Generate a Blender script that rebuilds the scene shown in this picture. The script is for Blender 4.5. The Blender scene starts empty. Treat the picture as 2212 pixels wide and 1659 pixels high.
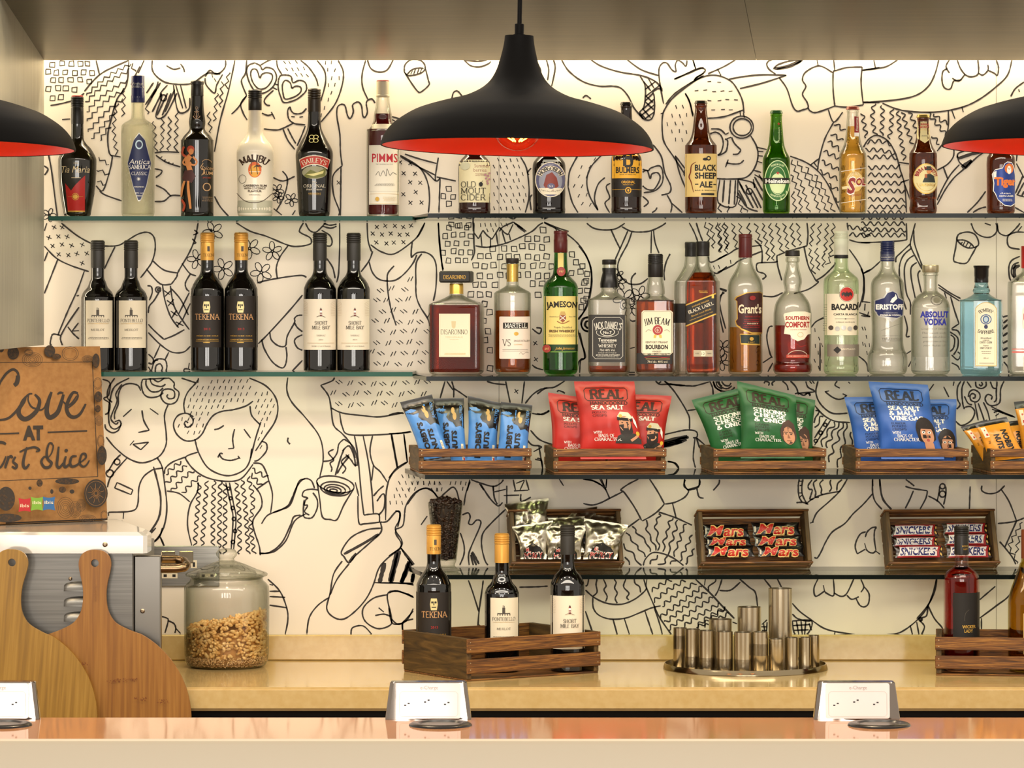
import bpy, bmesh, math, random
from mathutils import Vector, Matrix, noise
R = math.radians
random.seed(7)
scn = bpy.context.scene
COL = scn.collection
# ---------------------------------------------------------------- camera, world, lights, exposure
FPX, CX, CY, DW, EZ = 8000.0, 1106.0, 640.0, 8.385, 1.75
def Wd(px, py, d):
    """world point of photograph pixel (2212x1659) at distance d in front of the back wall"""
    D = DW - d
    return Vector(((px - CX) / FPX * D, -d, EZ - (py - CY) / FPX * D))
def SC(d): return (DW - d) / FPX
cam_d = bpy.data.cameras.new('camera'); cam = bpy.data.objects.new('camera', cam_d); COL.objects.link(cam)
cam.location = (0, -DW, EZ); cam.rotation_euler = (R(90), 0, 0)
cam_d.sensor_width = 36; cam_d.lens = 36 * FPX / 2212; cam_d.shift_y = -(829.5 - CY) / 2212
cam_d.clip_start = .1; cam_d.clip_end = 60
scn.camera = cam
scn.view_settings.view_transform = 'Standard'; scn.view_settings.look = 'None'
scn.view_settings.exposure = 0.0; scn.view_settings.gamma = 1; scn.view_settings.use_curve_mapping = False
cy = scn.cycles
cy.max_bounces = 14; cy.transmission_bounces = 12; cy.glossy_bounces = 5; cy.diffuse_bounces = 3; cy.transparent_max_bounces = 12
cy.caustics_reflective = False; cy.caustics_refractive = True; cy.sample_clamp_indirect = 8; cy.blur_glossy = .5
cy.use_adaptive_sampling = True; cy.adaptive_threshold = .03
w = bpy.data.worlds.new('room_light'); scn.world = w; w.use_nodes = True
w.node_tree.nodes['Background'].inputs[0].default_value = (1, .885, .745, 1)
w.node_tree.nodes['Background'].inputs[1].default_value = .97
def area(name, loc, rot, sx, sy, power, col):
    l = bpy.data.lights.new(name, 'AREA'); l.shape = 'RECTANGLE'; l.size = sx; l.size_y = sy; l.energy = power; l.color = col
    o = bpy.data.objects.new(name, l); COL.objects.link(o); o.location = loc; o.rotation_euler = rot
    return o
# three tall window bays behind the camera, the daylight of the room
for i, x in enumerate((-2.2, -.75, .75, 2.2)):
    for j, z in enumerate((1.35, 2.45)):
        area('window_light', (x, -12.5, z), (R(90), 0, 0), 1.0, 1.0, 38, (1, .95, .88))
# led strip hidden in the slot above the soffit's back edge, and one behind the left panel
area('led_strip', (0.7, -.035, 2.345), (R(12), 0, 0), 3.7, .03, 19, (1, .83, .55))
area('led_strip_side', (-1.235, -.05, 1.65), (0, R(-85), 0), 1.3, .03, 2.2, (1, .85, .6))
area('wall_fill_light', (0, -2.45, 3.0), (R(56), 0, 0), 5, .4, 82, (1, .895, .75))  # added unseen fill that brightens the wall and shelves, no real fitting
# ceiling spots in front of the soffit
for x in (-1.5, -.5, .5, 1.5):
    area('ceiling_spot', (x, -1.35, 2.9), (R(20), 0, 0), .12, .12, 10, (1, .78, .5))
# ---------------------------------------------------------------- materials
MAT = {}
def lin(c):
    if isinstance(c, str):
        c = tuple(int(c[i:i + 2], 16) / 255 for i in (0, 2, 4))
    return tuple((x / 12.92 if x <= .04045 else ((x + .055) / 1.055) ** 2.4) for x in c)
def mat(name, col='808080', rough=.5, metal=0, trans=0, ior=1.45, emit=0, coat=0, spec=.5, alpha=1):
    if name in MAT: return MAT[name]
    m = bpy.data.materials.new(name); m.use_nodes = True; b = m.node_tree.nodes['Principled BSDF']
    c = lin(col)
    b.inputs['Base Color'].default_value = (*c, 1); b.inputs['Roughness'].default_value = rough
    b.inputs['Metallic'].default_value = metal; b.inputs['Transmission Weight'].default_value = trans
    b.inputs['IOR'].default_value = ior; b.inputs['Specular IOR Level'].default_value = spec
    if coat: b.inputs['Coat Weight'].default_value = coat; b.inputs['Coat Roughness'].default_value = .05
    if emit:
        b.inputs['Emission Color'].default_value = (*c, 1); b.inputs['Emission Strength'].default_value = emit
    MAT[name] = m
    return m
def nt(m): return m.node_tree, m.node_tree.nodes, m.node_tree.links, m.node_tree.nodes['Principled BSDF']
def noisy(name, cols, scale=(1, 1, 1), nscale=5, detail=4, rough=.5, bump=0, pos=(.3, .7), distort=0, **k):
    """colour from a stretched noise in object space"""
    if name in MAT: return MAT[name]
    m = mat(name, cols[0], rough, **k); t, n, l, b = nt(m)
    tc = n.new('ShaderNodeTexCoord'); mp = n.new('ShaderNodeMapping'); mp.inputs['Scale'].default_value = scale
    ns = n.new('ShaderNodeTexNoise'); ns.inputs['Scale'].default_value = nscale; ns.inputs['Detail'].default_value = detail
    ns.inputs['Distortion'].default_value = distort
    cr = n.new('ShaderNodeValToRGB'); e = cr.color_ramp.elements
    e[0].position, e[1].position = pos; e[0].color = (*lin(cols[0]), 1); e[1].color = (*lin(cols[-1]), 1)
    for i, c in enumerate(cols[1:-1]):
        q = e.new(pos[0] + (pos[1] - pos[0]) * (i + 1) / (len(cols) - 1)); q.color = (*lin(c), 1)
    l.new(tc.outputs['Object'], mp.inputs[0]); l.new(mp.outputs[0], ns.inputs['Vector']); l.new(ns.outputs['Fac'], cr.inputs[0])
    l.new(cr.outputs[0], b.inputs['Base Color'])
    if bump:
        bp = n.new('ShaderNodeBump'); bp.inputs['Strength'].default_value = bump; bp.inputs['Distance'].default_value = .002
        l.new(ns.outputs['Fac'], bp.inputs['Height']); l.new(bp.outputs[0], b.inputs['Normal'])
    return m
def thin_glass(name, tint, edge=1.0):
    """sheet glass: fresnel mix of clear see-through and mirror"""
    if name in MAT: return MAT[name]
    m = bpy.data.materials.new(name); m.use_nodes = True; t = m.node_tree; n, l = t.nodes, t.links; n.clear()
    o = n.new('ShaderNodeOutputMaterial'); mx = n.new('ShaderNodeMixShader'); tr = n.new('ShaderNodeBsdfTransparent')
    gl = n.new('ShaderNodeBsdfGlossy'); fr = n.new('ShaderNodeFresnel'); geo = n.new('ShaderNodeNewGeometry'); io = n.new('ShaderNodeMapRange'); io.inputs['To Min'].default_value = 1.4 * edge; io.inputs['To Max'].default_value = 1 / (1.4 * edge)
    l.new(geo.outputs['Backfacing'], io.inputs['Value']); l.new(io.outputs[0], fr.inputs[0])
    tr.inputs[0].default_value = (*lin(tint), 1); gl.inputs['Roughness'].default_value = .02
    l.new(fr.outputs[0], mx.inputs[0]); l.new(tr.outputs[0], mx.inputs[1]); l.new(gl.outputs[0], mx.inputs[2]); l.new(mx.outputs[0], o.inputs[0])
    MAT[name] = m
    return m
BLACK = mat('print_black', '15120f', .5); WHITE = mat('print_white', 'f2efe6', .5); GOLD = mat('print_gold', 'c9a04a', .35, .6)
CREAM = mat('label_cream', 'ddd3bb', .6); RED = mat('print_red', 'b3221c', .5); NAVY = mat('print_navy', '14204f', .4)
INK = mat('print_grey_ink', '4a443c', .6); SILVER = mat('print_silver', 'b9b8b2', .35, .5)
def wall_glass(name, tint, edge, ior=1.45, bump=0):
    """thin-walled container glass: clear face-on, tinted where the wall is seen edge-on, mirror by fresnel"""
    if name in MAT: return MAT[name]
    m = thin_glass(name, tint); t = m.node_tree; n, l = t.nodes, t.links
    tr = next(x for x in n if x.type == 'BSDF_TRANSPARENT'); lw = n.new('ShaderNodeLayerWeight'); lw.inputs[0].default_value = .28
    mx = n.new('ShaderNodeMix'); mx.data_type = 'RGBA'; mx.inputs[6].default_value = (*lin(tint), 1); mx.inputs[7].default_value = (*lin(edge), 1)
    l.new(lw.outputs['Facing'], mx.inputs[0]); l.new(mx.outputs[2], tr.inputs[0])
    if bump:
        ns = n.new('ShaderNodeTexNoise'); ns.inputs['Scale'].default_value = 160; bp = n.new('ShaderNodeBump'); bp.inputs['Strength'].default_value = bump; bp.inputs['Distance'].default_value = .002
        l.new(ns.outputs['Fac'], bp.inputs['Height'])
        for x in n:
            if x.type in ('FRESNEL', 'BSDF_GLOSSY', 'LAYER_WEIGHT'): l.new(bp.outputs[0], x.inputs['Normal'])
    return m
CLEAR = wall_glass('clear_glass', 'ffffff', 'a4aa94')
WOOD = noisy('crate_wood', ['2e1a0a', '6a421c', '96682e'], (1.5, 26, 26), 9, 5, .55, .4, (.3, .72), 1.2)
WOOD2 = noisy('crate_wood_end', ['2e2010', '4c3819', '6b5028'], (14, 1.2, 10), 8, 5, .6, .4, (.3, .72), 1)
STEEL = noisy('brushed_steel', ['8e8c86', 'a9a69e'], (1, 60, 60), 6, 3, .33, 0, metal=1)
DARKGLASS = mat('dark_wine_glass', '060504', .04, ior=1.52, spec=.7)
# ---------------------------------------------------------------- mesh helpers
class MB:
    def __init__(s): s.v = []; s.f = []; s.m = []; s.M = None
    def add(s, vs, fs, mi=0):
        b = len(s.v)
        for p in vs:
            p = Vector(p); s.v.append(s.M @ p if s.M else p)
        for f in fs: s.f.append([b + i for i in f]); s.m.append(mi)
        return s
    def box(s, x0, y0, z0, x1, y1, z1, mi=0):
        return s.add([(x0, y0, z0), (x1, y0, z0), (x1, y1, z0), (x0, y1, z0), (x0, y0, z1), (x1, y0, z1), (x1, y1, z1), (x0, y1, z1)],
                     [(3, 2, 1, 0), (4, 5, 6, 7), (0, 1, 5, 4), (1, 2, 6, 5), (2, 3, 7, 6), (3, 0, 4, 7)], mi)
    def rbox(s, x0, y0, z0, x1, y1, z1, r=.002, mi=0, seg=1):
        bm = bmesh.new(); bmesh.ops.create_cube(bm, size=1)
        for v in bm.verts:
            v.co = Vector((x0 + (v.co.x + .5) * (x1 - x0), y0 + (v.co.y + .5) * (y1 - y0), z0 + (v.co.z + .5) * (z1 - z0)))
        bmesh.ops.bevel(bm, geom=bm.edges[:], offset=r, segments=seg, affect='EDGES')
        bm.verts.index_update(); s.add([v.co for v in bm.verts], [[v.index for v in f.verts] for f in bm.faces], mi); bm.free()
        return s
    def loft(s, secs, mi=0, cap0=True, cap1=True):
        """secs: lists of equally many points"""
        n = len(secs[0]); vs = [p for q in secs for p in q]; fs = []
        for k in range(len(secs) - 1):
            for i in range(n):
                j = (i + 1) % n; fs.append((k * n + i, k * n + j, (k + 1) * n + j, (k + 1) * n + i))
        if cap0: fs.append(tuple(range(n - 1, -1, -1)))
        if cap1: fs.append(tuple((len(secs) - 1) * n + i for i in range(n)))
        return s.add(vs, fs, mi)
    def lathe(s, prof, mi=0, n=40, c=(0, 0, 0), cap0=True, cap1=True):
        """prof: (r, z) from bottom to top"""
        return s.loft([[(c[0] + max(r, 1e-5) * math.cos(2 * math.pi * i / n), c[1] + max(r, 1e-5) * math.sin(2 * math.pi * i / n), c[2] + z)
                        for i in range(n)] for r, z in prof], mi, cap0, cap1)
    def tube(s, pts, r, mi=0, n=8, closed=False):
        pts = [Vector(p) for p in pts]; secs = []
        for k, p in enumerate(pts):
            a = pts[k - 1] if (k or closed) else p; b = pts[(k + 1) % len(pts)] if (k < len(pts) - 1 or closed) else p
            t = (b - a).normalized(); u = t.cross(Vector((0.02, .05, 1)) if abs(t.z) < .9 else Vector((1, 0, 0))).normalized(); w_ = t.cross(u)
            rr = r[k] if isinstance(r, (list, tuple)) else r
            secs.append([p + rr * (math.cos(2 * math.pi * i / n) * u + math.sin(2 * math.pi * i / n) * w_) for i in range(n)])
        if closed: secs.append(secs[0])
        return s.loft(secs, mi, not closed, not closed)
    def prism(s, pts, y0, y1, mi=0):
        """pts (x, z) polygon extruded from y0 to y1"""
        n = len(pts)
        return s.add([(x, y0, z) for x, z in pts] + [(x, y1, z) for x, z in pts],
                     [tuple(range(n)), tuple(range(2 * n - 1, n - 1, -1))] + [(i, i + n, (i + 1) % n + n, (i + 1) % n) for i in range(n)], mi)
    def build(s, name, mats, parent=None, smooth=35, loc=None):
        me = bpy.data.meshes.new(name); me.from_pydata([tuple(v) for v in s.v], [], s.f)
        if not isinstance(mats, (list, tuple)): mats = [mats]
        for m in mats: me.materials.append(m)
        if len(mats) > 1: me.polygons.foreach_set('material_index', s.m)
        bm = bmesh.new(); bm.from_mesh(me); bmesh.ops.recalc_face_normals(bm, faces=bm.faces); bm.to_mesh(me); bm.free()
        if smooth: me.shade_smooth(); me.set_sharp_from_angle(angle=R(smooth))
        o = bpy.data.objects.new(name, me); COL.objects.link(o)
        if parent: o.parent = parent
        if loc is not None: o.location = loc
        return o
def tag(o, label=None, cat=None, group=None, kind=None):
    if label: o['label'] = label
    if cat: o['category'] = cat
    if group: o['group'] = group
    if kind: o['kind'] = kind
    return o
def thing(name, loc, label, cat, group=None, rz=0):
    o = bpy.data.objects.new(name, None); COL.objects.link(o); o.location = loc; o.rotation_euler = (0, 0, rz); o.empty_display_size = .02
    return tag(o, label, cat, group)
def dup(root, loc, label, rz=None):
    r = root.copy(); COL.objects.link(r); r.location = loc; r['label'] = label
    if rz is not None: r.rotation_euler = (0, 0, rz)
    for ch in list(root.children):
        c = ch.copy(); COL.objects.link(c); c.parent = r
        for g in ch.children:
            d = g.copy(); COL.objects.link(d); d.parent = c
    return r
def smooth_line(pts, sub=4, closed=False):
    """catmull-rom through 2D points"""
    n = len(pts)
    if n < 3: return [tuple(p) for p in pts]
    out = []
    rng = n if closed else n - 1
    for i in range(rng):
        p0 = pts[(i - 1) % n] if (closed or i) else pts[0]; p1 = pts[i]; p2 = pts[(i + 1) % n]
        p3 = pts[(i + 2) % n] if (closed or i + 2 < n) else pts[-1]
        for k in range(sub):
            t = k / sub; t2, t3 = t * t, t * t * t
            out.append(tuple(.5 * (2 * p1[a] + (p2[a] - p0[a]) * t + (2 * p0[a] - 5 * p1[a] + 4 * p2[a] - p3[a]) * t2 +
                                   (3 * p1[a] - p0[a] - 3 * p2[a] + p3[a]) * t3) for a in (0, 1)))
    if not closed: out.append(tuple(pts[-1]))
    return out
def P2(st): return [tuple(float(q) for q in p.split(',')) for p in st.split()]
# ---------------------------------------------------------------- lettering: built-in font and a cut serif font
GL = {
 'A': (8.6, ['0.3,0 4.3,10', '4.3,10 8.3,0', '1.8,3.4 6.8,3.4'], [.3, 8.3], []), 'B': (7, ['1,0 1,10', '1,10 4.6,10 6.2,9 6.2,6.4 4.6,5.3 1,5.3', '4.6,5.3 6.8,4.2 6.8,1.2 5,0 1,0'], [], []),
 'C': (8, ['7.4,8.2 5.8,9.8 3.6,9.9 1.4,8.4 .6,5 1.4,1.6 3.6,.1 5.8,.2 7.5,1.8'], [], []), 'D': (8.4, ['1,0 1,10', '1,10 4.6,10 7,8.4 7.9,5 7,1.6 4.6,0 1,0'], [], []),
 'E': (6.8, ['1,0 1,10', '1,10 6.2,10', '1,5.2 5.2,5.2', '1,0 6.4,0'], [], []), 'F': (6.4, ['1,0 1,10', '1,10 6.2,10', '1,5.2 5.2,5.2'], [1], []),
 'G': (8.4, ['7.4,8.2 5.8,9.8 3.6,9.9 1.4,8.4 .6,5 1.4,1.6 3.6,.1 6,.3 7.4,1.6 7.4,4.6 5,4.6'], [], []), 'H': (8.6, ['1.2,0 1.2,10', '7.4,0 7.4,10', '1.2,5.2 7.4,5.2'], [1.2, 7.4], [1.2, 7.4]),
 'I': (3.4, ['1.7,0 1.7,10'], [1.7], [1.7]), 'J': (5, ['3.4,10 3.4,2 2.4,0 .8,-.3'], [], [3.4]), 'K': (8, ['1.2,0 1.2,10', '7,10 1.4,4.6', '3,6 7.6,0'], [1.2, 7.4], [1.2, 7]),
 'L': (6.4, ['1.2,10 1.2,0', '1.2,0 6.2,0 6.2,1.8'], [], [1.2]), 'M': (10.4, ['1,0 1.4,10', '1.4,10 5.2,1', '5.2,1 9,10', '9,10 9.4,0'], [1, 9.4], [1.2, 9.2]),
 'N': (9, ['1.2,0 1.2,10', '1.2,10 7.8,0', '7.8,0 7.8,10'], [1.2], [1, 7.8]), 'O': (9, ['4.5,10 7.4,8.6 8.4,5 7.4,1.4 4.5,0 1.6,1.4 .6,5 1.6,8.6 4.5,10'], [], []),
 'P': (7, ['1.2,0 1.2,10', '1.2,10 5,10 6.6,8.8 6.6,6 5,4.7 1.2,4.7'], [1.2], []), 'Q': (9, ['4.5,10 7.4,8.6 8.4,5 7.4,1.4 4.5,0 1.6,1.4 .6,5 1.6,8.6 4.5,10', '5,2 8.6,-1.6'], [], []),
 'R': (8, ['1.2,0 1.2,10', '1.2,10 5,10 6.6,8.8 6.6,6.4 5,5.2 1.2,5.2', '4.4,5.2 7.6,0'], [1.2, 7.6], []), 'S': (6.6, ['5.8,8.4 4.4,9.9 2.2,9.8 .9,8.2 1.2,6.2 3.2,5.3 5.2,4.4 6,2.4 5,.4 2.6,-.1 .7,1.6'], [], []),
 'T': (7.6, ['3.8,0 3.8,10', '.4,8.4 .4,10 7.2,10 7.2,8.4'], [3.8], []), 'U': (8.6, ['1.2,10 1.2,3.4 2.2,.8 4.3,0 6.4,.8 7.4,3.4 7.4,10'], [], [1.2, 7.4]),
 'V': (8.4, ['.4,10 4.2,0', '4.2,0 8,10'], [], [.4, 8]), 'W': (11.6, ['.4,10 3.2,0', '3.2,0 5.8,8', '5.8,8 8.4,0', '8.4,0 11.2,10'], [], [.4, 11.2]),
 'X': (8, ['.6,0 7.2,10', '7.4,0 .8,10'], [.8, 7.2], [.8, 7.2]), 'Y': (8, ['4,0 4,5', '4,5 .6,10', '4,5 7.4,10'], [4], [.6, 7.4]), 'Z': (7, ['.8,10 6.4,10', '6.4,10 .6,0', '.6,0 6.6,0'], [], []),
 '&': (9, ['8.2,0 2.6,6.4 2.2,8.4 3.4,9.9 5,9.4 5.2,7.6 1.2,4 .8,1.6 2.6,0 5,.4 8,4.6'], [], []), "'": (2.4, ['1.2,10 1.2,7.4'], [], []), ' ': (3.6, [], [], []), '.': (2.4, ['1.2,0 1.2,.9'], [], []),
}
FCACHE = {}
def glyphs(text, font='sans', bold=0.0, thick=1.5, thin=.8, serif=1.6):
    """flat verts and faces of a text, normalised: x 0..width, y 0..1 (cap height)"""
    key = (text, font, bold, thick, thin, serif)
    if key in FCACHE: return FCACHE[key]
    if font == 'sans':
        c = bpy.data.curves.new('t', 'FONT'); c.body = text; c.resolution_u = 2 if len(text) < 14 else 1; c.offset = bold; c.fill_mode = 'FRONT'
        o = bpy.data.objects.new('t', c); me = o.to_mesh()
        vs = [(v.co.x, v.co.y) for v in me.vertices]; fs = [tuple(p.vertices) for p in me.polygons]
        o.to_mesh_clear(); bpy.data.objects.remove(o); bpy.data.curves.remove(c)
        vs = [(x / .73, y / .73) for x, y in vs]
    else:
        vs, fs = [], []; x0 = 0
        def rib(pts):
            b = len(vs)
            for k, p in enumerate(pts):
                a = pts[max(k - 1, 0)]; q = pts[min(k + 1, len(pts) - 1)]
                dx, dy = q[0] - a[0], q[1] - a[1]; L = math.hypot(dx, dy) or 1; dx /= L; dy /= L
                w_ = (thin + (thick - thin) * max(0, (abs(dy) - .25 * (dx * dy > 0) * 1.6))) / 2
                vs.append(((p[0] - dy * w_ + x0) / 10, (p[1] + dx * w_) / 10)); vs.append(((p[0] + dy * w_ + x0) / 10, (p[1] - dx * w_) / 10))
            for k in range(len(pts) - 1): fs.append((b + 2 * k, b + 2 * k + 1, b + 2 * k + 3, b + 2 * k + 2))
        for ch in text:
            g = GL.get(ch)
            if not g: x0 += 4; continue
            for st in g[1]:
                pts = P2(st)
                rib(smooth_line(pts, 3) if len(pts) > 4 else pts)
            for sx in g[2]: rib([(sx - serif, .25), (sx + serif, .25)])
            for sx in g[3]: rib([(sx - serif, 9.75), (sx + serif, 9.75)])
            x0 += g[0] + 1.1
    if not vs: vs = [(0, 0)]; fs = []
    mn = min(v[0] for v in vs); mx = max(v[0] for v in vs)
    r = ([(x - mn, y) for x, y in vs], fs, max(mx - mn, 1e-4))
    FCACHE[key] = r
    return r
class Print:
    """flat shapes laid out in surface coordinates (x right, y down), then wrapped on to a surface function surf(x, y, off)"""
    def __init__(s, surf, step=5.0, stepy=None):
        s.surf, s.step, s.stepy = surf, step, stepy; s.L = {0: [], 1: []}; s.k = 0
    def _add(s, vs, fs, m, base):
        if not base: s.k += 1
        s.L[0 if base else 1].append((vs, fs, m, 0 if base else s.k))
        return s
    def poly(s, pts, m, base=False): return s._add(list(pts), [tuple(range(len(pts)))], m, base)
    def rect(s, x0, y0, x1, y1, m, base=False, r=0):
        if r: 
            pts = []
            for cx_, cy_, a0 in ((x1 - r, y0 + r, -90), (x1 - r, y1 - r, 0), (x0 + r, y1 - r, 90), (x0 + r, y0 + r, 180)):
                for a in (0, 30, 60, 90): pts.append((cx_ + r * math.cos(R(a0 + a)), cy_ + r * math.sin(R(a0 + a))))
            return s.poly(pts, m, base)
        return s.poly([(x0, y0), (x1, y0), (x1, y1), (x0, y1)], m, base)
    def frame(s, x0, y0, x1, y1, m, t=1, r=0):
        c = [(x0 + r, y0), (x1 - r, y0), (x1, y0 + r), (x1, y1 - r), (x1 - r, y1), (x0 + r, y1), (x0, y1 - r), (x0, y0 + r)] if r else [(x0, y0), (x1, y0), (x1, y1), (x0, y1)]
        return s.line(c + [c[0]], t, m)
    def ell(s, cx_, cy_, rx, ry, m, base=False, n=28, a0=0, a1=360):
        full = a1 - a0 >= 360; k = n if full else n + 1
        return s.poly([(cx_ + rx * math.cos(R(a0 + (a1 - a0) * i / n)), cy_ + ry * math.sin(R(a0 + (a1 - a0) * i / n))) for i in range(k)], m, base)
    def ring(s, cx_, cy_, rx, ry, t, m, n=28, a0=0, a1=360):
        return s.line([(cx_ + rx * math.cos(R(a0 + (a1 - a0) * i / n)), cy_ + ry * math.sin(R(a0 + (a1 - a0) * i / n))) for i in range(n + 1)], t, m)
    def line(s, pts, w_, m, sm=0, taper=0):
        if sm: pts = smooth_line(pts, sm)
        vs, fs = [], []
        n = len(pts)
        for k, p in enumerate(pts):
            a = pts[max(k - 1, 0)]; q = pts[min(k + 1, n - 1)]
            if pts[0] == pts[-1] and n > 3:
                if k == 0: a = pts[-2]
                if k == n - 1: q = pts[1]
            dx, dy = q[0] - a[0], q[1] - a[1]; L = math.hypot(dx, dy) or 1
            h = w_ / 2 * (1 - taper * abs(2 * k / (n - 1) - 1) ** 2)
            vs += [(p[0] - dy / L * h, p[1] + dx / L * h), (p[0] + dy / L * h, p[1] - dx / L * h)]
        fs = [(2 * k, 2 * k + 1, 2 * k + 3, 2 * k + 2) for k in range(n - 1)]
        return s._add(vs, fs, m, False)
    def text(s, t, cx_, cy_, w_, h, m, font='sans', bold=0., shear=0, rot=0, arc=0, align='c', **k):
        """h: cap height; w_: total width; cy_: middle of the caps; arc: radius of the baseline circle (>0 bends like a rainbow)"""
        vs, fs, tw = glyphs(t, font, bold, **k); out = []
        for x, y in vs:
            X = x / tw * w_ - (w_ / 2 if align == 'c' else 0); Y = (y - .5) * h; X += shear * Y
            if arc:
                a = X / arc; rr = abs(arc) + (Y if arc > 0 else -Y)
                X, Y = (rr * math.sin(a), rr * math.cos(a) - arc) if arc > 0 else (rr * math.sin(-a), -rr * math.cos(a) - arc)
            if rot: c_, s_ = math.cos(R(rot)), math.sin(R(rot)); X, Y = X * c_ - Y * s_, X * s_ + Y * c_
            out.append((cx_ + X, cy_ - Y))
        return s._add(out, fs, m, False)
    def smalltext(s, cx_, cy_, w_, h, rows, m, lead=2.0):
        rnd = random.Random(int(cx_ * 7 + cy_ * 13))
        for r_ in range(rows):
            x = cx_ - w_ / 2 * rnd.uniform(.8, 1); y = cy_ + r_ * lead
            while x < cx_ + w_ / 2:
                L = rnd.uniform(1.2, 4); s.rect(x, y - h / 2, min(x + L, cx_ + w_ / 2), y + h / 2, m); x += L + .9
        return s
    def build(s, parent, name='label', off=.0004, inc=.00007):
        par = parent; res = []
        for lay, nm in ((0, name), (1, 'lettering' if name == 'label' or s.L[0] else name)):
            it = s.L[lay]
            if not it: continue
            bm = bmesh.new(); mats = []
            for vs, fs, m, k in it:
                if m not in mats: mats.append(m)
                bv = [bm.verts.new((v[0], v[1], k)) for v in vs]
                for f in fs:
                    try: q = bm.faces.new([bv[i] for i in f]); q.material_index = mats.index(m)
                    except ValueError: pass
            for ax, st in ((0, s.step), (1, s.stepy)):
                if not st: continue
                lo = min(v.co[ax] for v in bm.verts); hi = max(v.co[ax] for v in bm.verts)
                k = math.ceil(lo / st)
                while k * st < hi:
                    pl = [0, 0, 0]; pl[ax] = 1; co = [0, 0, 0]; co[ax] = k * st + .0137
                    bmesh.ops.bisect_plane(bm, geom=bm.verts[:] + bm.edges[:] + bm.faces[:], dist=1e-5, plane_co=co, plane_no=pl); k += 1
            for v in bm.verts:
                x, y, k = v.co; v.co = s.surf(x, y, off + k * inc)
            for f in bm.faces: f.smooth = True
            me = bpy.data.meshes.new(nm); bm.to_mesh(me); bm.free()
            for m in mats: me.materials.append(m)
            o = bpy.data.objects.new(nm, me); COL.objects.link(o); o.parent = par; par = o; res.append(o)
        return res
# ---------------------------------------------------------------- structure
LAM = mat('white_laminate', 'e0d6c5', .32, spec=.4)
SOFFIT = noisy('soffit_metal', ['3c311a', '453a21', '4f4227'], (1, 30, 30), 3, 3, .36, 0, (.3, .7), metal=.75)
def stru(o): o['kind'] = 'structure'; return o
bb = MB().box(-2.0, .002, 0, 2.0, .06, 2.6).build('wall_back', mat('wall_backing', '6a6358', .8), smooth=0); stru(bb); wall_back = bb
xs = [-2.0] + [Wd(p, 0, 0).x for p in (4, 1078, 2152)] + [2.0]
for x0, x1 in zip(xs, xs[1:]):
    MB().box(x0 + .0005, -.0008, .9, x1 - .0005, .003, 2.5).build('panel', LAM, bb, 0)
# sloped soffit of the hood, in boards divided by a slanted joint
zb = 2.278; sl = .13
jx0, jx1 = .5468, .4715
def soff(p, m=SOFFIT):
    vs = [(x, y, zb + sl * (-y - .10) + dz) for dz in (0, .02) for x, y in p]; n = len(p)
    o = MB(); o.add(vs, [tuple(range(n)), tuple(range(2 * n - 1, n - 1, -1))] + [(i, (i + 1) % n, (i + 1) % n + n, i + n) for i in range(n)]); return o
cl = soff([(-1.06, -.10), (jx0 - .0004, -.10), (jx1 - .0004, -.82), (-1.06, -.82)]).build('ceiling', SOFFIT, smooth=0); stru(cl)
soff([(jx0 + .0004, -.10), (2.0, -.10), (2.0, -.82), (jx1 + .0004, -.82)]).build('panel', SOFFIT, cl, 0)
MB().box(-2.0, -.84, 2.37, 2.0, -.82, 3.2).build('fascia', SOFFIT, cl, 0)
MB().add([(.40, -.104, 2.2995), (.60, -.104, 2.2995), (.60, -.81, 2.3915), (.40, -.81, 2.3915)], [(0, 1, 2, 3)]).build('joint_light_stop', mat('joint_dark', '2a241a', .8), cl, 0)  # added unseen sheet that keeps light from leaking through the joint
MB().box(-2.0, -.12, 2.40, 2.0, .0, 2.42).build('slot_cover', LAM, cl, 0)
SIDE = noisy('side_metal', ['a3a294', 'b9b8aa'], (30, 30, 1), 4, 3, .38, 0, metal=.55)
MB().box(-1.078, -.84, 1.641, -1.047, -.10, 2.6).build('wall_left', SIDE, smooth=0); stru(bpy.data.objects['wall_left'])
stru(MB().box(-6, -13, -.02, 6, .06, 0).build('floor', noisy('floor_wood', ['6a4a30', '8a6644'], (1, 10, 1), 3, 3, .5), smooth=0))
# ---------------------------------------------------------------- back counter
CZ = .9272
CREAMTOP = noisy('cream_worktop', ['bea26a', 'c6ac78'], (1, 1, 1), 60, 2, .16, coat=.3)
ct = thing('back_counter', (0, 0, 0), 'long cream solid worktop with a low upstand under the bottle shelves', 'counter')
MB().rbox(-2.0, -.595, CZ - .05, 2.0, -.004, CZ, .006, seg=2).build('worktop', CREAMTOP, ct)
stru(MB().rbox(-2.0, -.024, CZ + .0004, 2.0, -.004, .9856, .003).build('baseboard_back', CREAMTOP))
MB().box(-2.0, -.50, 0, 2.0, -.01, CZ - .05).build('cabinet', mat('dark_cabinet', '0c0a08', .7), ct, 0)
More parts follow.
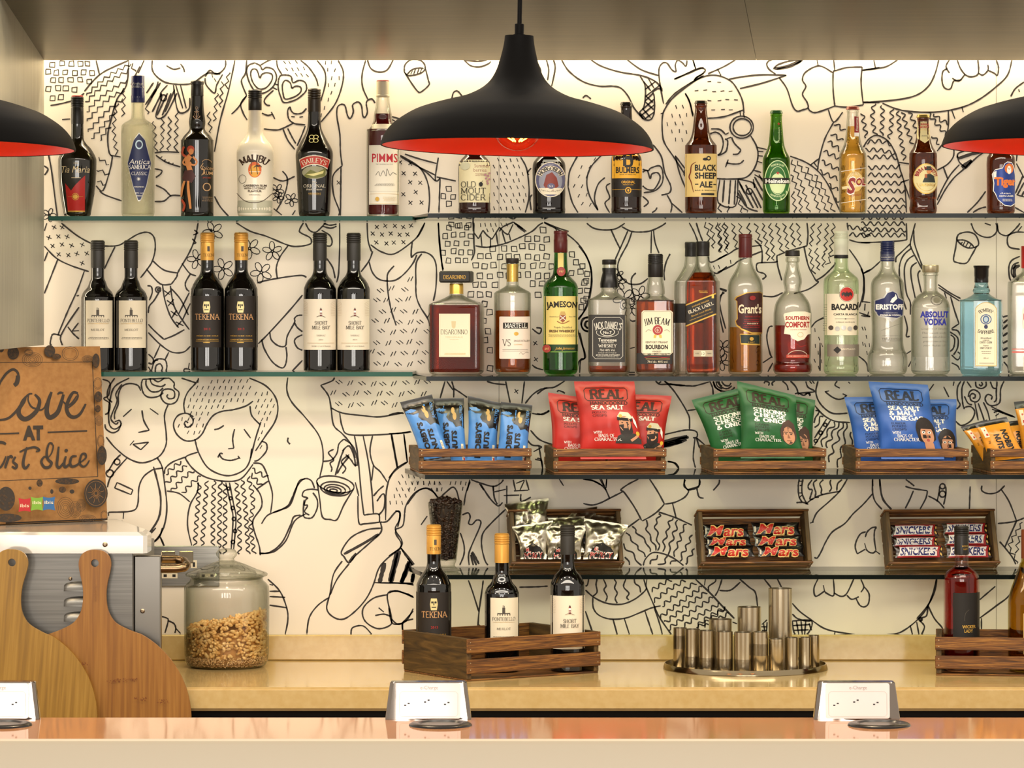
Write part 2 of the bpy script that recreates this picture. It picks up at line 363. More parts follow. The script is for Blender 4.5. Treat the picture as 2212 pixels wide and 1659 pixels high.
# ---------------------------------------------------------------- front bar
BZ = 1.10
BAR = mat('bar_top_reflection', 'dc9c68', .06, coat=.3)  # orange lamp glow and reflection put into the cream top's colour
bt = thing('front_bar', (0, 0, 0), 'glossy cream bar ledge in front, running across the whole width', 'bar counter')
b = MB()
yb, yf = -2.671, -2.951
prof = [(yf + .006, BZ), (yf + .002, BZ - .003), (yf, BZ - .008), (yf, BZ - .13), (yf + .02, BZ - .13), (yf + .02, BZ - .03), (yb, BZ - .03), (yb, BZ)]
n = len(prof); b.add([(x, y, z) for x in (-2.2, 2.2) for y, z in prof], [tuple(range(n)), tuple(range(2 * n - 1, n - 1, -1))] + [(i, (i + 1) % n, (i + 1) % n + n, i + n) for i in range(n)], 0)
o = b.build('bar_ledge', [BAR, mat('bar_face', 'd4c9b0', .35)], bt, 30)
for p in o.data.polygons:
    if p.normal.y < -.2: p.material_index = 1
MB().box(-2.2, -2.93, 0, 2.2, -2.70, BZ - .13).build('bar_front', mat('bar_face'), bt, 0)
# ---------------------------------------------------------------- glass shelves
SH = {'left upper': (1.9277, .165), 'left lower': (1.5818, .165), 'S1': (1.9311, .30), 'S2': (1.5750, .30), 'S3': (1.3605, .30), 'S4': (1.138, .25)}
TG = thin_glass('shelf_glass', 'f2f8f0')
EDG = mat('glass_edge_green', '1e4a3e', .2, spec=.12); EDK = mat('glass_edge_dark', '0c1211', .1, spec=.09)
def shelf(z, pts, m, label, group='glass shelves on the wall'):
    n = len(pts); b = MB()
    vs = [(x, y, z - .0098) for x, y in pts] + [(x, y, z) for x, y in pts]
    b.add(vs, [tuple(range(n)), tuple(range(2 * n - 1, n - 1, -1))], 0)
    b.add(vs, [(i, (i + 1) % n, (i + 1) % n + n, i + n) for i in range(n)], 1)
    o = b.build('glass_shelf', [TG, m], None, 0)
    tag(o, label, 'shelf', group); return o
xl0, xl1 = Wd(105, 0, .165).x, Wd(891, 0, .165).x
for k, t in (('left upper', 'short green-edged glass shelf upper left, holding six spirit bottles'), ('left lower', 'short green-edged glass shelf at left, holding three pairs of wine bottles')):
    z, d = SH[k]; shelf(z, [(xl0, -.001), (xl1 + .004, -.001), (xl1, -d), (xl0, -d)], EDG, t)
for k, p0, p1, t in (('S1', 893, 924, 'long dark-edged glass shelf at top, holding beer and cider bottles'), ('S2', 893, 921, 'long dark-edged glass shelf holding the whisky, rum and gin bottles'),
                     ('S3', 875, 918, 'long glass shelf holding slatted crates of crisps and nut bags'), ('S4', 884, 926, 'lowest long glass shelf, holding the coffee bean glass and tilted snack crates')):
    z, d = SH[k]; shelf(z, [(Wd(p0, 0, 0).x, -.001), (1.9, -.001), (1.9, -d), (Wd(p1, 0, d).x, -d), (Wd(p0, 0, 0).x, -.012)], EDK, t)
# ---------------------------------------------------------------- pendant lamps
SHADE = mat('shade_black', '070504', .55, spec=.15); SHIN = mat('shade_inside_red', 'bc3420', .35)
FIL = mat('filament', 'ff9a3c', .5, emit=30)
LY = 5.42; ls = LY / FPX
prof = [(31, 77), (33, 95), (38, 118), (44, 140), (52, 160), (64, 178), (84, 194), (116, 209), (158, 220), (195, 231), (222, 241), (248, 256), (267, 270), (280, 284), (289, 298), (295, 314), (295, 319)]
def lamp(px, label, cord=True, py=0):
    c = Vector(((px - CX) * ls, -(DW - LY), EZ - (319 - CY) * ls))
    t = thing('pendant_lamp', c, label, 'pendant lamp', 'black dome pendants over the bar')
    z = lambda y: (319 - y) * ls
    pr = smooth_line([(r, y) for r, y in prof], 3); out = [(r * ls, z(y)) for r, y in pr]
    inn = [(max(r - 3, 4) * ls, z(y + 3) if y < 310 else 0.0008) for r, y in pr]
    b = MB(); b.lathe([(r, q) for r, q in reversed(out)] + [(0, out[0][1] + .001)], 0, 72, cap0=False)
    b.lathe([(out[-1][0], 0), (inn[-1][0], 0)], 0, 72, cap0=False, cap1=False)
    b.build('shade', SHADE, t, 50)
    MB().lathe([(r, q) for r, q in reversed(inn)], 0, 72, cap0=False).build('shade_lining', SHIN, t, 50)
    MB().lathe([(13 * ls, z(77)), (13 * ls, z(74)), (10 * ls, z(73)), (10 * ls, z(52)), (9 * ls, z(51))], 0, 20).build('cord_grip', SHADE, t)
    MB().lathe([(5 * ls, z(52)), (5 * ls, z(-700))], 0, 10).build('cord', SHADE, t)
    MB().lathe([(19 * ls, z(190)), (19 * ls, z(228)), (14 * ls, z(232))][::-1], 0, 16).build('bulb_socket', mat('socket_brass', '8a6a3a', .4, .8), t)
    bc = z(272); rb = 54 * ls
    b = MB(); b.lathe([(rb * math.sin(R(a)) if a < 150 else 17 * ls, bc - rb * math.cos(R(a))) for a in range(0, 156, 9)] + [(17 * ls, z(228))], 0, 28, cap1=False)
    bu = b.build('bulb', thin_glass('bulb_glass', 'ffe2b4'), t, 60)
    b = MB()
    for k in range(6):
        a = k * math.pi / 3; ca, sa = math.cos(a), math.sin(a)
        b.tube([(ca * rb * .2, sa * rb * .2, bc + rb * .55), (ca * rb * .5, sa * rb * .5, bc + rb * .1), (ca * rb * .42, sa * rb * .42, bc - rb * .45), (ca * rb * .15, sa * rb * .15, bc - rb * .62)], .0011, 0, 5)
    b.build('filament', FIL, bu)
    l = bpy.data.lights.new('bulb_light', 'POINT'); l.energy = 1.1; l.color = (1, .55, .22); l.shadow_soft_size = .02
    lo = bpy.data.objects.new('bulb_light', l); COL.objects.link(lo); lo.parent = t; lo.location = (0, 0, bc)
    t.rotation_euler = (R(-1.6), R(1.1), 0)
    return t
lamp(1117, 'black dome pendant lamp with glowing bulb, hanging whole in the middle of the view')
lamp(-133, 'black dome pendant lamp hanging before the left side wall, mostly cropped away')
lamp(2331, 'black dome pendant lamp before the shelf bottle with the blue shield label, half cropped')
# ---------------------------------------------------------------- the crayon line drawing printed on the wall panels
WALLINK = mat('mural_ink', '2b2420', .6)
_mv, _mf = [], []
def _pt(x, y): 
    p = Wd(x, y, 0); return (p.x, -.0012, p.z)
_rm = random.Random(3)
def _rib(pts, w_=3.5):
    """pts in photograph pixels -> a crayon stroke lying on the wall, its width a little uneven"""
    n = len(pts)
    if n < 2: return
    b = len(_mv)
    for k, p in enumerate(pts):
        a = pts[max(k - 1, 0)]; q = pts[min(k + 1, n - 1)]
        dx, dy = q[0] - a[0], q[1] - a[1]; L = math.hypot(dx, dy) or 1
        h = w_ / 2 * _rm.uniform(.78, 1.15) * (.75 if k in (0, n - 1) else 1)
        _mv.append(_pt(p[0] - dy / L * h, p[1] + dx / L * h)); _mv.append(_pt(p[0] + dy / L * h, p[1] - dx / L * h))
    for k in range(n - 1): _mf.append((b + 2 * k, b + 2 * k + 1, b + 2 * k + 3, b + 2 * k + 2))
def _res(pts, st):
    out = [pts[0]]; acc = 0
    for a, b in zip(pts, pts[1:]):
        L = math.hypot(b[0] - a[0], b[1] - a[1])
        k = max(1, int(L / st))
        for i in range(1, k + 1): out.append((a[0] + (b[0] - a[0]) * i / k, a[1] + (b[1] - a[1]) * i / k))
    return out
def _inside(p, poly):
    c = False; x, y = p; j = len(poly) - 1
    for i in range(len(poly)):
        xi, yi = poly[i]; xj, yj = poly[j]
        if (yi > y) != (yj > y) and x < (xj - xi) * (y - yi) / (yj - yi) + xi: c = not c
        j = i
    return c
def tile(ox, oy, s, strokes='', waves='', zigs='', fields='', circles='', flowers='', thick=''):
    f = lambda st: [(ox + x / s, oy + y / s) for x, y in P2(st)]
    for st in filter(None, (q.strip() for q in strokes.replace('\n', ' ').split(';'))):
        pts = f(st); _rib(smooth_line(pts, 5) if len(pts) > 2 else _res(pts, 8))
    for st in filter(None, (q.strip() for q in thick.replace('\n', ' ').split(';'))):
        w_, st = st.split(':'); pts = f(st); _rib(smooth_line(pts, 4) if len(pts) > 2 else _res(pts, 5), float(w_))
    for kind, src in (('w', waves), ('z', zigs)):
        for st in filter(None, (q.strip() for q in src.replace('\n', ' ').split(';'))):
            amp, per = 4.2, 17
            if ':' in st: a_, st = st.split(':'); amp, per = (float(q) for q in a_.split('/'))
            base = _res(smooth_line(f(st), 4), 1.0); n = len(base); out = []
            L = 0; ph = _rm.uniform(0, 6); last = base[0]
            for k in range(n):
                p = base[k]; L += math.hypot(p[0] - last[0], p[1] - last[1]); last = p
                a = base[max(k - 4, 0)]; q = base[min(k + 4, n - 1)]; dx, dy = q[0] - a[0], q[1] - a[1]; l = math.hypot(dx, dy) or 1
                u = L / per + ph
                v = math.sin(2 * math.pi * u) if kind == 'w' else (4 * abs((u % 1) - .5) - 1)
                out.append((p[0] - dy / l * v * amp, p[1] + dx / l * v * amp, u))
            if kind == 'w': pts = [q[:2] for q in out[::2]] + [out[-1][:2]]
            else:
                pts = [out[0][:2]]
                for k in range(1, n):
                    if int(out[k][2] * 2) != int(out[k - 1][2] * 2): pts.append(out[k][:2])
                pts.append(out[-1][:2])
            _rib(pts, 3.2)
    for st in filter(None, (q.strip() for q in fields.replace('\n', ' ').split(';'))):
        k_, st = st.split(':'); kind, sp, ang = k_.split('/'); sp = float(sp); ang = R(float(ang)); poly = f(st)
        x0, x1 = min(p[0] for p in poly), max(p[0] for p in poly); y0, y1 = min(p[1] for p in poly), max(p[1] for p in poly)
        r_ = 0; y = y0 + sp * .4
        while y < y1:
            x = x0 + (sp * .5 if r_ % 2 else 0)
            while x < x1:
                c = (x + _rm.uniform(-.12, .12) * sp, y + _rm.uniform(-.12, .12) * sp)
                if all(_inside((c[0] + dx, c[1] + dy), poly) for dx, dy in ((-2, 0), (2, 0), (0, -3), (0, 3))):
                    a = ang + _rm.uniform(-.2, .2)
                    def seg(L, a, ox_=0, oy_=0, w_=2.7): _rib([(c[0] + ox_ - math.cos(a) * L, c[1] + oy_ - math.sin(a) * L), (c[0] + ox_ + math.cos(a) * L, c[1] + oy_ + math.sin(a) * L)], w_)
                    if kind == 'd': seg(4.2, a)
                    elif kind == 'x': seg(6, a + .8); seg(5.5, a - .8)
                    elif kind == 'p':
                        a = R(-65) if (r_ + int(x / sp)) % 2 else R(40); seg(5.5, a, -3.5, 1); seg(5.5, a, 3.5, -1)
                    elif kind == 'q':
                        h = sp * .27; k = [_rm.uniform(.8, 1.2) * h for _ in range(8)]
                        _rib([(c[0] - k[0], c[1] - k[1]), (c[0] + k[2], c[1] - k[3]), (c[0] + k[4], c[1] + k[5]), (c[0] - k[6], c[1] + k[7]), (c[0] - k[0], c[1] - k[1])], 2.9)
                x += sp * (1.15 if kind == 'd' else 1)
            y += sp * (1.25 if kind == 'd' else .95); r_ += 1
    for st in filter(None, (q.strip() for q in circles.replace('\n', ' ').split(';'))):
        v = [float(q) for q in st.split(',')]; rx = v[2]; ry = v[3] if len(v) > 3 else rx; rot = R(v[4]) if len(v) > 4 else 0
        pts = [(ox + (v[0] + rx * math.cos(t) * math.cos(rot) - ry * math.sin(t) * math.sin(rot)) / s, oy + (v[1] + rx * math.cos(t) * math.sin(rot) + ry * math.sin(t) * math.cos(rot)) / s) for t in (2 * math.pi * i / 22 for i in range(23))]
        _rib(pts)
    for st in filter(None, (q.strip() for q in flowers.replace('\n', ' ').split(';'))):
        x, y, r_ = (float(q) for q in st.split(',')); x = ox + x / s; y = oy + y / s; r_ /= s; a0 = _rm.uniform(0, 1)
        for k in range(5):
            a = a0 + k * 2 * math.pi / 5; c, d = math.cos(a), math.sin(a)
            _rib([(x + c * (r_ * .55 + r_ * .45 * math.cos(t)) - d * r_ * .26 * math.sin(t), y + d * (r_ * .55 + r_ * .45 * math.cos(t)) + c * r_ * .26 * math.sin(t)) for t in (2 * math.pi * i / 12 for i in range(13))], 2.2)
        _rib([(x + 2.5 * math.cos(t), y + 2.5 * math.sin(t)) for t in (i * .9 for i in range(8))], 2)
tile(0, 100, 3.95, '''430,505 520,490 640,455 720,400;720,385 800,290 900,210 1100,120;820,120 850,245;1100,130 1080,330 1000,450 950,620 920,760 930,900 960,940;
 1300,120 1300,200 1340,260 1420,310 1550,325 1650,310 1770,230 1860,235 1920,180 1925,120;1420,165 1480,195 1540,185;1540,150 1565,185 1575,220;
 1240,500 1330,360 1350,300;1430,330 1370,400 1380,440 1330,600 1410,590 1510,400;1500,330 1560,530;1480,330 1520,555 1610,540 1620,440;1540,330 1590,530;
 1750,260 1790,205 1830,230 1880,235;1750,270 1760,330 1830,400 1850,330 1900,240;2005,120 1950,380 1880,630 1830,900;820,1190 880,1230 940,1050 960,940;
 850,1235 900,1270 1040,1320;1320,1325 1400,1320 1460,1275 1540,1275;1320,1045 1380,1060 1370,1090 1330,1120;1330,1185 1400,1220 1440,1260 1460,1280;
 1320,910 1400,900 1530,905;1330,930 1420,990 1540,1030;1370,955 1385,940;1400,985 1412,965;1435,1000 1445,985;1470,1010 1480,995;375,890 480,885;410,905 440,1060 470,1300 490,1450;375,1020 410,1050 380,1100;
 1830,1280 1880,1370 1950,1450;1195,170 1150,260 1120,330;1230,120 1180,230;940,930 1030,945;530,625 600,620''',
 zigs='''1120,150 980,220 860,300 740,420;1110,200 950,290 830,380 735,480;1090,290 950,370 830,460 740,560;1070,370 940,440 830,540 745,640;1050,450 950,520 850,620 750,730;
 980,560 880,680 780,790;940,680 850,800;1000,480 970,700 1000,930;1060,380 1050,600;1250,500 1260,580;1310,640 1330,900;1390,600 1380,900;1450,600 1440,890;1510,560 1500,900;1780,560 1800,740;1850,400 1830,640;1900,300 1880,520;1950,220 1930,360;840,950 930,1010;830,1050 930,1100;1120,150 1150,220;830,1150 900,1180''',
 fields='q/19/0:376,120 790,120 800,300 640,440 376,480;d/8/70:1760,240 1800,200 1850,240 1840,380', circles='1395,440,26', flowers='420,1440,60',
 thick='4:1250,400 1310,310;4:1290,440 1370,310;4:1260,500 1340,360;4:1300,560 1380,400;4:1340,590 1430,400;4:1385,590 1460,400;4:1410,560 1490,370')
tile(500, 100, 3.95, '''130,120 120,230 85,300 130,420;130,420 60,520 0,580;130,420 80,490 100,570 135,630;205,140 150,160 130,210 150,300 200,380 270,400 350,350 385,270 360,200 300,180 265,200 245,165 205,145;
 240,270 215,200 175,200 165,250 190,320 240,365 300,350 345,290 345,240 300,225 260,240 245,275;400,290 420,250 470,245 510,260 525,310 580,290 630,310 640,370 600,420 540,460 450,480 420,430 400,360 400,290;
 515,360 500,310 460,290 435,330 440,400 460,450 540,430 590,390 590,350 550,340 515,360;350,350 390,370;365,320 400,330;385,120 395,180 430,240;590,120 660,180 720,270 740,340;730,120 790,200 805,280 790,370 760,470;
 910,120 955,220 940,350 880,500 760,650;250,160 300,130 345,110;360,375 300,430 280,470 300,500 330,505;260,570 310,590 350,580;340,560 370,620;640,530 600,570 540,575 510,550 500,520 480,550 490,620 540,660 630,670;510,600 540,602;580,605 610,600;
 275,705 380,715 440,700 530,655;440,705 480,800 540,880;480,700 520,780 550,830;630,680 600,760 560,850;945,1020 930,900 925,750 900,600 905,520 940,495 970,510 990,590 1015,615 1040,560 1035,500 1080,475 1110,510 1120,590 1140,605 1160,560 1150,490 1165,460 1200,450 1225,485;
 1165,455 1120,350 1115,240 1145,120;1160,115 1190,190 1260,220 1330,200 1380,115;1475,220 1480,160 1530,115 1600,115 1645,150 1650,200 1600,235 1510,250 1475,220;1480,225 1540,320 1590,385 1620,388 1685,330 1680,290 1655,190;1500,240 1540,200 1600,185 1640,190;
 1985,115 2040,165 2120,175 2190,150 2212,130;2000,118 2100,128 2180,115;1880,450 1895,395 1930,382 1970,430;1370,600 1440,620;1370,625 1400,640;945,1020 880,1080 860,1150 875,1280 920,1400 915,1445;935,1030 930,1445;
 1440,930 1600,1030 1670,1150 1690,1290 1680,1420;1480,920 1600,960 1750,1000;1440,940 1580,1020 1740,1100;1765,950 1740,1110 1745,1150;1600,1030 1680,1090 1745,1150 1780,1125;1750,1115 1915,1150;1780,1130 1770,1420;
 435,1065 475,1120 470,1210 430,1320 385,1400;355,1120 440,1150 540,1110;360,1385 430,1440;520,1440 545,1400''',
 fields='d/11/55:400,120 590,120 730,330 560,270 440,230;d/13/100:740,120 900,120 945,230 920,370 770,620 740,560 790,400 815,280;x/23/0:1430,960 1540,990 1650,1120 1670,1420 1440,1420;x/23/0:870,1080 930,1050 920,1380 880,1260;q/19/0:1785,1180 1920,1180 1920,1420 1780,1420',
 flowers='390,1230,60;510,1310,60;400,1290,50', thick='3:1530,240 1545,205;3:1555,240 1570,195;3:1585,235 1600,190;3:1610,225 1625,190')
tile(960, 100, 3.95, '''780,115 820,200 810,240;870,115 890,200 880,290;930,115 945,190 915,340;1000,115 1060,210 1180,300 1320,340 1440,340 1510,360 1570,430 1620,530 1700,620;1250,115 1340,170 1500,220 1680,250 1800,300 1860,370;1560,115 1680,200 1830,250;
 1670,255 1710,330 1715,430 1700,520 1665,570 1700,620 1760,625 1790,560 1790,430 1780,390 1830,360 1860,385;1700,300 1760,380;1740,275 1790,360;1800,300 1710,370;1840,330 1715,430;1780,400 1710,470;1790,450 1690,540;1790,500 1680,590;1790,560 1710,620;1715,420 1780,480;1710,470 1785,540;1690,530 1760,610;1670,570 1720,620;
 1870,490 1840,330 1830,200 1860,145 1900,145 1940,200 1975,215 1970,160 1990,120 2030,140 2060,170 2070,120;2120,115 2145,200;1965,280 2060,240 2180,190 2212,185;2130,290 2160,260 2212,230;2212,250 2100,320 1960,430 1890,520 1860,600 1860,740 1880,830 1960,950 2050,1090;1845,575 1870,568;2055,405 2090,470 2120,600;
 1180,440 1210,420 1250,450;650,945 700,1040 720,1180 720,1300 690,1420;1055,1200 1065,1080 1100,1000 1140,930;1055,1200 1090,1330 1140,1420;1350,920 1250,1030 1215,1150 1240,1280 1310,1400;1310,1400 1280,1300 1310,1180 1370,1120;740,1040 710,1075 720,1100;750,1265 730,1300 740,1400;
 1690,1050 1740,1060 1760,1040 1830,1020 1860,1060 1860,1160 1800,1230 1700,1250;1690,1075 1730,1060 1755,1130 1770,1090 1820,1080 1840,1130 1790,1220 1730,1220 1690,1190;1780,840 1850,940 1880,1080 1930,1190 1920,1250 1850,1270;1900,1270 1940,1350 1930,1420;1940,1340 2030,1420;
 1690,1280 1740,1330 1700,1370;1815,1375 1800,1400 1770,1420;1415,1170 1380,1200 1410,1290 1370,1340 1410,1420;245,1465 245,1580;850,1500 940,1540 1060,1580;590,1500 700,1580;590,1500 500,1540 470,1580''',
 fields='d/14/80:1880,600 1930,520 2060,430 2110,620 2060,830 2000,880 1900,800;d/12/70:400,950 640,950 700,1060 705,1300 670,1420 400,1420;d/16/-60:1070,1180 1110,1000 1330,930 1230,1060 1210,1200 1270,1400 1150,1410;q/19/0:-20,1490 240,1490 240,1590 -20,1590')
tile(1420, 100, 4.148, '''150,295 250,250 350,205 400,195 430,215 400,250 345,285 330,315;75,520 160,420 330,310 440,265 540,262 640,300 700,360 760,480 775,600;250,420 290,500 320,620;540,205 570,262;455,245 600,180 700,120;320,125 345,210;450,645 600,630 770,570;
 640,295 780,270 950,255 1155,260;1155,260 940,330 740,378;1060,250 1000,205 980,160 1000,130 1030,120;1090,280 1160,380 1210,530 1250,580 1300,570 1350,550 1340,500 1300,430 1330,360 1300,300 1330,230 1450,175 1570,235;1350,550 1370,580 1430,592 1590,535;1430,120 1440,175;1580,125 1590,220;
 1590,220 1700,190 1835,185;1835,185 1825,330 1845,525;1845,525 1700,545 1590,535;1590,535 1575,400 1575,240 1590,220;1835,215 1991,190;1845,500 1991,505;1940,125 1955,200;480,740 560,745 610,790;460,790 520,770 570,800 590,870 570,950 540,975;605,830 630,850 620,930 590,960 540,980;610,790 640,775;620,830 660,815;
 665,815 690,870 750,930;750,930 720,965 675,968;635,1015 610,1085;620,1045 680,1055 740,1050 775,1020;835,800 890,900 900,1000 860,1110 780,1180 620,1190 530,1185;740,575 745,620;770,600 780,640;890,905 980,925;900,940 950,945;895,980 945,985;890,1030 940,1045;860,1110 930,1130;
 1190,985 1330,1040 1450,1130 1540,1260 1600,1400 1640,1480;560,1195 545,1400 700,1430 720,1200;720,1190 850,1220 870,1270;870,1150 945,1190;860,1190 870,1270;720,1310 800,1440 900,1480;720,1190 780,1320;1530,565 1580,680 1660,590;1580,680 1500,830 1450,1010 1435,1110;1370,1065 1450,1005;1400,1040 1430,1080;160,980 250,1100;160,980 200,1140 260,1290;250,1100 240,1150 260,1170''',
 zigs='1200,1020 1300,1260 1360,1490;1250,1030 1380,1260 1450,1490;1330,1080 1440,1280 1520,1490;1410,1150 1510,1320 1580,1490;1195,1150 1270,1330 1290,1490;1210,1300 1240,1490;550,1410 560,1490;630,1430 640,1490;720,1340 760,1490;780,1440 800,1490',
 waves='1590,690 1680,760;1560,780 1660,850;1530,850 1640,930;1490,940 1640,1010;1470,1030 1630,1110;1450,1120 1620,1190;1530,1240 1620,1290;1590,1370 1640,1390',
 fields='d/16/0:320,340 440,290 560,290 680,380 760,560 620,610 460,620 440,480 330,440', circles='755,725,105,100;760,725,82,76;823,1300,26',
 thick='4:1040,205 1080,165 1200,128 1300,122;6:1050,200 1150,180 1290,130;4:1070,205 1200,180 1300,125;4:600,1200 585,1400;4:655,1200 640,1415;4:700,1200 690,1420;4:740,1230 860,1450;4:790,1240 900,1450;4:730,1290 800,1430;4:870,1170 945,1300;4:860,1220 945,1380;4:850,1290 930,1450;4:910,1150 945,1210')
tile(1800, 100, 4.148, '''575,122 480,180 380,200 260,215;945,122 910,250 850,360 740,440 560,480 270,505;1040,122 1010,180 1040,240;1020,200 980,230 975,320 1000,375 1050,380 1080,310 1130,310 1180,250;1065,285 1100,305 1150,300;1110,122 1140,200 1190,260 1250,272 1300,240 1295,122;1300,240 1340,258 1385,215 1385,165;
 1385,215 1440,240 1470,260 1480,190 1460,125;1600,122 1560,260 1450,370 1300,480 1140,550 900,590 620,575 440,510;1030,575 1030,720 1000,840 930,940;1060,570 1090,650;1150,540 1165,590;270,905 310,840 370,800 430,810 500,860 560,970 600,1110 640,1250 655,1490;590,1040 690,1055;600,1220 680,1195;640,1240 690,1380;
 1110,1000 1120,960 1180,935;1110,975 1130,1040 1190,1090;1240,1020 1180,1090 1080,1180 1000,1290 930,1420;1130,1060 1050,1150 980,1270 930,1380;1180,1100 1280,1000 1370,935;1080,920 1075,990 1020,1060 930,1110;985,1080 1025,1190;1590,450 1630,380 1709,320;1660,385 1668,410;1200,1490 1290,1400 1365,1300;1250,1490 1310,1455 1370,1440;
 1640,1330 1709,1350;1620,1440 1709,1490;1640,1050 1709,1180;1650,930 1640,1030''',
 waves='365,510 350,650 380,800;440,530 440,660 430,800;525,560 520,700 500,830;580,580 600,800 640,1020;620,590 660,740 710,880;680,590 720,680 750,780;850,600 930,700 1020,800;900,605 960,660 1030,690;890,800 950,880;260,600 280,720 300,820;300,860 420,850 520,880;285,930 400,930 550,960;305,1000 420,990 570,1000;310,1090 600,1080;310,1150 610,1160;310,1220 630,1230;310,1290 640,1300;310,1370 645,1380;310,1440 650,1440;305,1490 640,1490',
 thick='8:1120,1005 1240,965 1340,938;9:1150,1085 1240,1025;4:1630,1320 1700,1160;4:1650,1330 1709,1220;5:1690,1340 1709,1300')
tile(80, 480, 4.74, '''100,10 75,90;250,10 400,130 530,205 620,235 740,245 840,235 920,190 1040,120 1140,105 1200,160 1210,280 1180,400 1130,480 1060,570;75,245 200,370 350,445 530,505;800,250 740,370 690,480;110,305 75,400;215,375 150,540 75,730;485,500 420,680 320,900 240,1090 215,1155;
 150,1160 135,1240 150,1260;150,1160 175,1145 245,1160;245,1160 300,1060 430,870;245,1160 240,1200 260,1260;315,1070 370,1140 430,1195;405,755 430,750;360,1115 430,1110;360,1115 425,1030;1185,395 1300,490 1440,520;1125,485 1260,630 1375,635;1650,5 1620,160 1560,310 1450,500 1430,560 1375,635;1610,80 1645,110 1600,130;1590,170 1625,210 1600,220;
 1285,640 1310,800 1370,970 1450,1080;1365,650 1400,850 1480,990 1560,1100;1300,700 1360,740;1370,700 1310,760;1330,800 1400,850;1400,790 1340,860;1370,910 1440,960;1430,900 1380,980;1420,1020 1500,1060;1480,1010 1430,1070;1375,680 1470,790 1550,950;1250,715 1200,800 1150,860 1140,930;1130,650 1170,660 1180,720 1150,800;
 1560,720 1450,940;1570,830 1490,1000;1485,420 1560,520 1630,550;1570,530 1520,620 1530,680 1560,710;1140,1045 1200,1110 1300,1200;1300,1200 1400,1160 1510,1100;1140,1130 1260,1250 1380,1330 1500,1330 1570,1270;1260,1260 1200,1390;1350,1330 1310,1410;1140,1350 1190,1400 1180,1450 1140,1440;1190,1430 1240,1400 1310,1410 1330,1470 1320,1530;
 1210,1530 1220,1470 1260,1450 1285,1490 1270,1530;1170,1530 1200,1430 1240,1410;1140,1480 1170,1530;1500,1520 1520,1500 1570,1510;1560,1440 1550,1500''',
 fields='x/20/-15:76,90 110,20 240,20 400,150 530,230 530,480 350,430 190,340 76,220;x/18/-15:690,260 790,255 740,340 690,430', circles='1240,690,27;1243,690,10')
tile(380, 480, 4.608, '''600,5 740,90 900,140 1120,230 1230,240 1330,220 1350,190 1330,150 1250,110 1230,80 1270,5;1290,10 1330,80 1390,100 1450,50 1490,5;1470,10 1530,30 1600,20;1460,40 1540,60 1600,40;1450,80 1530,130 1555,190 1540,235 1500,235;1120,230 1040,340 1000,450 1010,560;810,605 900,580 1100,545 1250,530 1300,550;
 1630,5 1630,250 1620,500 1600,600;1500,360 1560,450 1585,560;1260,725 1130,880 930,1100 820,1210;935,1090 950,1170 1020,1230 1090,1230 1110,1130 1180,1000 1180,960 1210,930 1260,925;855,1165 880,1260 960,1390 1050,1450 1090,1420 1105,1330 1095,1240;1180,1000 1210,1050 1260,1090;1260,1120 1200,1150 1180,1190 1210,1250 1260,1275;1150,1490 1260,1375''',
 flowers='370,95,105;210,370,100;470,465,110;735,260,110;960,290,100;850,500,110;640,160,60', circles='350,80,8')
tile(780, 470, 4.611, '''60,50 70,230 105,340;635,50 590,150 510,240 330,362 200,340 95,270;510,245 500,330 500,400;115,335 80,430 0,540;80,440 110,540 170,610 260,632 350,620 440,550 520,450 555,370;500,400 560,350 650,350 720,400 750,500 745,700 720,830;605,360 550,450 545,620 550,780 590,890 660,1000 685,1080;660,1000 685,950;
 330,480 270,550 260,620 270,760 300,920 350,1075;770,50 780,250 800,420 815,530''',
 fields='x/19/0:70,50 620,50 500,230 330,350 110,270;p/24/0:95,560 180,640 350,640 530,460 545,780 680,1080 680,1530 95,1530')
tile(900, 480, 4.608, '''215,5 225,150 250,400 265,470;570,5 570,200 575,300 545,380;585,235 700,250 870,215 1030,150 1150,90 1215,30 1260,5;575,110 615,165;615,165 660,80;660,80 700,130 750,170;750,170 825,50;825,50 870,100 910,125;910,125 960,20;640,130 650,240;735,165 735,255;790,100 810,230;850,90 885,210;920,115 935,180;970,10 1060,70;1000,40 1080,100;
 1270,5 1380,60 1510,130 1620,230 1700,360 1740,500 1740,650 1710,800 1660,900 1600,970;1375,45 1395,90;1750,945 1680,950 1640,1010 1660,1070 1740,1090;1750,985 1690,990 1690,1050 1750,1060;1600,1060 1640,1200 1680,1340 1620,1380 1600,1440;1150,1060 1220,1110 1240,1060 1190,1050;1150,1420 1190,1450 1260,1470;5,150 80,10''',
 fields='q/19/0:230,10 560,10 560,380 540,470 260,470;q/21/-5:570,270 870,230 1150,110 1290,30 1350,90 1360,600 1240,700 1250,1000 1150,760 1140,700 1030,600 880,600 760,750 770,1480 680,1480 650,800 490,740 480,500;q/20/15:1500,200 1620,300 1720,500 1710,760 1620,900 1600,600 1500,500;x/18/0:1140,1090 1220,1090 1240,1410 1150,1410;d/10/75:580,5 940,5 900,100 820,40 740,140 650,70 610,140')
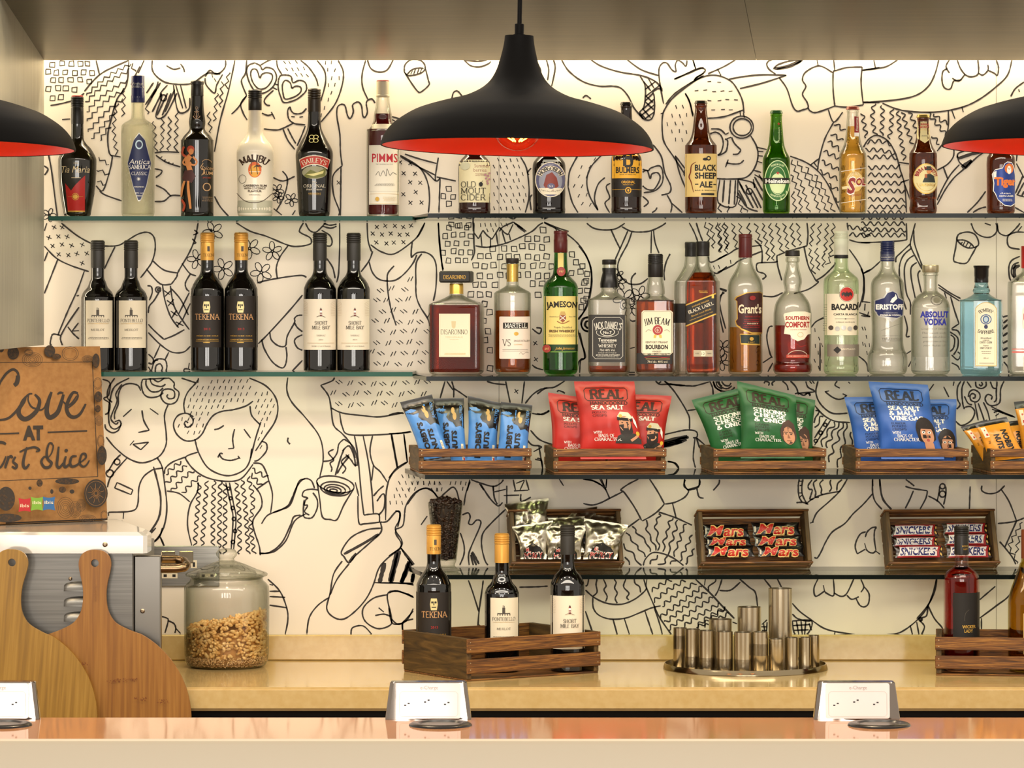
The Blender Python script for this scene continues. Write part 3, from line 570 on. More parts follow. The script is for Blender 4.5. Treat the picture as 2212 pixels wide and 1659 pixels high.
tile(1250, 480, 4.609, '''0,235 70,330 120,450 125,600 100,750 60,870 0,970;80,10 150,60 260,78 370,65 460,10;430,45 520,90 620,98 720,85 820,40 870,5;320,70 370,180 415,270;490,85 440,200 360,380;530,95 490,210 430,320 395,400 390,470 420,540 480,600 540,620 620,610 690,560;725,90 720,310;745,80 760,200 800,310;910,315 870,400 850,500 855,580;
 570,505 530,550 525,620 545,720 580,800;1100,5 1150,100 1185,190;1170,5 1200,100 1235,190;1290,340 1320,400 1475,320;1310,480 1380,510 1475,440;1400,655 1475,680;1440,690 1410,760 1400,900 1440,1100;100,950 40,960 25,1020 60,1080 110,1090;105,985 70,990 60,1030 100,1055;10,1100 60,1340 20,1370 10,1500;500,960 530,985 570,980;500,1260 560,1245;500,1495 560,1495''',
 zigs='1250,5 1290,100 1300,200;1310,5 1340,150 1340,260;1370,5 1400,150 1410,300;1440,5 1460,150 1470,310', fields='q/20/10:0,300 60,350 110,480 100,700 60,840 0,930;d/14/45:200,15 310,15 300,55 220,55;d/9/80:1330,440 1475,380 1475,430 1350,480', flowers='400,600,80;450,760,110;530,850,100;610,730,100;380,530,70')
tile(1550, 480, 4.609, '''370,180 430,240 445,330 440,410;385,440 410,405 560,400 600,385;385,440 400,490 460,510 480,540 445,570;600,330 590,345 600,440 640,580;600,330 700,290 840,250 890,235;890,235 900,120 890,5;860,240 880,340 910,450 980,585;980,585 1000,600 900,670 760,710;980,580 1060,530 1160,430 1165,400;0,370 120,310 210,260 440,230;0,500 150,430 220,380 440,290;
 450,735 560,740 650,700;0,655 60,680 90,690;70,700 20,750 30,870 80,1060;550,1035 510,1050 490,1150 520,1300 545,1350;450,1400 540,1340;500,1490 550,1400;1310,270 1400,400 1450,520 1450,700 1410,850;1450,510 1521,470;1310,175 1400,200 1521,205;930,1050 980,990 1060,950;1020,1200 1020,1480;1410,900 1521,940;1440,790 1521,800;1400,1330 1480,1400 1500,1490;1290,5 1300,80''',
 zigs='20,10 30,300;80,10 100,270;150,10 190,260;220,10 250,230;300,10 330,220;380,10 430,220;450,10 510,380;520,10 560,380;590,10 640,300;660,10 700,270;730,10 760,250;800,10 820,230;950,10 930,240;1020,10 1000,230;1090,10 1070,300;1160,10 1120,340;910,260 960,520;980,260 1010,480;1050,300 1060,450;5/18:1140,320 1090,430',
 waves='1300,50 1521,70;1310,120 1521,140', fields='d/13/75:940,1060 1050,980 1055,1480 940,1480;d/9/80:10,430 200,330 210,370 20,470;d/14/75:1410,950 1521,960 1521,1330 1420,1300;x/20/0:1430,800 1521,810 1521,930 1440,900', flowers='50,1250,90;40,1390,90')
tile(1860, 480, 4.608, '''450,10 455,175;455,175 340,190 0,205;540,10 510,120 490,210 500,260 560,380 610,470;525,80 530,200 570,330 610,440;490,215 400,300 350,350 345,400;500,260 430,320 390,400 380,500 400,700 450,870;525,330 460,380 430,480 450,700 490,800 490,920;555,400 500,450 500,560 540,760;590,480 565,530 600,700;20,510 100,470 190,390;0,460 30,560 30,700 10,800;
 765,620 880,700 990,760;770,650 980,785;830,700 850,760;890,740 930,880 975,1010;975,1010 900,1060;900,1070 960,1080 990,1130;890,1120 930,1160 920,1250 880,1290;880,1090 960,1150 960,1250 920,1320;900,1320 960,1370 990,1320 960,1290;900,1400 960,1430 980,1470;430,930 460,1050 450,1135 485,1135;450,1310 500,1280;470,1440 500,1380;
 955,180 955,150 980,115 1060,98 1130,120 1165,180 1165,230 1120,255;955,180 1020,178 1080,205 1120,250 1060,255 1000,225 955,180;955,150 940,260 920,370 950,400 1045,408 1100,330 1150,240;1010,200 990,215;1035,190 1015,230;1065,200 1040,245;1095,220 1075,255;
 1095,10 1130,90 1200,140 1280,150 1340,110 1355,50 1340,10;1355,10 1370,100 1440,135 1490,110 1560,40 1580,10;1622,100 1540,100 1470,130 1455,190 1480,250 1580,270;1560,90 1600,40;1580,340 1500,380 1470,450 1480,560 1510,600;1570,400 1510,430 1500,520 1560,580;0,930 90,940;40,810 35,880;75,890 65,930;1420,1390 1460,1440 1470,1500;1230,10 1290,30''',
 waves='0,15 440,15;0,75 445,80;0,125 440,130', thick='7:1580,430 1530,460 1530,540 1570,570;4:1410,945 1460,930;5:1415,1005 1460,970;5:1410,1065 1460,1020;5:1410,1135 1460,1100;5:1410,1205 1460,1180;5:1410,1275 1460,1250;5:1410,1345 1460,1330;5:1540,420 1510,470', fields='d/14/80:10,950 90,960 70,1400 10,1300')
tile(840, 800, 6.144, '''745,145 680,370;770,145 850,260;835,145 860,240 860,360;860,240 940,290 1040,360;1300,145 1400,175 1550,190;1550,145 1580,290 1610,430;1800,145 1765,440;1810,440 1900,330 2000,260 2100,230;1900,570 2000,585 2080,560 2130,530;0,595 100,565 200,570;0,840 150,835 290,810;30,850 110,1300;200,850 245,1210;0,1430 100,1300 245,1215;
 1880,795 2000,920 2180,990;1830,920 1900,990 1990,1000 2030,1020;1990,1000 2040,1300;2030,1020 1920,1080;1940,1180 2030,1200;1075,1450 1040,1598;1090,1450 1200,1490 1380,1540 1480,1500 1520,1450;1200,1500 1260,1590;1650,1450 1680,1590;1690,1500 1800,1455;1820,1450 1860,1590;1800,1460 1740,1590;1380,1540 1385,1598;1660,1600 1850,1590''',
 fields='x/17/0:1640,140 1750,140 1740,440 1670,440;x/14/0:1840,830 1990,930 1960,980 1840,920')
tile(1160, 800, 6.6375, '''0,340 120,260 250,240 400,150;0,620 90,630 180,580;1700,150 1760,200 1890,200 2124,215;1740,190 1780,160;1830,155 1900,200;290,310 310,290 370,310 400,330;1870,1305 1980,1330 2030,1400 1990,1480 1950,1490;0,1260 60,1280 80,1400;320,1560 380,1655;660,1560 800,1580 940,1655;900,1560 960,1655;1000,1560 990,1655''')
tile(1420, 810, 6.636, '''170,125 300,150 450,155 540,155 740,100;100,90 170,150 260,260 370,430 430,540 460,620 460,780;430,510 550,495;750,90 790,180 800,290;0,890 80,860 250,820 400,790 520,795 570,830 565,890 510,900;540,900 520,1080 515,1200 545,1330;560,900 590,1000 610,1050;560,900 700,1020;150,1240 240,1260 300,1330;
 400,1500 385,1560 430,1640 500,1640 590,1600 605,1500;890,1500 880,1560 800,1655;800,90 830,180 920,235;840,90 860,160 929,200;880,90 900,140 929,160''', thick='8:0,985 200,930 430,880;8:0,1010 200,960 450,890;8:40,1020 200,985 350,950;6:90,1030 250,990 420,930')
tile(1470, 800, 6.32, '''1140,180 1160,150 1210,170 1200,210;1260,210 1250,170 1290,145;1390,145 1450,200 1470,270;1500,145 1570,220 1600,300 1560,320;1710,150 1740,230 1830,290 1640,310 1600,330;1600,300 1680,340 1740,310 1770,350;450,150 480,230 560,280 680,280 740,230;500,150 560,230 640,250 700,210;560,150 600,200 660,210 690,170''')
tile(1740, 800, 5.1875, '''355,120 330,165 385,200;215,240 265,230;220,240 300,300 370,325 430,310 455,280;415,262 465,285;140,120 115,240 150,350 230,440 320,485 470,480;100,390 200,500 330,570 500,585;45,120 70,150;75,115 100,150;0,265 40,255 55,280;110,450 150,455 140,490 110,530 95,590;200,520 160,520 150,600 100,640;
 320,575 325,630 260,650 240,690 240,740 190,770 175,800 190,860;375,580 365,640 310,670 290,720 300,770 240,800 230,840 245,870;420,585 420,640 370,680 360,720 380,780 310,830 300,860 315,920 260,960 265,1030;460,590 465,640 430,690 430,740 445,820 400,860 390,900 400,970 360,1000 355,1050 360,1090;510,690 500,730 525,790 520,850;
 235,545 100,760;280,560 100,840;75,1225 30,1290 40,1330 75,1340 60,1400 50,1440 85,1445;130,1225 90,1260 100,1320 115,1370 110,1420 150,1420;200,1225 160,1270 180,1330 175,1380 200,1390;285,1225 275,1260 290,1320 265,1360;410,1225 360,1270 350,1350;0,1500 80,1440 200,1390 390,1355;480,130 500,150''', circles='220,610,18;170,700,20;115,790,18')
tile(1720, 1020, 6.914, '''45,105 30,200 40,360 90,450;100,105 85,200 90,330 150,460;45,135 90,135;50,200 90,195;45,310 90,310;40,380 90,340;0,455 100,450 180,480;760,105 650,280 500,430 320,590 260,700 245,750;205,760 260,745;1140,105 1140,300 1180,440 1280,555;1140,320 1000,480 850,620 720,770 540,890 440,1040 380,1170 330,1260 300,1285 270,1270;
 1200,820 1130,830 1060,890 1030,970;1040,890 960,920 900,1020 880,1120 910,1220;910,1220 1030,1150;1040,1150 1090,1195 1150,1205 1190,1170;1020,1060 1045,1150;1190,1170 1165,1000 1170,870 1200,825;1190,1180 1250,1225''', thick='4.5:1245,105 1265,300 1310,430 1420,555')
tile(1800, 800, 5.369, '''1165,160 1100,250;1280,190 1340,310;1480,125 1440,200 1440,330 1470,400 1430,450;1520,125 1490,220 1500,380 1520,450;1565,310 1580,250 1630,225 1690,260 1700,320 1660,365 1600,350 1585,300 1610,270 1645,285 1640,320 1615,320;1650,130 1660,190 1720,210 1770,180 1770,130;1690,160 1710,180 1730,160 1715,135;
 1980,125 1940,220 1930,370 1850,410 1790,390 1760,330 1790,280 1840,300 1830,340;1900,130 1890,250 1890,340 1860,370;1740,370 1790,480 1820,610;1680,380 1740,550 1750,600;1640,370 1680,580;1520,300 1560,380 1610,400;1520,430 1590,420 1640,480 1600,580 1490,640 1420,590;1830,420 2000,500 2100,540;1840,450 2110,545;1860,490 1920,470 1970,500;1880,530 1920,500;
 1400,130 1390,180;1550,130 1600,200;1820,130 1850,200 1890,210;455,1265 460,1342;540,1265 540,1342;840,1265 900,1310 940,1342''')
tile(1860, 1060, 6.284, '''710,0 660,120 600,240;900,0 880,100 800,250;910,70 1040,140 1130,240;1065,-60 1060,10 1030,150;1150,-60 1150,50 1120,190;1480,-60 1470,250;1640,-70 1640,0 1730,40 1850,20 1950,-70;1900,-20 2010,150 2110,410;1855,445 2010,430 2110,410 2212,370;2110,410 2030,590 1950,770;1880,690 1950,770 2050,900 2100,1000;600,-60 700,-30 900,0''',
 zigs='2190,430 2110,560 2010,760 2090,900 2110,990;2212,560 2130,680 2110,850', circles='1105,45,42;1105,-60,35')
tile(1980, 1100, 4.147, '''180,625 160,740 100,860 0,980;100,860 90,950 50,970;30,1000 70,1050 45,1120;100,860 160,980 230,1065 210,1110;705,690 565,810;890,625 830,770 720,860 565,975;580,975 580,1080;0,1010 20,1120''', circles='35,985,16;35,985,8')
tile(1500, 1240, 3.95, '''1055,40 1020,120 1035,190 1110,145;1110,145 1130,165 1190,180 1185,40;1110,145 1100,95;1190,160 1250,190 1300,165 1360,40;1300,180 1340,215 1390,200 1400,190;1380,210 1410,265 1450,280 1485,250 1490,170 1450,110;1420,45 1445,110 1420,155;835,250 900,320 1010,400 1100,460 1200,490 1370,517;835,340 880,380 960,400 1000,395;
 835,400 860,515 960,515 1000,400 835,400;870,400 890,515;910,400 920,515;950,400 940,515;840,440 990,430;850,480 975,475;1640,517 1750,500 1870,420 1970,310 2030,180 2065,40;1840,435 1860,515;1200,490 1195,515;575,430 620,390;590,420 600,490;620,410 615,490;570,450 620,450;575,480 620,480''')
tile(1260, 1020, 4.365, '''0,65 100,85 180,130 215,170;170,65 215,170 250,250;220,65 215,150;0,295 80,310 160,290 250,245 370,185;520,65 430,110 355,165 385,190 450,280 500,360 550,455;625,65 700,180 765,300;765,300 700,370 630,420 555,460;770,300 860,285 950,240 990,190 985,165 950,130 955,65;985,165 1080,135 1100,100 1095,65;1070,150 1090,230 1135,245;840,290 875,430;710,375 860,425 940,460 1025,500;530,440 420,520;
 460,510 495,540 500,575 570,620 590,670 630,720 630,750;595,450 605,500 590,540 630,590 640,650 680,690 685,740;710,390 730,410 690,440 695,480 670,520 705,570 690,640 720,690 700,740;845,430 840,450 800,470 815,520 780,560 790,610 750,650 770,700 750,750;890,450 870,480 885,540 840,570 855,630 810,670 820,720 800,780;975,490 945,500 945,560 910,580 925,640 885,660 890,710 855,750 860,800;
 400,570 440,600 455,650 510,690 520,730 570,760 585,800;380,670 400,730 470,760 495,830 550,880;1030,590 1000,620 1010,660 965,690 970,740 925,760 930,820 910,840;1050,720 1025,740 1030,780 985,800 980,850 965,870;565,880 585,820 650,760 740,765 850,810 945,880;700,780 690,820 640,830 630,870;795,790 770,820 770,860 700,870;880,835 830,840 820,870;390,800 430,840 435,875;
 50,1010 40,1060 20,1075;130,1010 120,1060 130,1130 90,1170;190,1010 215,1070 195,1110 225,1170 210,1220;290,1010 310,1040 295,1090 320,1140 300,1190 320,1235;400,1010 380,1080 430,1140 410,1180 430,1205;480,1010 490,1050 530,1080 540,1135;20,1110 100,1180 220,1235 360,1245 480,1200 570,1130 600,1090;600,1010 590,1070;90,1180 95,1280 150,1350 260,1385 400,1375 520,1330 640,1280 730,1260;
 570,1010 600,1100 660,1240 720,1370 830,1530;670,1280 720,1430 745,1530;280,1385 320,1530;385,1375 435,1530;580,1305 655,1530;20,1310 90,1520''',
 waves='640,1120 730,1060 830,1010;660,1220 800,1110 960,1020;740,1260 900,1140 1060,1040;720,1370 900,1240 1120,1080;770,1420 950,1280 1160,1130;800,1480 1000,1330 1220,1180;930,1460 1080,1360 1280,1240;1060,1470 1180,1400 1320,1290')
tile(1400, 1240, 5.267, '''650,60 640,130;770,60 760,90 690,140 690,190;840,60 800,180 760,250;810,185 900,190 960,170 1050,90;1040,55 1150,150 1220,210 1245,370;1320,55 1400,155;1470,55 1520,155;960,545 1010,565;1830,560 1860,640''', waves='540,600 700,480 880,380;640,600 780,520 920,450', thick='4:540,60 700,210 830,350 980,505')
tile(880, 1040, 4.424, '''0,220 80,110 160,65 230,80 300,155 360,110 430,55 470,90 495,190;600,0 560,110 540,230;130,415 190,330;525,320 580,300 600,340 585,400 620,410 660,370 700,380 690,440 620,600 585,700 590,800;505,490 540,600 540,700 500,800;940,265 800,400 720,500 710,620 740,750 770,800;700,25 780,150 850,225 880,230 910,200;820,40 830,150 860,220;830,100 940,75;950,40 950,220;920,135 1070,130;1085,120 1090,190 1180,150;0,730 50,800;0,980 60,990;0,1070 60,1110''',
 fields='d/10/100:0,0 590,0 540,120 500,60 430,30 360,80 300,130 240,60 160,40 80,90 0,190', thick='5:610,680 660,800;5:620,670 685,790;5:605,700 630,800')
tile(840, 1100, 4.366, '''0,440 110,360 120,290 60,190 100,100 100,30 60,15;110,360 240,520;0,690 230,705;0,790 80,770 230,830;0,930 30,1070 100,1080 140,1060 230,960;130,1080 130,1150;750,670 790,780 850,970;890,670 880,750 850,970 840,1115;850,1090 880,1115;1230,735 1380,732 1500,725''', thick='9:100,390 20,690;9:190,490 120,690;7:235,600 215,690')
tile(80, 780, 3.814, '''540,150 600,180 590,280 550,310 600,350 590,420 560,440;640,140 590,220 580,300 620,340;760,140 640,210 600,330 590,450 600,530 640,560 690,530 680,490 640,500;700,190 650,270 660,330 620,430 610,480 650,520 670,500;560,520 570,560 620,590 670,570 695,510;855,245 830,200 760,185 700,210 670,280 670,350 640,430 640,480;870,150 860,200 880,270 930,300 1000,290 1040,260;900,150 900,200 940,250 1000,250 1040,220;930,140 950,190 1020,210 1060,190;
 960,150 1000,170 1050,140;1090,140 1130,180 1130,220 1170,260 1150,330 1100,355 1050,340 1020,290 1040,240 1090,230 1130,250 1130,300 1090,310 1070,290 1080,275;870,150 980,145 1090,140;710,458 780,395;930,390 1000,440;865,405 880,490 925,570;925,570 835,588;765,695 800,655;790,685 920,668;920,668 855,730;855,730 790,685;1080,360 1050,450 1065,600 1060,700 1000,790 870,838 750,800 640,710 570,625;
 690,770 640,820 580,920;740,800 650,900 600,970 580,1040;990,795 1030,870 1050,1000 1070,1200 1050,1350 1000,1450 920,1525;970,890 1040,880;960,890 880,950 840,1040 830,1180 780,1235 590,1245;590,1245 590,1275;715,1245 710,1300;660,1000 790,1060;790,1060 775,1100;775,1100 640,1045;640,1045 660,1000;1010,1440 1045,1525;
 1330,150 1310,180 1240,260 1210,350 1220,430;1290,460 1230,430 1160,450 1125,520 1150,600 1220,655 1300,650 1360,600 1400,520 1450,450 1520,415 1620,400 1720,370 1780,330;1260,450 1285,480 1280,520 1240,545 1215,520 1225,495 1245,510;1750,140 1880,200 1960,290 1985,390 1960,500 1880,620 1800,740;1755,370 1770,450 1840,525;1845,500 1800,640 1760,800;1850,660 1890,680 1890,740 1830,810 1790,825;
 1300,640 1330,750 1400,870 1500,930 1600,942 1700,900 1750,830 1770,720;1460,565 1500,555 1540,530;1705,560 1760,635;1628,560 1612,640 1622,718;1622,718 1575,722;1490,795 1510,760 1530,765;1500,765 1530,805 1590,818 1640,808 1670,795;1655,780 1675,805;1325,750 1230,785 1240,830 1300,900 1400,960 1550,990 1680,970 1780,850;1225,790 1120,830 1060,880 1050,930;1780,840 1850,850 1890,920 1910,985;1910,985 1810,1055;1070,1070 1170,1090 1260,1160;
 1330,1000 1320,1080 1260,1190 1240,1350 1275,1520;1780,1020 1840,1100 1850,1200 1780,1310 1790,1400 1830,1520 1840,1600;1910,985 1940,1100 1925,1250;1850,1340 1900,1270 2000,1230 2080,1190 2120,1100 2160,990 2212,970;1840,1585 1950,1570 2050,1480 2120,1320 2212,1260;1555,1000 1600,1200 1615,1300 1600,1550;1585,1000 1620,1180 1640,1300 1620,1550;2070,630 2065,660 2085,685;1190,140 1250,160 1310,180;1330,140 1325,180''',
 waves='1340,1000 1320,1250 1300,1520;1400,985 1380,1250 1360,1520;1460,985 1450,1250 1450,1520;1510,990 1505,1250 1500,1590;1550,1010 1550,1250 1545,1590;1640,1000 1665,1250 1670,1590;1690,980 1720,1250 1740,1590;1740,950 1780,1150 1760,1350 1790,1590;1060,930 1130,870 1190,830;1065,1010 1150,930 1230,860;1110,1070 1200,970 1290,900;1200,1090 1270,1010 1350,950;1770,890 1900,960;1760,930 1850,1030',
 fields='d/11/110:1240,330 1320,200 1400,150 1740,150 1780,250 1740,360 1500,400 1400,480 1350,600 1240,640 1150,560 1150,470 1230,450;d/11/110:1790,200 1890,220 1970,380 1940,500 1860,640 1790,740 1850,500 1780,420;d/9/110:1840,690 1880,690 1870,750 1810,800',
 circles='660,830,24;600,925,30;1578,1050,12;1595,1130,12;1612,1210,13;1622,1300,14;1632,1400,14;1615,1490,14', thick='4.5:960,870 1000,1020 1020,1150 1000,1300 900,1450')
tile(560, 780, 2.675, '''165,95 160,170 190,240 270,330 350,440 370,560 350,670;355,140 420,115 435,95;355,140 400,200 415,270 430,370 480,420 530,480 555,560;415,270 480,300 600,315 700,322 830,298;465,300 480,380 520,425 700,425 880,410;550,430 570,550 590,770 605,890;600,430 630,580 650,740 660,880;655,430 640,520 660,600 700,640 740,700;660,600 650,690;765,420 800,615;835,420 855,580;
 860,580 770,650 735,750 730,920;840,880 850,830 900,760 960,735 1010,760 1030,790;700,930 740,925 790,870 815,880 800,960;790,970 830,950 840,880;790,970 790,1000 820,1050 815,1080;415,640 420,620 410,590 430,570 400,530 430,510;480,650 500,620 475,580 520,540;370,580 420,570 450,530 460,480 490,450;555,610 550,560 520,490 480,520;570,600 550,600 530,570 500,540;490,450 540,490 565,560 565,600;
 335,700 350,800 365,900 410,915 450,915 490,830 545,740;340,745 300,740 260,750 250,780 280,790 270,800 260,830 280,835 262,870 290,890;260,800 255,890 280,908 310,900 335,850 335,800 310,760;80,875 160,840 190,790 220,720 260,680 300,690 320,735;0,1110 60,1105 130,1050 180,950 200,900 240,890;
 570,780 575,930 610,940 700,930;605,890 640,885 690,885 695,930;555,700 575,780;660,780 690,745 720,720;680,810 710,770 725,780 720,850 690,890;700,930 705,985 650,1040 560,1120 520,1165 490,1130 475,1100 530,1020 620,975 705,965;480,1155 430,1230 410,1340 390,1430 430,1480 490,1490 560,1440 620,1370 660,1290 690,1200 740,1140 820,1080;520,1170 450,1260 410,1350;405,1365 340,1410 290,1480 275,1575;820,1080 850,1130 890,1180;665,1280 780,1282 890,1285;
 740,1350 660,1370 600,1430 610,1500 680,1545 750,1530 765,1490 740,1350 800,1330 890,1360;765,1490 800,1520 850,1500 890,1430;690,1425 720,1450;670,1470 720,1462 760,1475;530,1578 540,1540 600,1530 650,1578;830,1560 830,1510 890,1490;50,1260 120,1330 160,1430 165,1500 150,1578;60,1290 80,1295;60,1330 120,1330;60,1360 150,1365;60,1410 160,1425''',
 fields='d/11/75:745,850 760,730 810,660 900,620 1060,690 1060,770 1020,780 960,720 900,740 840,810 820,860 790,850;p/24/0:400,105 450,100 1060,100 1020,190 850,290 700,310 440,290 420,210',
 circles='440,712,110,46,10;440,738,86,40,8;437,742,62,28,8;432,745,42,18,8;430,748,22,9,8', thick='6:490,1115 600,1055 690,1000;6:520,1160 560,1110;10:725,1165 695,1280;10:795,1105 755,1275;10:875,1160 820,1280;8:890,1230 885,1280;4:440,660 470,560 490,510;4:450,650 480,600 520,550')
tile(300, 1140, 4.881, '''85,105 180,0;90,190 160,150 220,90 250,0;230,100 270,190;240,935 290,950 310,980 275,1110;310,980 370,1010 390,1060 380,1110;390,1060 440,1115''')
_me = bpy.data.meshes.new('line_drawing'); _me.from_pydata(_mv, [], _mf); _me.materials.append(WALLINK)
_o = bpy.data.objects.new('line_drawing', _me); COL.objects.link(_o); _o.parent = wall_back
_o['label'] = 'black crayon line drawing of cartoon faces, hands and patterned clothes'
# ---------------------------------------------------------------- bottles
DIF = {}
def interp(prof, y):
    """prof: (halfwidth, y) from top to bottom in photograph px"""
    if y <= prof[0][1]: return prof[0][0]
    for (r0, y0), (r1, y1) in zip(prof, prof[1:]):
        if y <= y1: return r0 + (r1 - r0) * (y - y0) / max(y1 - y0, 1e-6)
    return prof[-1][0]
class Bottle:
    def __init__(s, name, label, cx, z, d, prof, group, ybase, flat=0.0, yaw=0.0, corner=.3, cat='bottle', sub=4, corners=()):
        """prof: (half width px, y px) from the mouth down; ybase: photograph y of the base; flat>0: square section with that depth ratio"""
        s.s = SC(d); s.cx = cx; s.yb = ybase; s.flat = flat; s.corner = corner
        p = smooth_line(prof, sub) if sub else list(prof); s.prof = p
        x = Wd(cx, 0, d).x
        s.root = thing(name, (x, -d, z), label, cat, group, R(yaw))
    def z(s, y): return (s.yb - y) * s.s
    def sec(s, r, z, inset=0):
        r = r * s.s - inset
        if not s.flat: return [(max(r, 1e-5) * math.cos(2 * math.pi * i / 40), max(r, 1e-5) * math.sin(2 * math.pi * i / 40), z) for i in range(40)]
        return s.rsec(r, z)
    def rsec(s, r, z):
        """rounded rectangle; turns round where the bottle is narrow"""
        rmax = max(q[0] for q in s.prof) * s.s; t = min(1, max(0, (r / rmax - .45) / .4)); hy = r * (1 + (s.flat - 1) * t)
        k = r * (1 - t) + t * s.corner * min(r, hy); k = min(k, r, hy); pts = []
        for q in range(4):
            cx_ = (r - k) * (1 if q in (0, 3) else -1); cy_ = (hy - k) * (1 if q in (0, 1) else -1)
            for i in range(10): a = R(q * 90 + i * 10); pts.append((cx_ + k * math.cos(a), cy_ + k * math.sin(a), z))
        return pts
    def solid(s, m, y0=None, y1=None, name='glass_body', inset=0, smooth=40):
        pr = [q for q in s.prof if (y0 is None or q[1] >= y0) and (y1 is None or q[1] <= y1)]
        if y0 is not None and y0 > s.prof[0][1]: pr = [(interp(s.prof, y0), y0)] + pr
        secs = [s.sec(max(r, .5), max(s.z(y), .0003 + (inset if y > s.yb - 1 else 0)), inset) for r, y in reversed(pr)]
        return MB().loft(secs).build(name, m, s.root, smooth)
    def shell(s, m, t=.0028, bottom=.006, name='glass_body', smooth=40):
        out = [s.sec(r, max(s.z(y), .0003)) for r, y in reversed(s.prof)]
        inn = []
        for r, y in s.prof:
            z = s.z(y)
            if z <= bottom + .001: break
            inn.append(s.sec(r, z, min(t, r * s.s * .3)))
        r = interp(s.prof, s.yb - bottom / s.s); inn.append(s.sec(r * .93, bottom, t))
        n = 40; secs = out + inn; b = MB(); b.loft(secs, 0, True, True)
        return b.build(name, m, s.root, smooth)
    def liquid(s, m, ylev, t=.0026, bottom=.0062):
        pr = [(interp(s.prof, ylev), ylev)] + [q for q in s.prof if q[1] > ylev and s.z(q[1]) > bottom]
        secs = [s.sec(interp(s.prof, s.yb - bottom / s.s) * .93, bottom - .0002, t)] + [s.sec(r, s.z(y), min(t, r * s.s * .3)) for r, y in reversed(pr)]
        return MB().loft(secs).build('liquid', m, s.root, 40)
    def cap(s, m, parts, name='cap', sub=0):
        """parts: (half width px, y px) top to bottom"""
        pr = smooth_line(parts, sub) if sub else parts
        return MB().lathe([(r * s.s, s.z(y)) for r, y in reversed(pr)], 0, 36).build(name, m, s.root, 30)
    def surf(s, x, y, off):
        """photograph px relative to the bottle's axis -> on the bottle's front"""
        r = interp(s.prof, y) * s.s; z = s.z(y); X = x * s.s
        if s.flat:
            rmax = max(q[0] for q in s.prof) * s.s; t = min(1, max(0, (r / rmax - .45) / .4)); hy = r * (1 + (s.flat - 1) * t)
            k = max(r * (1 - t) + t * s.corner * min(r, hy), 1e-4); X = max(-r, min(r, X)); e = abs(X) - (r - k)
            Y = hy if e <= 0 else hy - k + math.sqrt(max(k * k - e * e, 0))
            return Vector((X + (off * (1 if X > 0 else -1) * (e / k) if e > 0 else 0), -(Y + off), z))
        q = max(-.995, min(.995, X / r)); a = math.asin(q)
        return Vector(((r + off) * math.sin(a), -(r + off) * math.cos(a), z))
    def capsurf(s, r):
        def f(x, y, off):
            rr = r * s.s; q = max(-.995, min(.995, x * s.s / rr)); a = math.asin(q)
            return Vector(((rr + off) * math.sin(a), -(rr + off) * math.cos(a), s.z(y)))
        return f
    def pr(s, step=6, stepy=9): return Print(s.surf, step, stepy)
def ridges(r, y0, y1, n, dr=1.2):
    out = []
    for i in range(n):
        a = y0 + (y1 - y0) * i / n; b = y0 + (y1 - y0) * (i + 1) / n
        out += [(r, a), (r + dr, a + (b - a) * .25), (r + dr, a + (b - a) * .75), (r, b - .01)]
    return out
BLKCAP = mat('cap_black', '17130f', .38); BLKCAP2 = mat('cap_black_satin', '262420', .5)
GOLDCAP = mat('cap_gold_orange', 'cf9a45', .35, .35); GOLDF = mat('gold_foil', 'd8b054', .3, .7)
def glass(n, c): return mat(n, c, 0.01, trans=1, ior=1.48)
LQ_WHISKY = mat('whisky_liquid', 'b8541c', 0, trans=1, ior=1.36); LQ_AMBER = mat('amber_liquid', 'c98a3a', 0, trans=1, ior=1.36)
LQ_RED = mat('red_liquid', 'a51c1c', 0, trans=1, ior=1.36); LQ_DARK = mat('dark_red_liquid', '2a0406', .03)
LQ_CLEAR = mat('clear_liquid', 'ffffff', 0, trans=1, ior=1.34)
BROWN = glass('brown_glass', '55220a')
# ------------------------------------------------ wine bottles (left lower shelf, then the crate on the counter)
def tower(P, x, y, m, s=1.0):
    P.rect(x - 3 * s, y, x + 3 * s, y + 12 * s, m); P.rect(x - 2 * s, y - 5 * s, x - .5 * s, y, m); P.rect(x + .7 * s, y - 4 * s, x + 1.8 * s, y, m)
    P.rect(x - 13 * s, y + 11 * s, x + 13 * s, y + 13 * s, m)
    for k in range(6): P.rect(x + (-13 + k * 4.9) * s, y + 13 * s, x + (-11.5 + k * 4.9) * s, y + 16 * s, m)
def tiki(P, x, y, m, s=1.0):
    P.poly([(x - 6 * s, y), (x + 6 * s, y), (x + 8 * s, y + 12 * s), (x + 6 * s, y + 24 * s), (x - 6 * s, y + 24 * s), (x - 8 * s, y + 12 * s)], m)
    for dx in (-3.5, 3.5): P.ell(x + dx * s, y + 8 * s, 2 * s, 2.4 * s, BLACK, n=8)
    P.rect(x - 1 * s, y + 6 * s, x + 1 * s, y + 14 * s, BLACK); P.rect(x - 4.5 * s, y + 17 * s, x + 4.5 * s, y + 19 * s, BLACK)
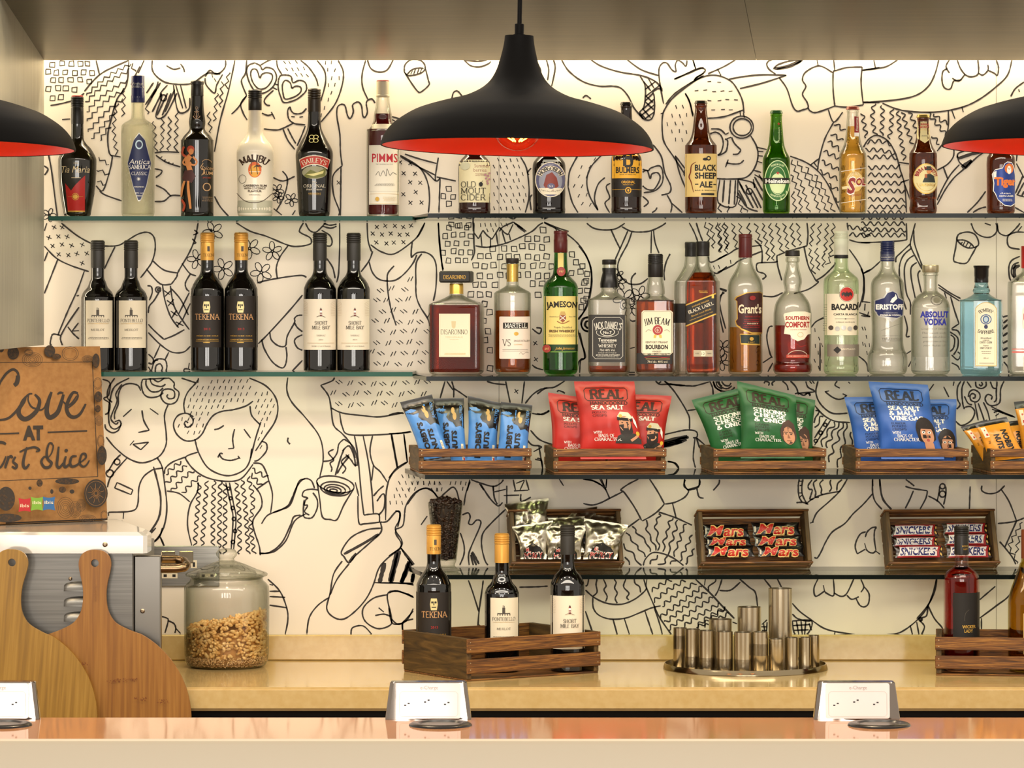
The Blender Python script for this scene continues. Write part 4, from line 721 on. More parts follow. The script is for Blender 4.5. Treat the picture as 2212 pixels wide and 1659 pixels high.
def wine(kind, cx, base_y, z, d, label, group, k=1.0, yaw=0):
    """base_y: photograph y of the base; all heights are drawn for a bottle 290 px tall at the left shelf"""
    s0 = SC(.085) / SC(d) * k; Y = lambda h: base_y - h * s0
    K = {'monument': (36, 299, 'maroon'), 'tower': (35.5, 282, 'cream'), 'lighthouse': (35.5, 298, 'cream')}[kind]
    r, H = K[0] * s0, K[1]
    nr = 14 * s0
    prof = [(nr * .93, Y(H)), (nr, Y(H - 60)), (nr * 1.02, Y(H - 80))]
    sh = {'monument': [(nr * 1.3, Y(H - 92)), (r * .72, Y(H - 102)), (r * .93, Y(H - 117)), (r, Y(H - 134))],
          'tower': [(nr * 1.25, Y(H - 88)), (r * .62, Y(H - 100)), (r * .86, Y(H - 110)), (r * .985, Y(H - 121)), (r, Y(H - 131))],
          'lighthouse': [(nr * 1.3, Y(H - 92)), (r * .74, Y(H - 101)), (r * .94, Y(H - 115)), (r, Y(H - 134))]}[kind]
    prof += sh + [(r, Y(60)), (r, Y(8)), (r * .96, Y(2)), (r * .86, Y(0))]
    B = Bottle('wine_bottle', label, cx, z, d, prof, group, base_y, yaw=yaw, sub=3)
    B.solid(DARKGLASS)
    capm = GOLDCAP if (kind == 'monument' or group.startswith('wine bottles in')) and kind != 'lighthouse' else BLKCAP2
    c0 = H + 1; w_ = nr + 1
    B.cap(capm, [(w_ * .8, Y(c0)), (w_, Y(c0 - 1.5))] + [(a, b_) for a, b_ in ridges(w_ - .6, Y(c0 - 3), Y(c0 - 22), 4)] + [(w_, Y(c0 - 24)), (w_, Y(c0 - 60)), (w_ * .97, Y(c0 - 60))], 'screw_cap')
    P = B.pr(); u = s0
    if kind == 'monument':
        m = mat('label_black', '211b17', .55)
        P.rect(-r, Y(163), r, Y(52), m, True); tiki(P, 1 * u, Y(151), mat('foil_pale', 'cfc088', .35, .3), u)
        P.text('TEKENA', 2 * u, Y(118), 52 * u, 12 * u, mat('foil_copper', 'c99a6a', .4, .3), 'serif', thick=1.5); P.text('2013', 2 * u, Y(92), 14 * u, 5 * u, RED, 'sans')
        P.text('VIÑEDOS DE CHILE', 2 * u, Y(77), 46 * u, 2.6 * u, GOLD, bold=.01); P.text('CABERNET SAUVIGNON', 2 * u, Y(69), 46 * u, 3 * u, GOLD, bold=.01); P.rect(-22 * u, Y(66), 26 * u, Y(65.3), GOLD)
        P.rect(-6 * u, Y(63), 8 * u, Y(62), GOLD)
        Q = Print(B.capsurf(w_), 5); Q.text('TEKEN', 3 * u, Y(c0 - 49), 22 * u, 6 * u, BLACK, 'serif', thin=.6, thick=1); Q.rect(1 * u, Y(c0 - 30), 6 * u, Y(c0 - 41), INK); Q.build(B.root, 'cap_print')
    elif kind == 'tower':
        x0 = -23 * u
        P.rect(x0, Y(153), 33 * u, Y(51), CREAM, True); cx_ = 4 * u; tower(P, cx_, Y(133), INK, u)
        P.text('PONTEBELLO', cx_, Y(110), 46 * u, 7 * u, INK, 'serif', thick=1.2, thin=.6); P.rect(-18 * u, Y(103.5), 26 * u, Y(103), GOLD)
        P.text('MERLOT', cx_, Y(90), 28 * u, 4.4 * u, INK, 'serif', thick=1.2, thin=.6)
        P.smalltext(cx_, Y(74), 42 * u, .8, 2, INK, 3.2)
    else:
        P.rect(-r * .97, Y(156), r * .97, Y(47), mat('label_cream2', 'e0d6c2', .6), True); x = 4 * u
        for k in range(9):
            for sx in (-1, 1): P.line([(sx * 33 * u, Y(152 - k * 4)), (sx * 24 * u, Y(146 - k * 3))], .35, mat('ray_tan', 'b39a78', .6))
        P.rect(x - 2.2 * u, Y(134), x + 2.2 * u, Y(120), WHITE)
        for a in (134, 127, 123): P.rect(x - 2.2 * u, Y(a), x + 2.2 * u, Y(a - 2.6), mat('lighthouse_red', '7a2a28', .5))
        P.poly([(x - 2 * u, Y(134)), (x + 2 * u, Y(134)), (x, Y(138))], INK); P.line([(x - 9 * u, Y(118)), (x - 4 * u, Y(120)), (x + 3 * u, Y(120)), (x + 9 * u, Y(117))], .8, INK)
        P.text('SHORT', x, Y(105), 26 * u, 7.4 * u, BLACK, 'serif', thick=1.5, thin=.7); P.text('MILE BAY', x, Y(95), 37 * u, 7.4 * u, BLACK, 'serif', thick=1.5, thin=.7)
        P.text('SHIRAZ', x, Y(78), 18 * u, 3 * u, INK, 'serif', thick=1.1); P.text('2014', x, Y(69), 9 * u, 3 * u, INK); P.rect(-24 * u, Y(62), 30 * u, Y(61.3), mat('ray_tan'))
        P.text('WINE OF AUSTRALIA', x, Y(55), 38 * u, 2.4 * u, INK)
    P.build(B.root, 'label')
    return B
zl = SH['left lower'][0]; g = 'wine bottles on the left lower shelf'
wine('tower', 211, 803, zl, .085, 'red wine bottle with cream tower label, half behind the pizza box', g)
wine('tower', 283, 803, zl, .085, 'black-capped bottle with cream tower label, fully visible right of the pizza box', g)
wine('monument', 448, 803, zl, .085, 'gold-capped wine bottle with black stone-head label, left one of the shelf pair', g)
wine('monument', 521, 803, zl, .085, 'gold-capped wine bottle with black stone-head label, right one of the shelf pair', g)
wine('lighthouse', 691, 803, zl, .085, 'black-capped wine bottle with cream lighthouse label, left one of the pair', g)
wine('lighthouse', 764, 803, zl, .085, 'black-capped wine bottle with cream lighthouse label, right one of the pair', g)
# ------------------------------------------------ top left shelf
zl = SH['left upper'][0]; g = 'spirit bottles on the upper left shelf'; D = .085; yb = 467
B = Bottle('liqueur_bottle', 'dark bulging liqueur bottle with black and red label, first at the left end', 167, zl, D,
           [(12, 208), (13, 235), (13.5, 290), (17, 305), (30, 320), (40, 338), (41.5, 352), (40, 390), (36, 425), (31, 452), (29, 462), (26, 467)], g, yb)
B.solid(mat('olive_black_glass', '100d05', .03, spec=.8))
B.cap(BLKCAP, [(12, 206)] + ridges(12.6, 208, 230, 6) + [(13.5, 232), (13.5, 262), (13, 268)]); B.cap(mat('cap_red_top', 'b0322c', .4), [(10, 204.5), (12.5, 205.5), (12.5, 208)], 'cap_top')
P = B.pr(); TM = mat('tia_gold', 'dcc79a', .4, .1)
P.poly([(-22, 395), (-9, 411), (0, 399), (21, 378), (19, 457), (-17, 457)], mat('tia_red', 'a8201c', .35), True)
P.rect(-17, 454, 19, 457, GOLD); P.text('Tia Maria', 0, 365, 62, 15, TM, shear=.25, bold=-.005); P.rect(-8, 383, 12, 384.2, TM); P.text('1950', 2, 352, 9, 3, TM)
P.ring(0, 424, 7, 7, 1, GOLD); P.ell(0, 424, 5, 5, GOLD); P.rect(-16, 423.6, 16, 424.2, GOLD); P.build(B.root)
B = Bottle('sambuca_bottle', 'clear embossed spirit bottle with navy diamond label and navy cap', 298, zl, D,
           [(14, 163), (14, 215), (14.5, 250), (20, 258), (32, 266), (36, 278), (36, 330), (35.5, 440), (36, 455), (34, 464), (30, 467)], g, yb)
B.shell(wall_glass('embossed_glass', 'fcfcf6', 'ccd0c4', bump=.6))
B.cap(mat('cap_navy', '1c2358', .3), [(13.5, 162), (14.2, 163.5), (14.2, 204), (14.8, 206), (14.8, 219), (14, 220)])
P = B.pr(5, 10); dia = lambda k: [(8 - 2, 286 + k * 1.0), (18, 300 + k), (31 - k * .6, 352), (22 - k * .5, 400), (9, 433 - k), (4, 434 - k), (-8 + k * .5, 400), (-20 + k * .6, 352), (-5, 300 + k)]
P.poly(dia(0), SILVER, True); P.poly(dia(2.5), NAVY); P.ell(6, 312, 8, 10, mat('seal_silver', 'a8bcc4', .4, .4)); P.ell(6, 312, 5.5, 7, NAVY)
P.text('Antica', 7, 348, 42, 11, WHITE, shear=.25, bold=-.005); P.text('SAMBUCA', 7, 360, 46, 9, WHITE, 'serif'); P.text('CLASSIC', 6, 374, 32, 7, WHITE, 'serif', thin=.6, thick=1.1)
for a in range(0, 180, 45): P.line([(5 - 4 * math.cos(R(a)), 386 - 4 * math.sin(R(a))), (5 + 4 * math.cos(R(a)), 386 + 4 * math.sin(R(a)))], .7, WHITE)
P.smalltext(5, 402, 22, .7, 2, WHITE); P.text('38% vol', 5, 416, 16, 3, WHITE); P.text('700ml', 5, 422, 12, 3, WHITE); P.build(B.root)
Q = Print(B.capsurf(14.3), 5); Q.text('Antica', 0, 179, 22, 6, SILVER, shear=.25); Q.text('SAMBUCA', 0, 186, 26, 4.5, SILVER, 'serif'); Q.rect(-14, 208, 14, 209, SILVER); Q.build(B.root, 'cap_print')
B = Bottle('rum_bottle', 'black rum bottle with a painted dancer and gold anchor, third from left', 426, zl, D,
           [(13, 175), (13.5, 208), (14.5, 235), (18, 262), (17, 278), (28, 291), (34.5, 302), (35.5, 315), (35.5, 455), (34, 463), (30, 467)], g, yb)
B.solid(mat('blackrum_glass', '0b0906', .03, spec=.8))
B.cap(BLKCAP, [(13, 173), (14.5, 175), (14.5, 181), (13, 181.5), (13.4, 183), (13.8, 205), (13.5, 206)])
P = B.pr(5, 12); GA = mat('anchor_gold', 'c9a684', .45)
P.line([(0, 234), (0, 254)], 1.6, GA); P.ring(0, 232, 2.4, 2.4, 1, GA); P.line([(-5, 240), (5, 240)], 1.4, GA); P.ring(0, 248, 7, 7, 1.5, GA, a0=10, a1=170); P.ring(0, 246, 4, 5, .8, GA)
SK = mat('skin_print', 'd08a52', .5); HR = mat('hair_print', 'b0442a', .5); DR = mat('cloth_print', '4a2a2a', .5)
P.line([(-26, 316), (-30, 330), (-20, 338), (-12, 332)], 5, HR, 4); P.ell(-11, 322, 8, 8, HR); P.ell(-10, 327, 5.5, 6.5, SK); P.line([(-12, 336), (-18, 347), (-15, 358), (-11, 372)], 11, SK, 4); P.line([(-20, 338), (-28, 350), (-20, 356), (-10, 350)], 4, SK, 3); P.line([(-6, 338), (2, 348), (-2, 356), (-12, 354)], 4, SK, 3)
P.poly([(-24, 368), (-8, 366), (0, 380), (-8, 394), (-22, 392), (-30, 384)], DR); P.line([(-16, 390), (-16, 405), (-14, 425), (-11, 450)], 6, SK, 4, taper=.3); P.line([(-24, 390), (-30, 408), (-32, 424)], 6, SK, 3, taper=.3)
P.line([(-31, 430), (-24, 442), (-28, 455)], 5, HR, 3)
LG = mat('jerry_gold', 'b89468', .5); P.ring(22, 350, 9, 6, 1, LG, a0=180, a1=360); P.line([(15, 352), (10, 362), (18, 368), (12, 378)], 1.6, LG, 4); P.text('Spiced', 24, 362, 24, 9, LG, shear=.2); P.text('RUM', 24, 373, 18, 7, LG, bold=.02); P.text('SPICED', 22, 383, 16, 3.2, HR)
P.ell(22, 403, 8, 9, LG); P.ell(22, 403, 6, 7, mat('jerry_dark', '2a2018', .5)); P.smalltext(22, 425, 20, .8, 3, LG, 4); P.build(B.root)
B = Bottle('coconut_rum_bottle', 'white frosted rum bottle with palm and sunset print, black cap', 551, zl, D,
           [(13.5, 195), (14, 235), (15, 262), (17, 285), (24, 298), (34, 310), (39, 322), (40, 335), (39, 380), (38, 430), (39, 450), (37, 462), (33, 467)], g, yb)
B.solid(noisy('frosted_white', ['e8dfc8', 'efe7d2'], (1, 1, 1), 4, 1, .16)); 
P = B.pr(5, 12); MB_ = mat('malibu_brown', '3a2416', .5)
P.rect(-37, 432, 37, 459, mat('malibu_lower', 'b9b7a0', .12), True)
P.text('MALIBU', 0, 341, 64, 14, MB_, 'serif', arc=48, thick=2.6, thin=1.5); P.ell(2, 366, 14, 17, mat('sun_orange', 'd8642a', .5)); P.ell(2, 369, 10, 13, mat('sun_gold', 'e2a63a', .5)); P.rect(-10, 370, 14, 371, WHITE)
for dx in (-5, 7): P.line([(dx, 350), (dx - 1, 362), (dx + 1, 376)], 1.6, MB_, 3)
for a in range(200, 350, 24): P.line([(-5, 350), (-5 + 9 * math.cos(R(a)), 350 + 6 * math.sin(R(a))), (-5 + 14 * math.cos(R(a)), 354 + 6 * math.sin(R(a)))], 2, MB_, 3, taper=.8)
for a in range(200, 350, 30): P.line([(9, 360), (9 + 6 * math.cos(R(a)), 360 + 4 * math.sin(R(a))), (9 + 10 * math.cos(R(a)), 364 + 4 * math.sin(R(a)))], 1.6, MB_, 3, taper=.8)
P.text('CARIBBEAN RUM', 2, 400, 48, 4.6, MB_, bold=.02); P.text('WITH COCONUT', 2, 406, 45, 4.6, MB_, bold=.02); P.text('FLAVOUR', 2, 412, 28, 4.6, MB_, bold=.02); P.text('ORIGINAL', 2, 420, 24, 2.4, INK)
P.line([(-37, 416), (-20, 432), (0, 437), (20, 432), (37, 416)], 1.2, MB_, 5); P.ring(-24, 386, 8, 9, .8, INK); P.build(B.root)
B.cap(BLKCAP, [(13, 192)] + ridges(13.8, 193, 211, 4) + [(14.5, 213), (14.5, 236), (14, 237)])
B = Bottle('cream_liqueur_bottle', 'black cream liqueur bottle with red banner label, fifth from left', 679, zl, D,
           [(12.5, 192), (13, 215), (14, 260), (17, 280), (27, 300), (37, 318), (40.5, 330), (40, 350), (37, 400), (35, 440), (34, 458), (31, 467)], g, yb)
B.solid(mat('cream_black_glass', '0a0907', .03, spec=.8)); B.cap(mat('cap_brownblack', '2a2012', .35, .2), [(12.5, 190)] + ridges(13, 191, 212, 4) + [(14, 213), (13.8, 216), (14, 240)])
P = B.pr(5, 10); YG = mat('bail_gold', 'd6cd8a', .4)
for sx in (-1, 1):
    for sy in (-1, 1): P.ring(sx * 4.5, 299 + sy * 4, 5, 4, 1.3, YG)
arc = lambda r, a0, a1, cx_=2, cy_=400: [(cx_ + r * math.sin(R(a)), cy_ - r * math.cos(R(a))) for a in [a0 + (a1 - a0) * i / 12 for i in range(13)]]
P.poly(arc(65, -31, 31) + arc(44, 38, -38), CREAM, True); P.poly(arc(63, -30, 30) + arc(46.5, 37, -37), mat('bail_red', 'b8342a', .45))
P.text('BAILEYS', 2, 346, 54, 10, CREAM, 'serif', arc=51, thick=1.8)
P.ell(2, 372, 26, 14, mat('bail_field', '98967a', .5)); P.poly([(-20, 378), (-6, 366), (8, 372), (26, 362), (24, 380), (6, 384), (-14, 384)], mat('bail_green', '6d7038', .5)); P.poly([(-16, 376), (2, 374), (22, 368), (20, 374), (0, 380)], YG)
P.text('The', 2, 393, 10, 5, CREAM, shear=.3); P.text('ORIGINAL', 2, 401, 46, 6.4, CREAM, 'serif', thin=.6, thick=1.1); P.text('Irish Cream', 2, 408, 32, 4.4, CREAM, shear=.3); P.smalltext(2, 416, 26, .6, 3, GOLD); P.build(B.root)
B = Bottle('red_liqueur_bottle', 'dark red liqueur bottle with white label and red-topped cap, behind the lamp edge', 827, zl, D,
           [(12.5, 174), (13, 200), (15, 225), (19, 245), (20, 258), (25, 270), (33, 282), (35, 292), (35, 455), (34, 462), (30, 467)], g, yb)
B.shell(CLEAR); B.liquid(mat('pimms_liquid', '4a080a', .02, spec=.4), 244)
B.cap(mat('cap_cream', 'd8cfb2', .4), [(12, 173), (14, 175), (14.2, 203), (15, 204), (15, 207), (13, 208)]); B.cap(mat('cap_red_top'), [(11, 171.5), (13.5, 172.5), (13.5, 175)], 'cap_top')
P = B.pr(6); P.rect(-23, 267, 26, 281, CREAM, True); P.rect(-29, 313, 35, 415, mat('pimm_white', 'e2dccb', .55), True); P.rect(-29, 415, 35, 441, mat('pimm_white'), True); P.frame(-27, 315, 34, 413, INK, .5); P.frame(-27, 418, 34, 439, GOLD, .6)
P.text('PIMMS', 5, 340, 54, 19, mat('pimm_red', 'b3182a', .5), bold=.01); P.text("THE ORIGINAL No1 CUP", 4, 354, 36, 2, INK)
P.line([(-14, 378), (-8, 370), (-4, 380), (2, 368), (8, 380), (10, 364), (16, 378), (22, 372), (30, 376)], .9, BLACK, 5); P.smalltext(4, 396, 40, .6, 3, INK); P.ell(-10, 429, 4, 4.5, GOLD); P.smalltext(14, 425, 26, .6, 4, GOLD, 2.5); P.build(B.root)
# ------------------------------------------------ top right shelf: beers and ciders
zl = SH['S1'][0]; g = 'beer and cider bottles on the top shelf'; D = .13; yb = 463.5
CROWN = lambda B, m, r, y: B.cap(m, [(r * .8, y), (r * .95, y + 1), (r * 1.0, y + 3), (r * 1.08, y + 6), (r * 1.1, y + 7), (r * .9, y + 7.2)], 'crown_cap')
beer = lambda cx, H, r, nr, label, ys=0, neck=.45: Bottle('beer_bottle', label, cx, zl, D,
    [(nr * .9, yb - H), (nr, yb - H + 6), (nr * .95, yb - H + 14), (nr * 1.15, yb - H * .75), (nr * 1.5, yb - H * (1 - neck) - 8), (r * .82, yb - H * (1 - neck) + 6 + ys), (r, yb - H * (1 - neck) + 20 + ys), (r, yb - 60), (r * .98, yb - 20), (r, yb - 12), (r * .97, yb - 4), (r * .85, yb)], g, yb)
B = beer(1025, 230, 35, 12, 'dark cider bottle with cream berry label, below the lamp rim'); B.solid(mat('mout_glass', '240806', .03, spec=.7)); CROWN(B, BLKCAP, 13, yb - 235)
P = B.pr(); P.rect(-33, 345, 34, 437, mat('mout_cream', 'd8cfa8', .6), True); P.text('Summer', 16, 358, 32, 8, mat('mout_red', '8a3a34', .5), bold=-.01); P.text('berries', 12, 367, 27, 8, mat('mout_red'), bold=-.01); P.smalltext(14, 375, 26, .6, 3, mat('mout_red')); P.ell(-19, 358, 10, 9, mat('mout_grey', 'c2c0a4', .6)); P.text('CIDER & BERRIES', 13, 349, 36, 2.2, INK)
for i, (a, b_) in enumerate(((24, 385), (28, 380), (26, 391), (30, 387), (22, 378), (27, 396), (30, 374))): P.ell(a, b_, 2.4, 2.4, mat('berry_pink', 'b0808a', .6), n=8)
for t, y, w_ in (('OLD', 398, 30), ('MOUT', 412, 50), ('CIDER', 426, 50)): P.text(t, -27, y, w_, 12, BLACK, 'serif', align='l', thick=1.1, thin=.8, serif=1.1)
P.ell(13, 398, 4, 5, BLACK, n=10); P.line([(14, 394), (17, 390)], .8, BLACK); P.build(B.root)
B = beer(1186, 230, 35.5, 12, 'dark ale bottle with round badge-shaped label, under the lamp'); B.solid(mat('hob_glass', '0c0605', .03, spec=.7)); CROWN(B, BLKCAP, 13, yb - 235)
P = B.pr(6, 12); P.ell(3, 388, 33, 38, CREAM, True, 36); P.poly([(-18, 356), (-12, 345), (18, 345), (24, 356)], SILVER, True); P.ell(3, 388, 31, 36, mat('hob_frame', '5b5a78', .5)); P.ell(3, 391, 25, 28, mat('hob_grey', '8d8f9c', .5))
P.poly(arc(30, -70, 70, 3, 388) + arc(20, 70, -70, 3, 388), CREAM); P.text('HOBGOBLIN', 3, 364, 56, 8.6, BLACK, 'serif', arc=26, thick=2.4, thin=1.6, serif=1.2)
P.poly([(-12, 400), (-6, 378), (6, 372), (16, 384), (20, 402), (8, 412), (-6, 410)], mat('hob_red', '7c3228', .5)); P.poly([(-22, 406), (28, 406), (22, 420), (-14, 420)], CREAM); P.text('Legendary Ruby Beer', 4, 413, 42, 3, BLACK, arc=-60); P.ell(4, 402, 8, 6, mat('hob_frame')); P.text('5.2', 4, 402, 8, 3.5, WHITE); P.build(B.root)
B = beer(1353, 240, 33, 12.5, 'dark cider bottle with bright yellow letter label, right part behind the lamp', 0, .42); B.solid(mat('bulm_glass', '1a0c07', .03, spec=.7)); CROWN(B, BLKCAP, 12.5, yb - 244.5)
P = B.pr(6, 12); YL = mat('bulm_yellow', 'dba32a', .5)
P.poly([(-31, 385), (-31, 342), (-28, 330), (-20, 322), (20, 322), (28, 330), (33, 342), (33, 385)], YL, True); P.rect(-31, 385, 33, 425, mat('bulm_black', '1b1512', .5), True)
P.text('B', 3, 342, 22, 34, BLACK, 'serif', thick=2.8, thin=1.6); P.text('ESTD', -17, 345, 12, 4, BLACK); P.text('1887', 24, 345, 10, 4, BLACK); P.text('BULMERS', 2, 367, 50, 13, BLACK, bold=.03); P.text('CIDER OF HEREFORD', 2, 377, 36, 2.4, BLACK)
P.text('ORIGINAL', 3, 393, 29, 5.6, YL, bold=.02); P.text('PREMIUM CIDER', 3, 399, 22, 2, YL); P.rect(-30, 409, 32, 409.6, YL); P.ell(3, 411, 6.5, 7, YL); P.ell(3, 411, 4.5, 5, mat('bulm_black')); P.ell(3, 411, 2, 3, YL); P.build(B.root)
B = Bottle('beer_bottle', 'tall brown ale bottle with pale yellow label and black capital letters', 1514, zl, D,
           [(11.5, 218), (13.5, 228), (12.5, 234), (16, 262), (19, 285), (24, 300), (33, 312), (34.5, 322), (34.5, 400), (34.5, 450), (32, 460), (28, 463.5)], g, yb)
B.solid(BROWN); CROWN(B, mat('cap_dull_black', '2c261c', .35, .3), 13, 216)
P = B.pr(); P.rect(-34, 332, 34, 425, mat('ale_label', 'd9bd78', .6), True); P.ell(15, 342, 5, 5, BLACK); P.ell(8, 344, 6, 3, BLACK); P.ell(15, 342, 2.5, 2.5, mat('ale_label'))
for t, y in (('BLACK', 362), ('SHEEP', 379)): P.text(t, 9, y, 47, 13, BLACK, bold=.035)
P.text('ALE', 9, 398, 28, 13, BLACK, bold=.035); P.rect(-14, 397, -7, 399, BLACK); P.rect(25, 397, 32, 399, BLACK); P.line([(-12, 350), (-21, 357), (-23, 372), (-26, 382), (-22, 393), (-17, 415)], 2.4, mat('ale_rust', '6e2410', .5), 5, taper=.6); P.text('BAR & BREWED', 9, 411, 46, 2.2, BLACK); P.rect(-1, 417, 27, 421.5, BLACK); P.build(B.root)
def longneck(cx, label, top, r=29.5):
    return Bottle('beer_bottle', label, cx, zl, D, [(11, top), (13, top + 8), (12, top + 14), (14, top + 40), (16.5, top + 68), (21, top + 84), (27, top + 96), (r, top + 108), (r, 400), (r, 445), (r - 1, 457), (r - 6, 463.5)], g, yb)
B = longneck(1677, 'green lager bottle with oval green label and white band', 240); B.shell(wall_glass('green_glass', 'b4d868', '7a9c48')); B.liquid(mat('lager_green', 'a9c94a', 0, trans=1, ior=1.36), 279); CROWN(B, mat('cap_green', '2c5a2c', .35), 13, 237)
P = B.pr(6, 12); GN = mat('hein_green', '2c6a2c', .45); PG = mat('hein_pale', 'cfe0a8', .5)
P.ell(1, 390, 27.5, 44, PG, True, 40); P.ell(1, 390, 25.5, 42, GN, False, 36); P.ring(1, 390, 17, 30, 1.2, PG); P.ell(1, 396, 15.5, 22, PG); P.text('PREMIUM LAGER', 1, 355, 30, 4.2, PG, arc=24, bold=.02); P.text('BREWED IN HOLLAND', 1, 424, 32, 4, PG, arc=-24, bold=.02)
P.poly([(1 + 4.2 * (1 if k % 2 == 0 else .42) * math.sin(R(36 * k)), 374 - 4.2 * (1 if k % 2 == 0 else .42) * math.cos(R(36 * k))) for k in range(10)], RED); P.rect(-28, 384, 29, 397, BLACK); P.text('Heineken', 1, 390.5, 50, 8.6, WHITE, bold=.03)
P.poly([(4 + 3.6 * (1 if k % 2 == 0 else .42) * math.sin(R(36 * k)), 267 - 3.6 * (1 if k % 2 == 0 else .42) * math.cos(R(36 * k))) for k in range(10)], RED); P.text('Heineken', 4, 291, 32, 4, PG, rot=90); P.build(B.root)
B = longneck(1842, 'clear golden beer bottle with red curly letters and red neck strip', 232); B.shell(CLEAR); B.liquid(mat('sol_liquid', 'e8b548', 0, trans=1, ior=1.36), 272); CROWN(B, mat('cap_brickred', '9a4a3c', .35), 13.5, 229)
P = B.pr(6, 12); SC_ = mat('sol_red', '8a2018', .5); SG = mat('sol_gold', 'd8b86a', .45)
P.ell(2, 392, 18, 22, SG, True, 30); P.line([(-26, 370), (27, 362)], 1, WHITE); P.line([(-26, 438), (27, 430)], 1, WHITE); P.line([(-24, 406), (27, 398)], 6, mat('sol_cream', 'e0d0a0', .5)); P.rect(2, 251, 12, 286, mat('sol_strip', '8c1c22', .45)); P.rect(2, 286, 12, 294, WHITE); P.text('Espuma', 7, 268, 28, 4, WHITE, rot=90, shear=.2)
P.text('S', -5, 400, 17, 36, WHITE, bold=.06, shear=.1); P.text('OL', 15, 392, 23, 17, WHITE, bold=.06, shear=.1); P.text('S', -5, 400, 16, 33, SC_, bold=.04, shear=.1); P.text('OL', 15, 392, 22, 15, SC_, bold=.04, shear=.1); P.text('CERVEZA', 4, 421, 24, 4, SC_, rot=6); P.text('MEXICO', 6, 372, 20, 3.6, SG, rot=6)
for a in range(200, 340, 12): P.line([(2 + 12 * math.cos(R(a)), 392 + 14 * math.sin(R(a))), (2 + 17 * math.cos(R(a)), 392 + 21 * math.sin(R(a)))], .5, WHITE)
P.build(B.root)
B = Bottle('beer_bottle', 'brown lager bottle with round cream label of a man in a hat', 1994, zl, D,
           [(11.5, 249), (13, 256), (12, 262), (14, 285), (16, 300), (21, 316), (28, 328), (30, 340), (30, 420), (28, 430), (29, 442), (30, 450), (28, 459), (24, 463.5)], g, yb)
B.solid(BROWN); CROWN(B, mat('cap_dull_gold', '9a8440', .35, .5), 13.5, 246)
P = B.pr(6, 8); P.poly([(-12, 262), (12, 262), (16, 298), (2, 309), (-14, 298)], mat('mor_cream', 'dccf98', .55), True); P.text('BIRRA', 3, 268, 18, 4.6, RED, bold=.03); P.text('MORETTI', 3, 274, 22, 4.6, RED, bold=.03); P.rect(-8, 280, 14, 280.6, GOLD); P.smalltext(2, 292, 16, .6, 2, INK)
P.ell(4, 386, 28, 33, GOLD, True, 36); P.ell(4, 386, 26, 31, mat('mor_cream')); P.text('BIRRA MORETTI', 4, 363, 58, 8, mat('mor_red', '9a1f28', .5), arc=21, bold=.05); P.poly([(-4, 392), (2, 378), (10, 374), (20, 380), (23, 394), (-4, 394)], mat('mor_coat', '28302c', .5)); P.ell(9, 370, 5, 6, SK); P.ell(8, 366, 8, 2, mat('mor_coat')); P.rect(4, 359, 13, 366, mat('mor_coat')); P.rect(0, 376, 5, 384, mat('mor_amber', 'a5562a', .5)); P.text("L'AUTENTICA", 6, 399, 32, 6, GOLD, bold=.02); P.ring(4, 386, 21, 26, .8, GOLD, a0=20, a1=160); P.build(B.root)
B = longneck(2162, 'brown lager bottle with blue shield label and orange letters, under the right lamp', 238, 30.5); B.solid(BROWN); CROWN(B, BLKCAP, 13.5, 235)
P = B.pr(6, 8); TB = mat('tig_blue', '1e3a86', .35, .2); sh = lambda k: [(-22 + k, 376), (-16, 366 + k), (0, 362 + k), (3 + k, 354), (10, 349 + k), (20, 350 + k), (26 - k, 360), (28 - k, 366), (29 - k * .3, 380), (29 - k * .3, 440 - k), (18, 446 - k), (4, 444 - k), (-10, 432 - k), (-16 + k, 418), (-20 + k, 412), (-19 + k, 395)]
P.poly(sh(0), WHITE, True); P.poly(sh(1.8), TB); OR = mat('tig_orange', 'd8722c', .5); P.ell(14, 364, 10, 11, OR); P.ell(14, 367, 5, 9, WHITE); P.line([(11, 362), (14, 366), (17, 362)], 1, BLACK); P.text('Tiger', 7, 391, 48, 17, OR, bold=.05); P.text('Asian', 6, 417, 22, 4, WHITE, shear=.3); P.text('ASIAN LAGER', 8, 423, 32, 3.6, WHITE, bold=.02); P.smalltext(9, 430, 22, .8, 3, WHITE); P.build(B.root)
# ------------------------------------------------ second right shelf: spirits
zl = SH['S2'][0]; g = 'spirit bottles on the long middle shelf'; D = .13; yb = 811
B = Bottle('amaretto_bottle', 'square amber liqueur bottle with wide black square cap, first on the shelf', 986, zl, D,
           [(14, 612), (15, 635), (17, 640), (36, 650), (52, 657), (56, 664), (56, 700), (56, 780), (56, 798), (54, 806), (48, 811)], g, yb, flat=.62, yaw=-9, corner=.22)
B.shell(CLEAR); B.liquid(mat('amaretto_liquid', '8a2408', 0, trans=1, ior=1.36), 660)
B.cap(GOLDF, [(14, 614), (15, 616), (15, 634), (15.5, 636)], 'neck_foil')
z0, z1 = B.z(612), B.z(587); s = B.s
k = MB().rbox(-34 * s, -24 * s, z0, 34 * s, 24 * s, z1, .003).build('cap', BLKCAP2, B.root)
Q = Print(lambda x, y, off: Vector((x * s, -24 * s - off, B.z(y))), None); Q.text('DISARONNO', 0, 600, 48, 8, GOLD, 'serif', thick=1.5); Q.build(B.root, 'cap_print')
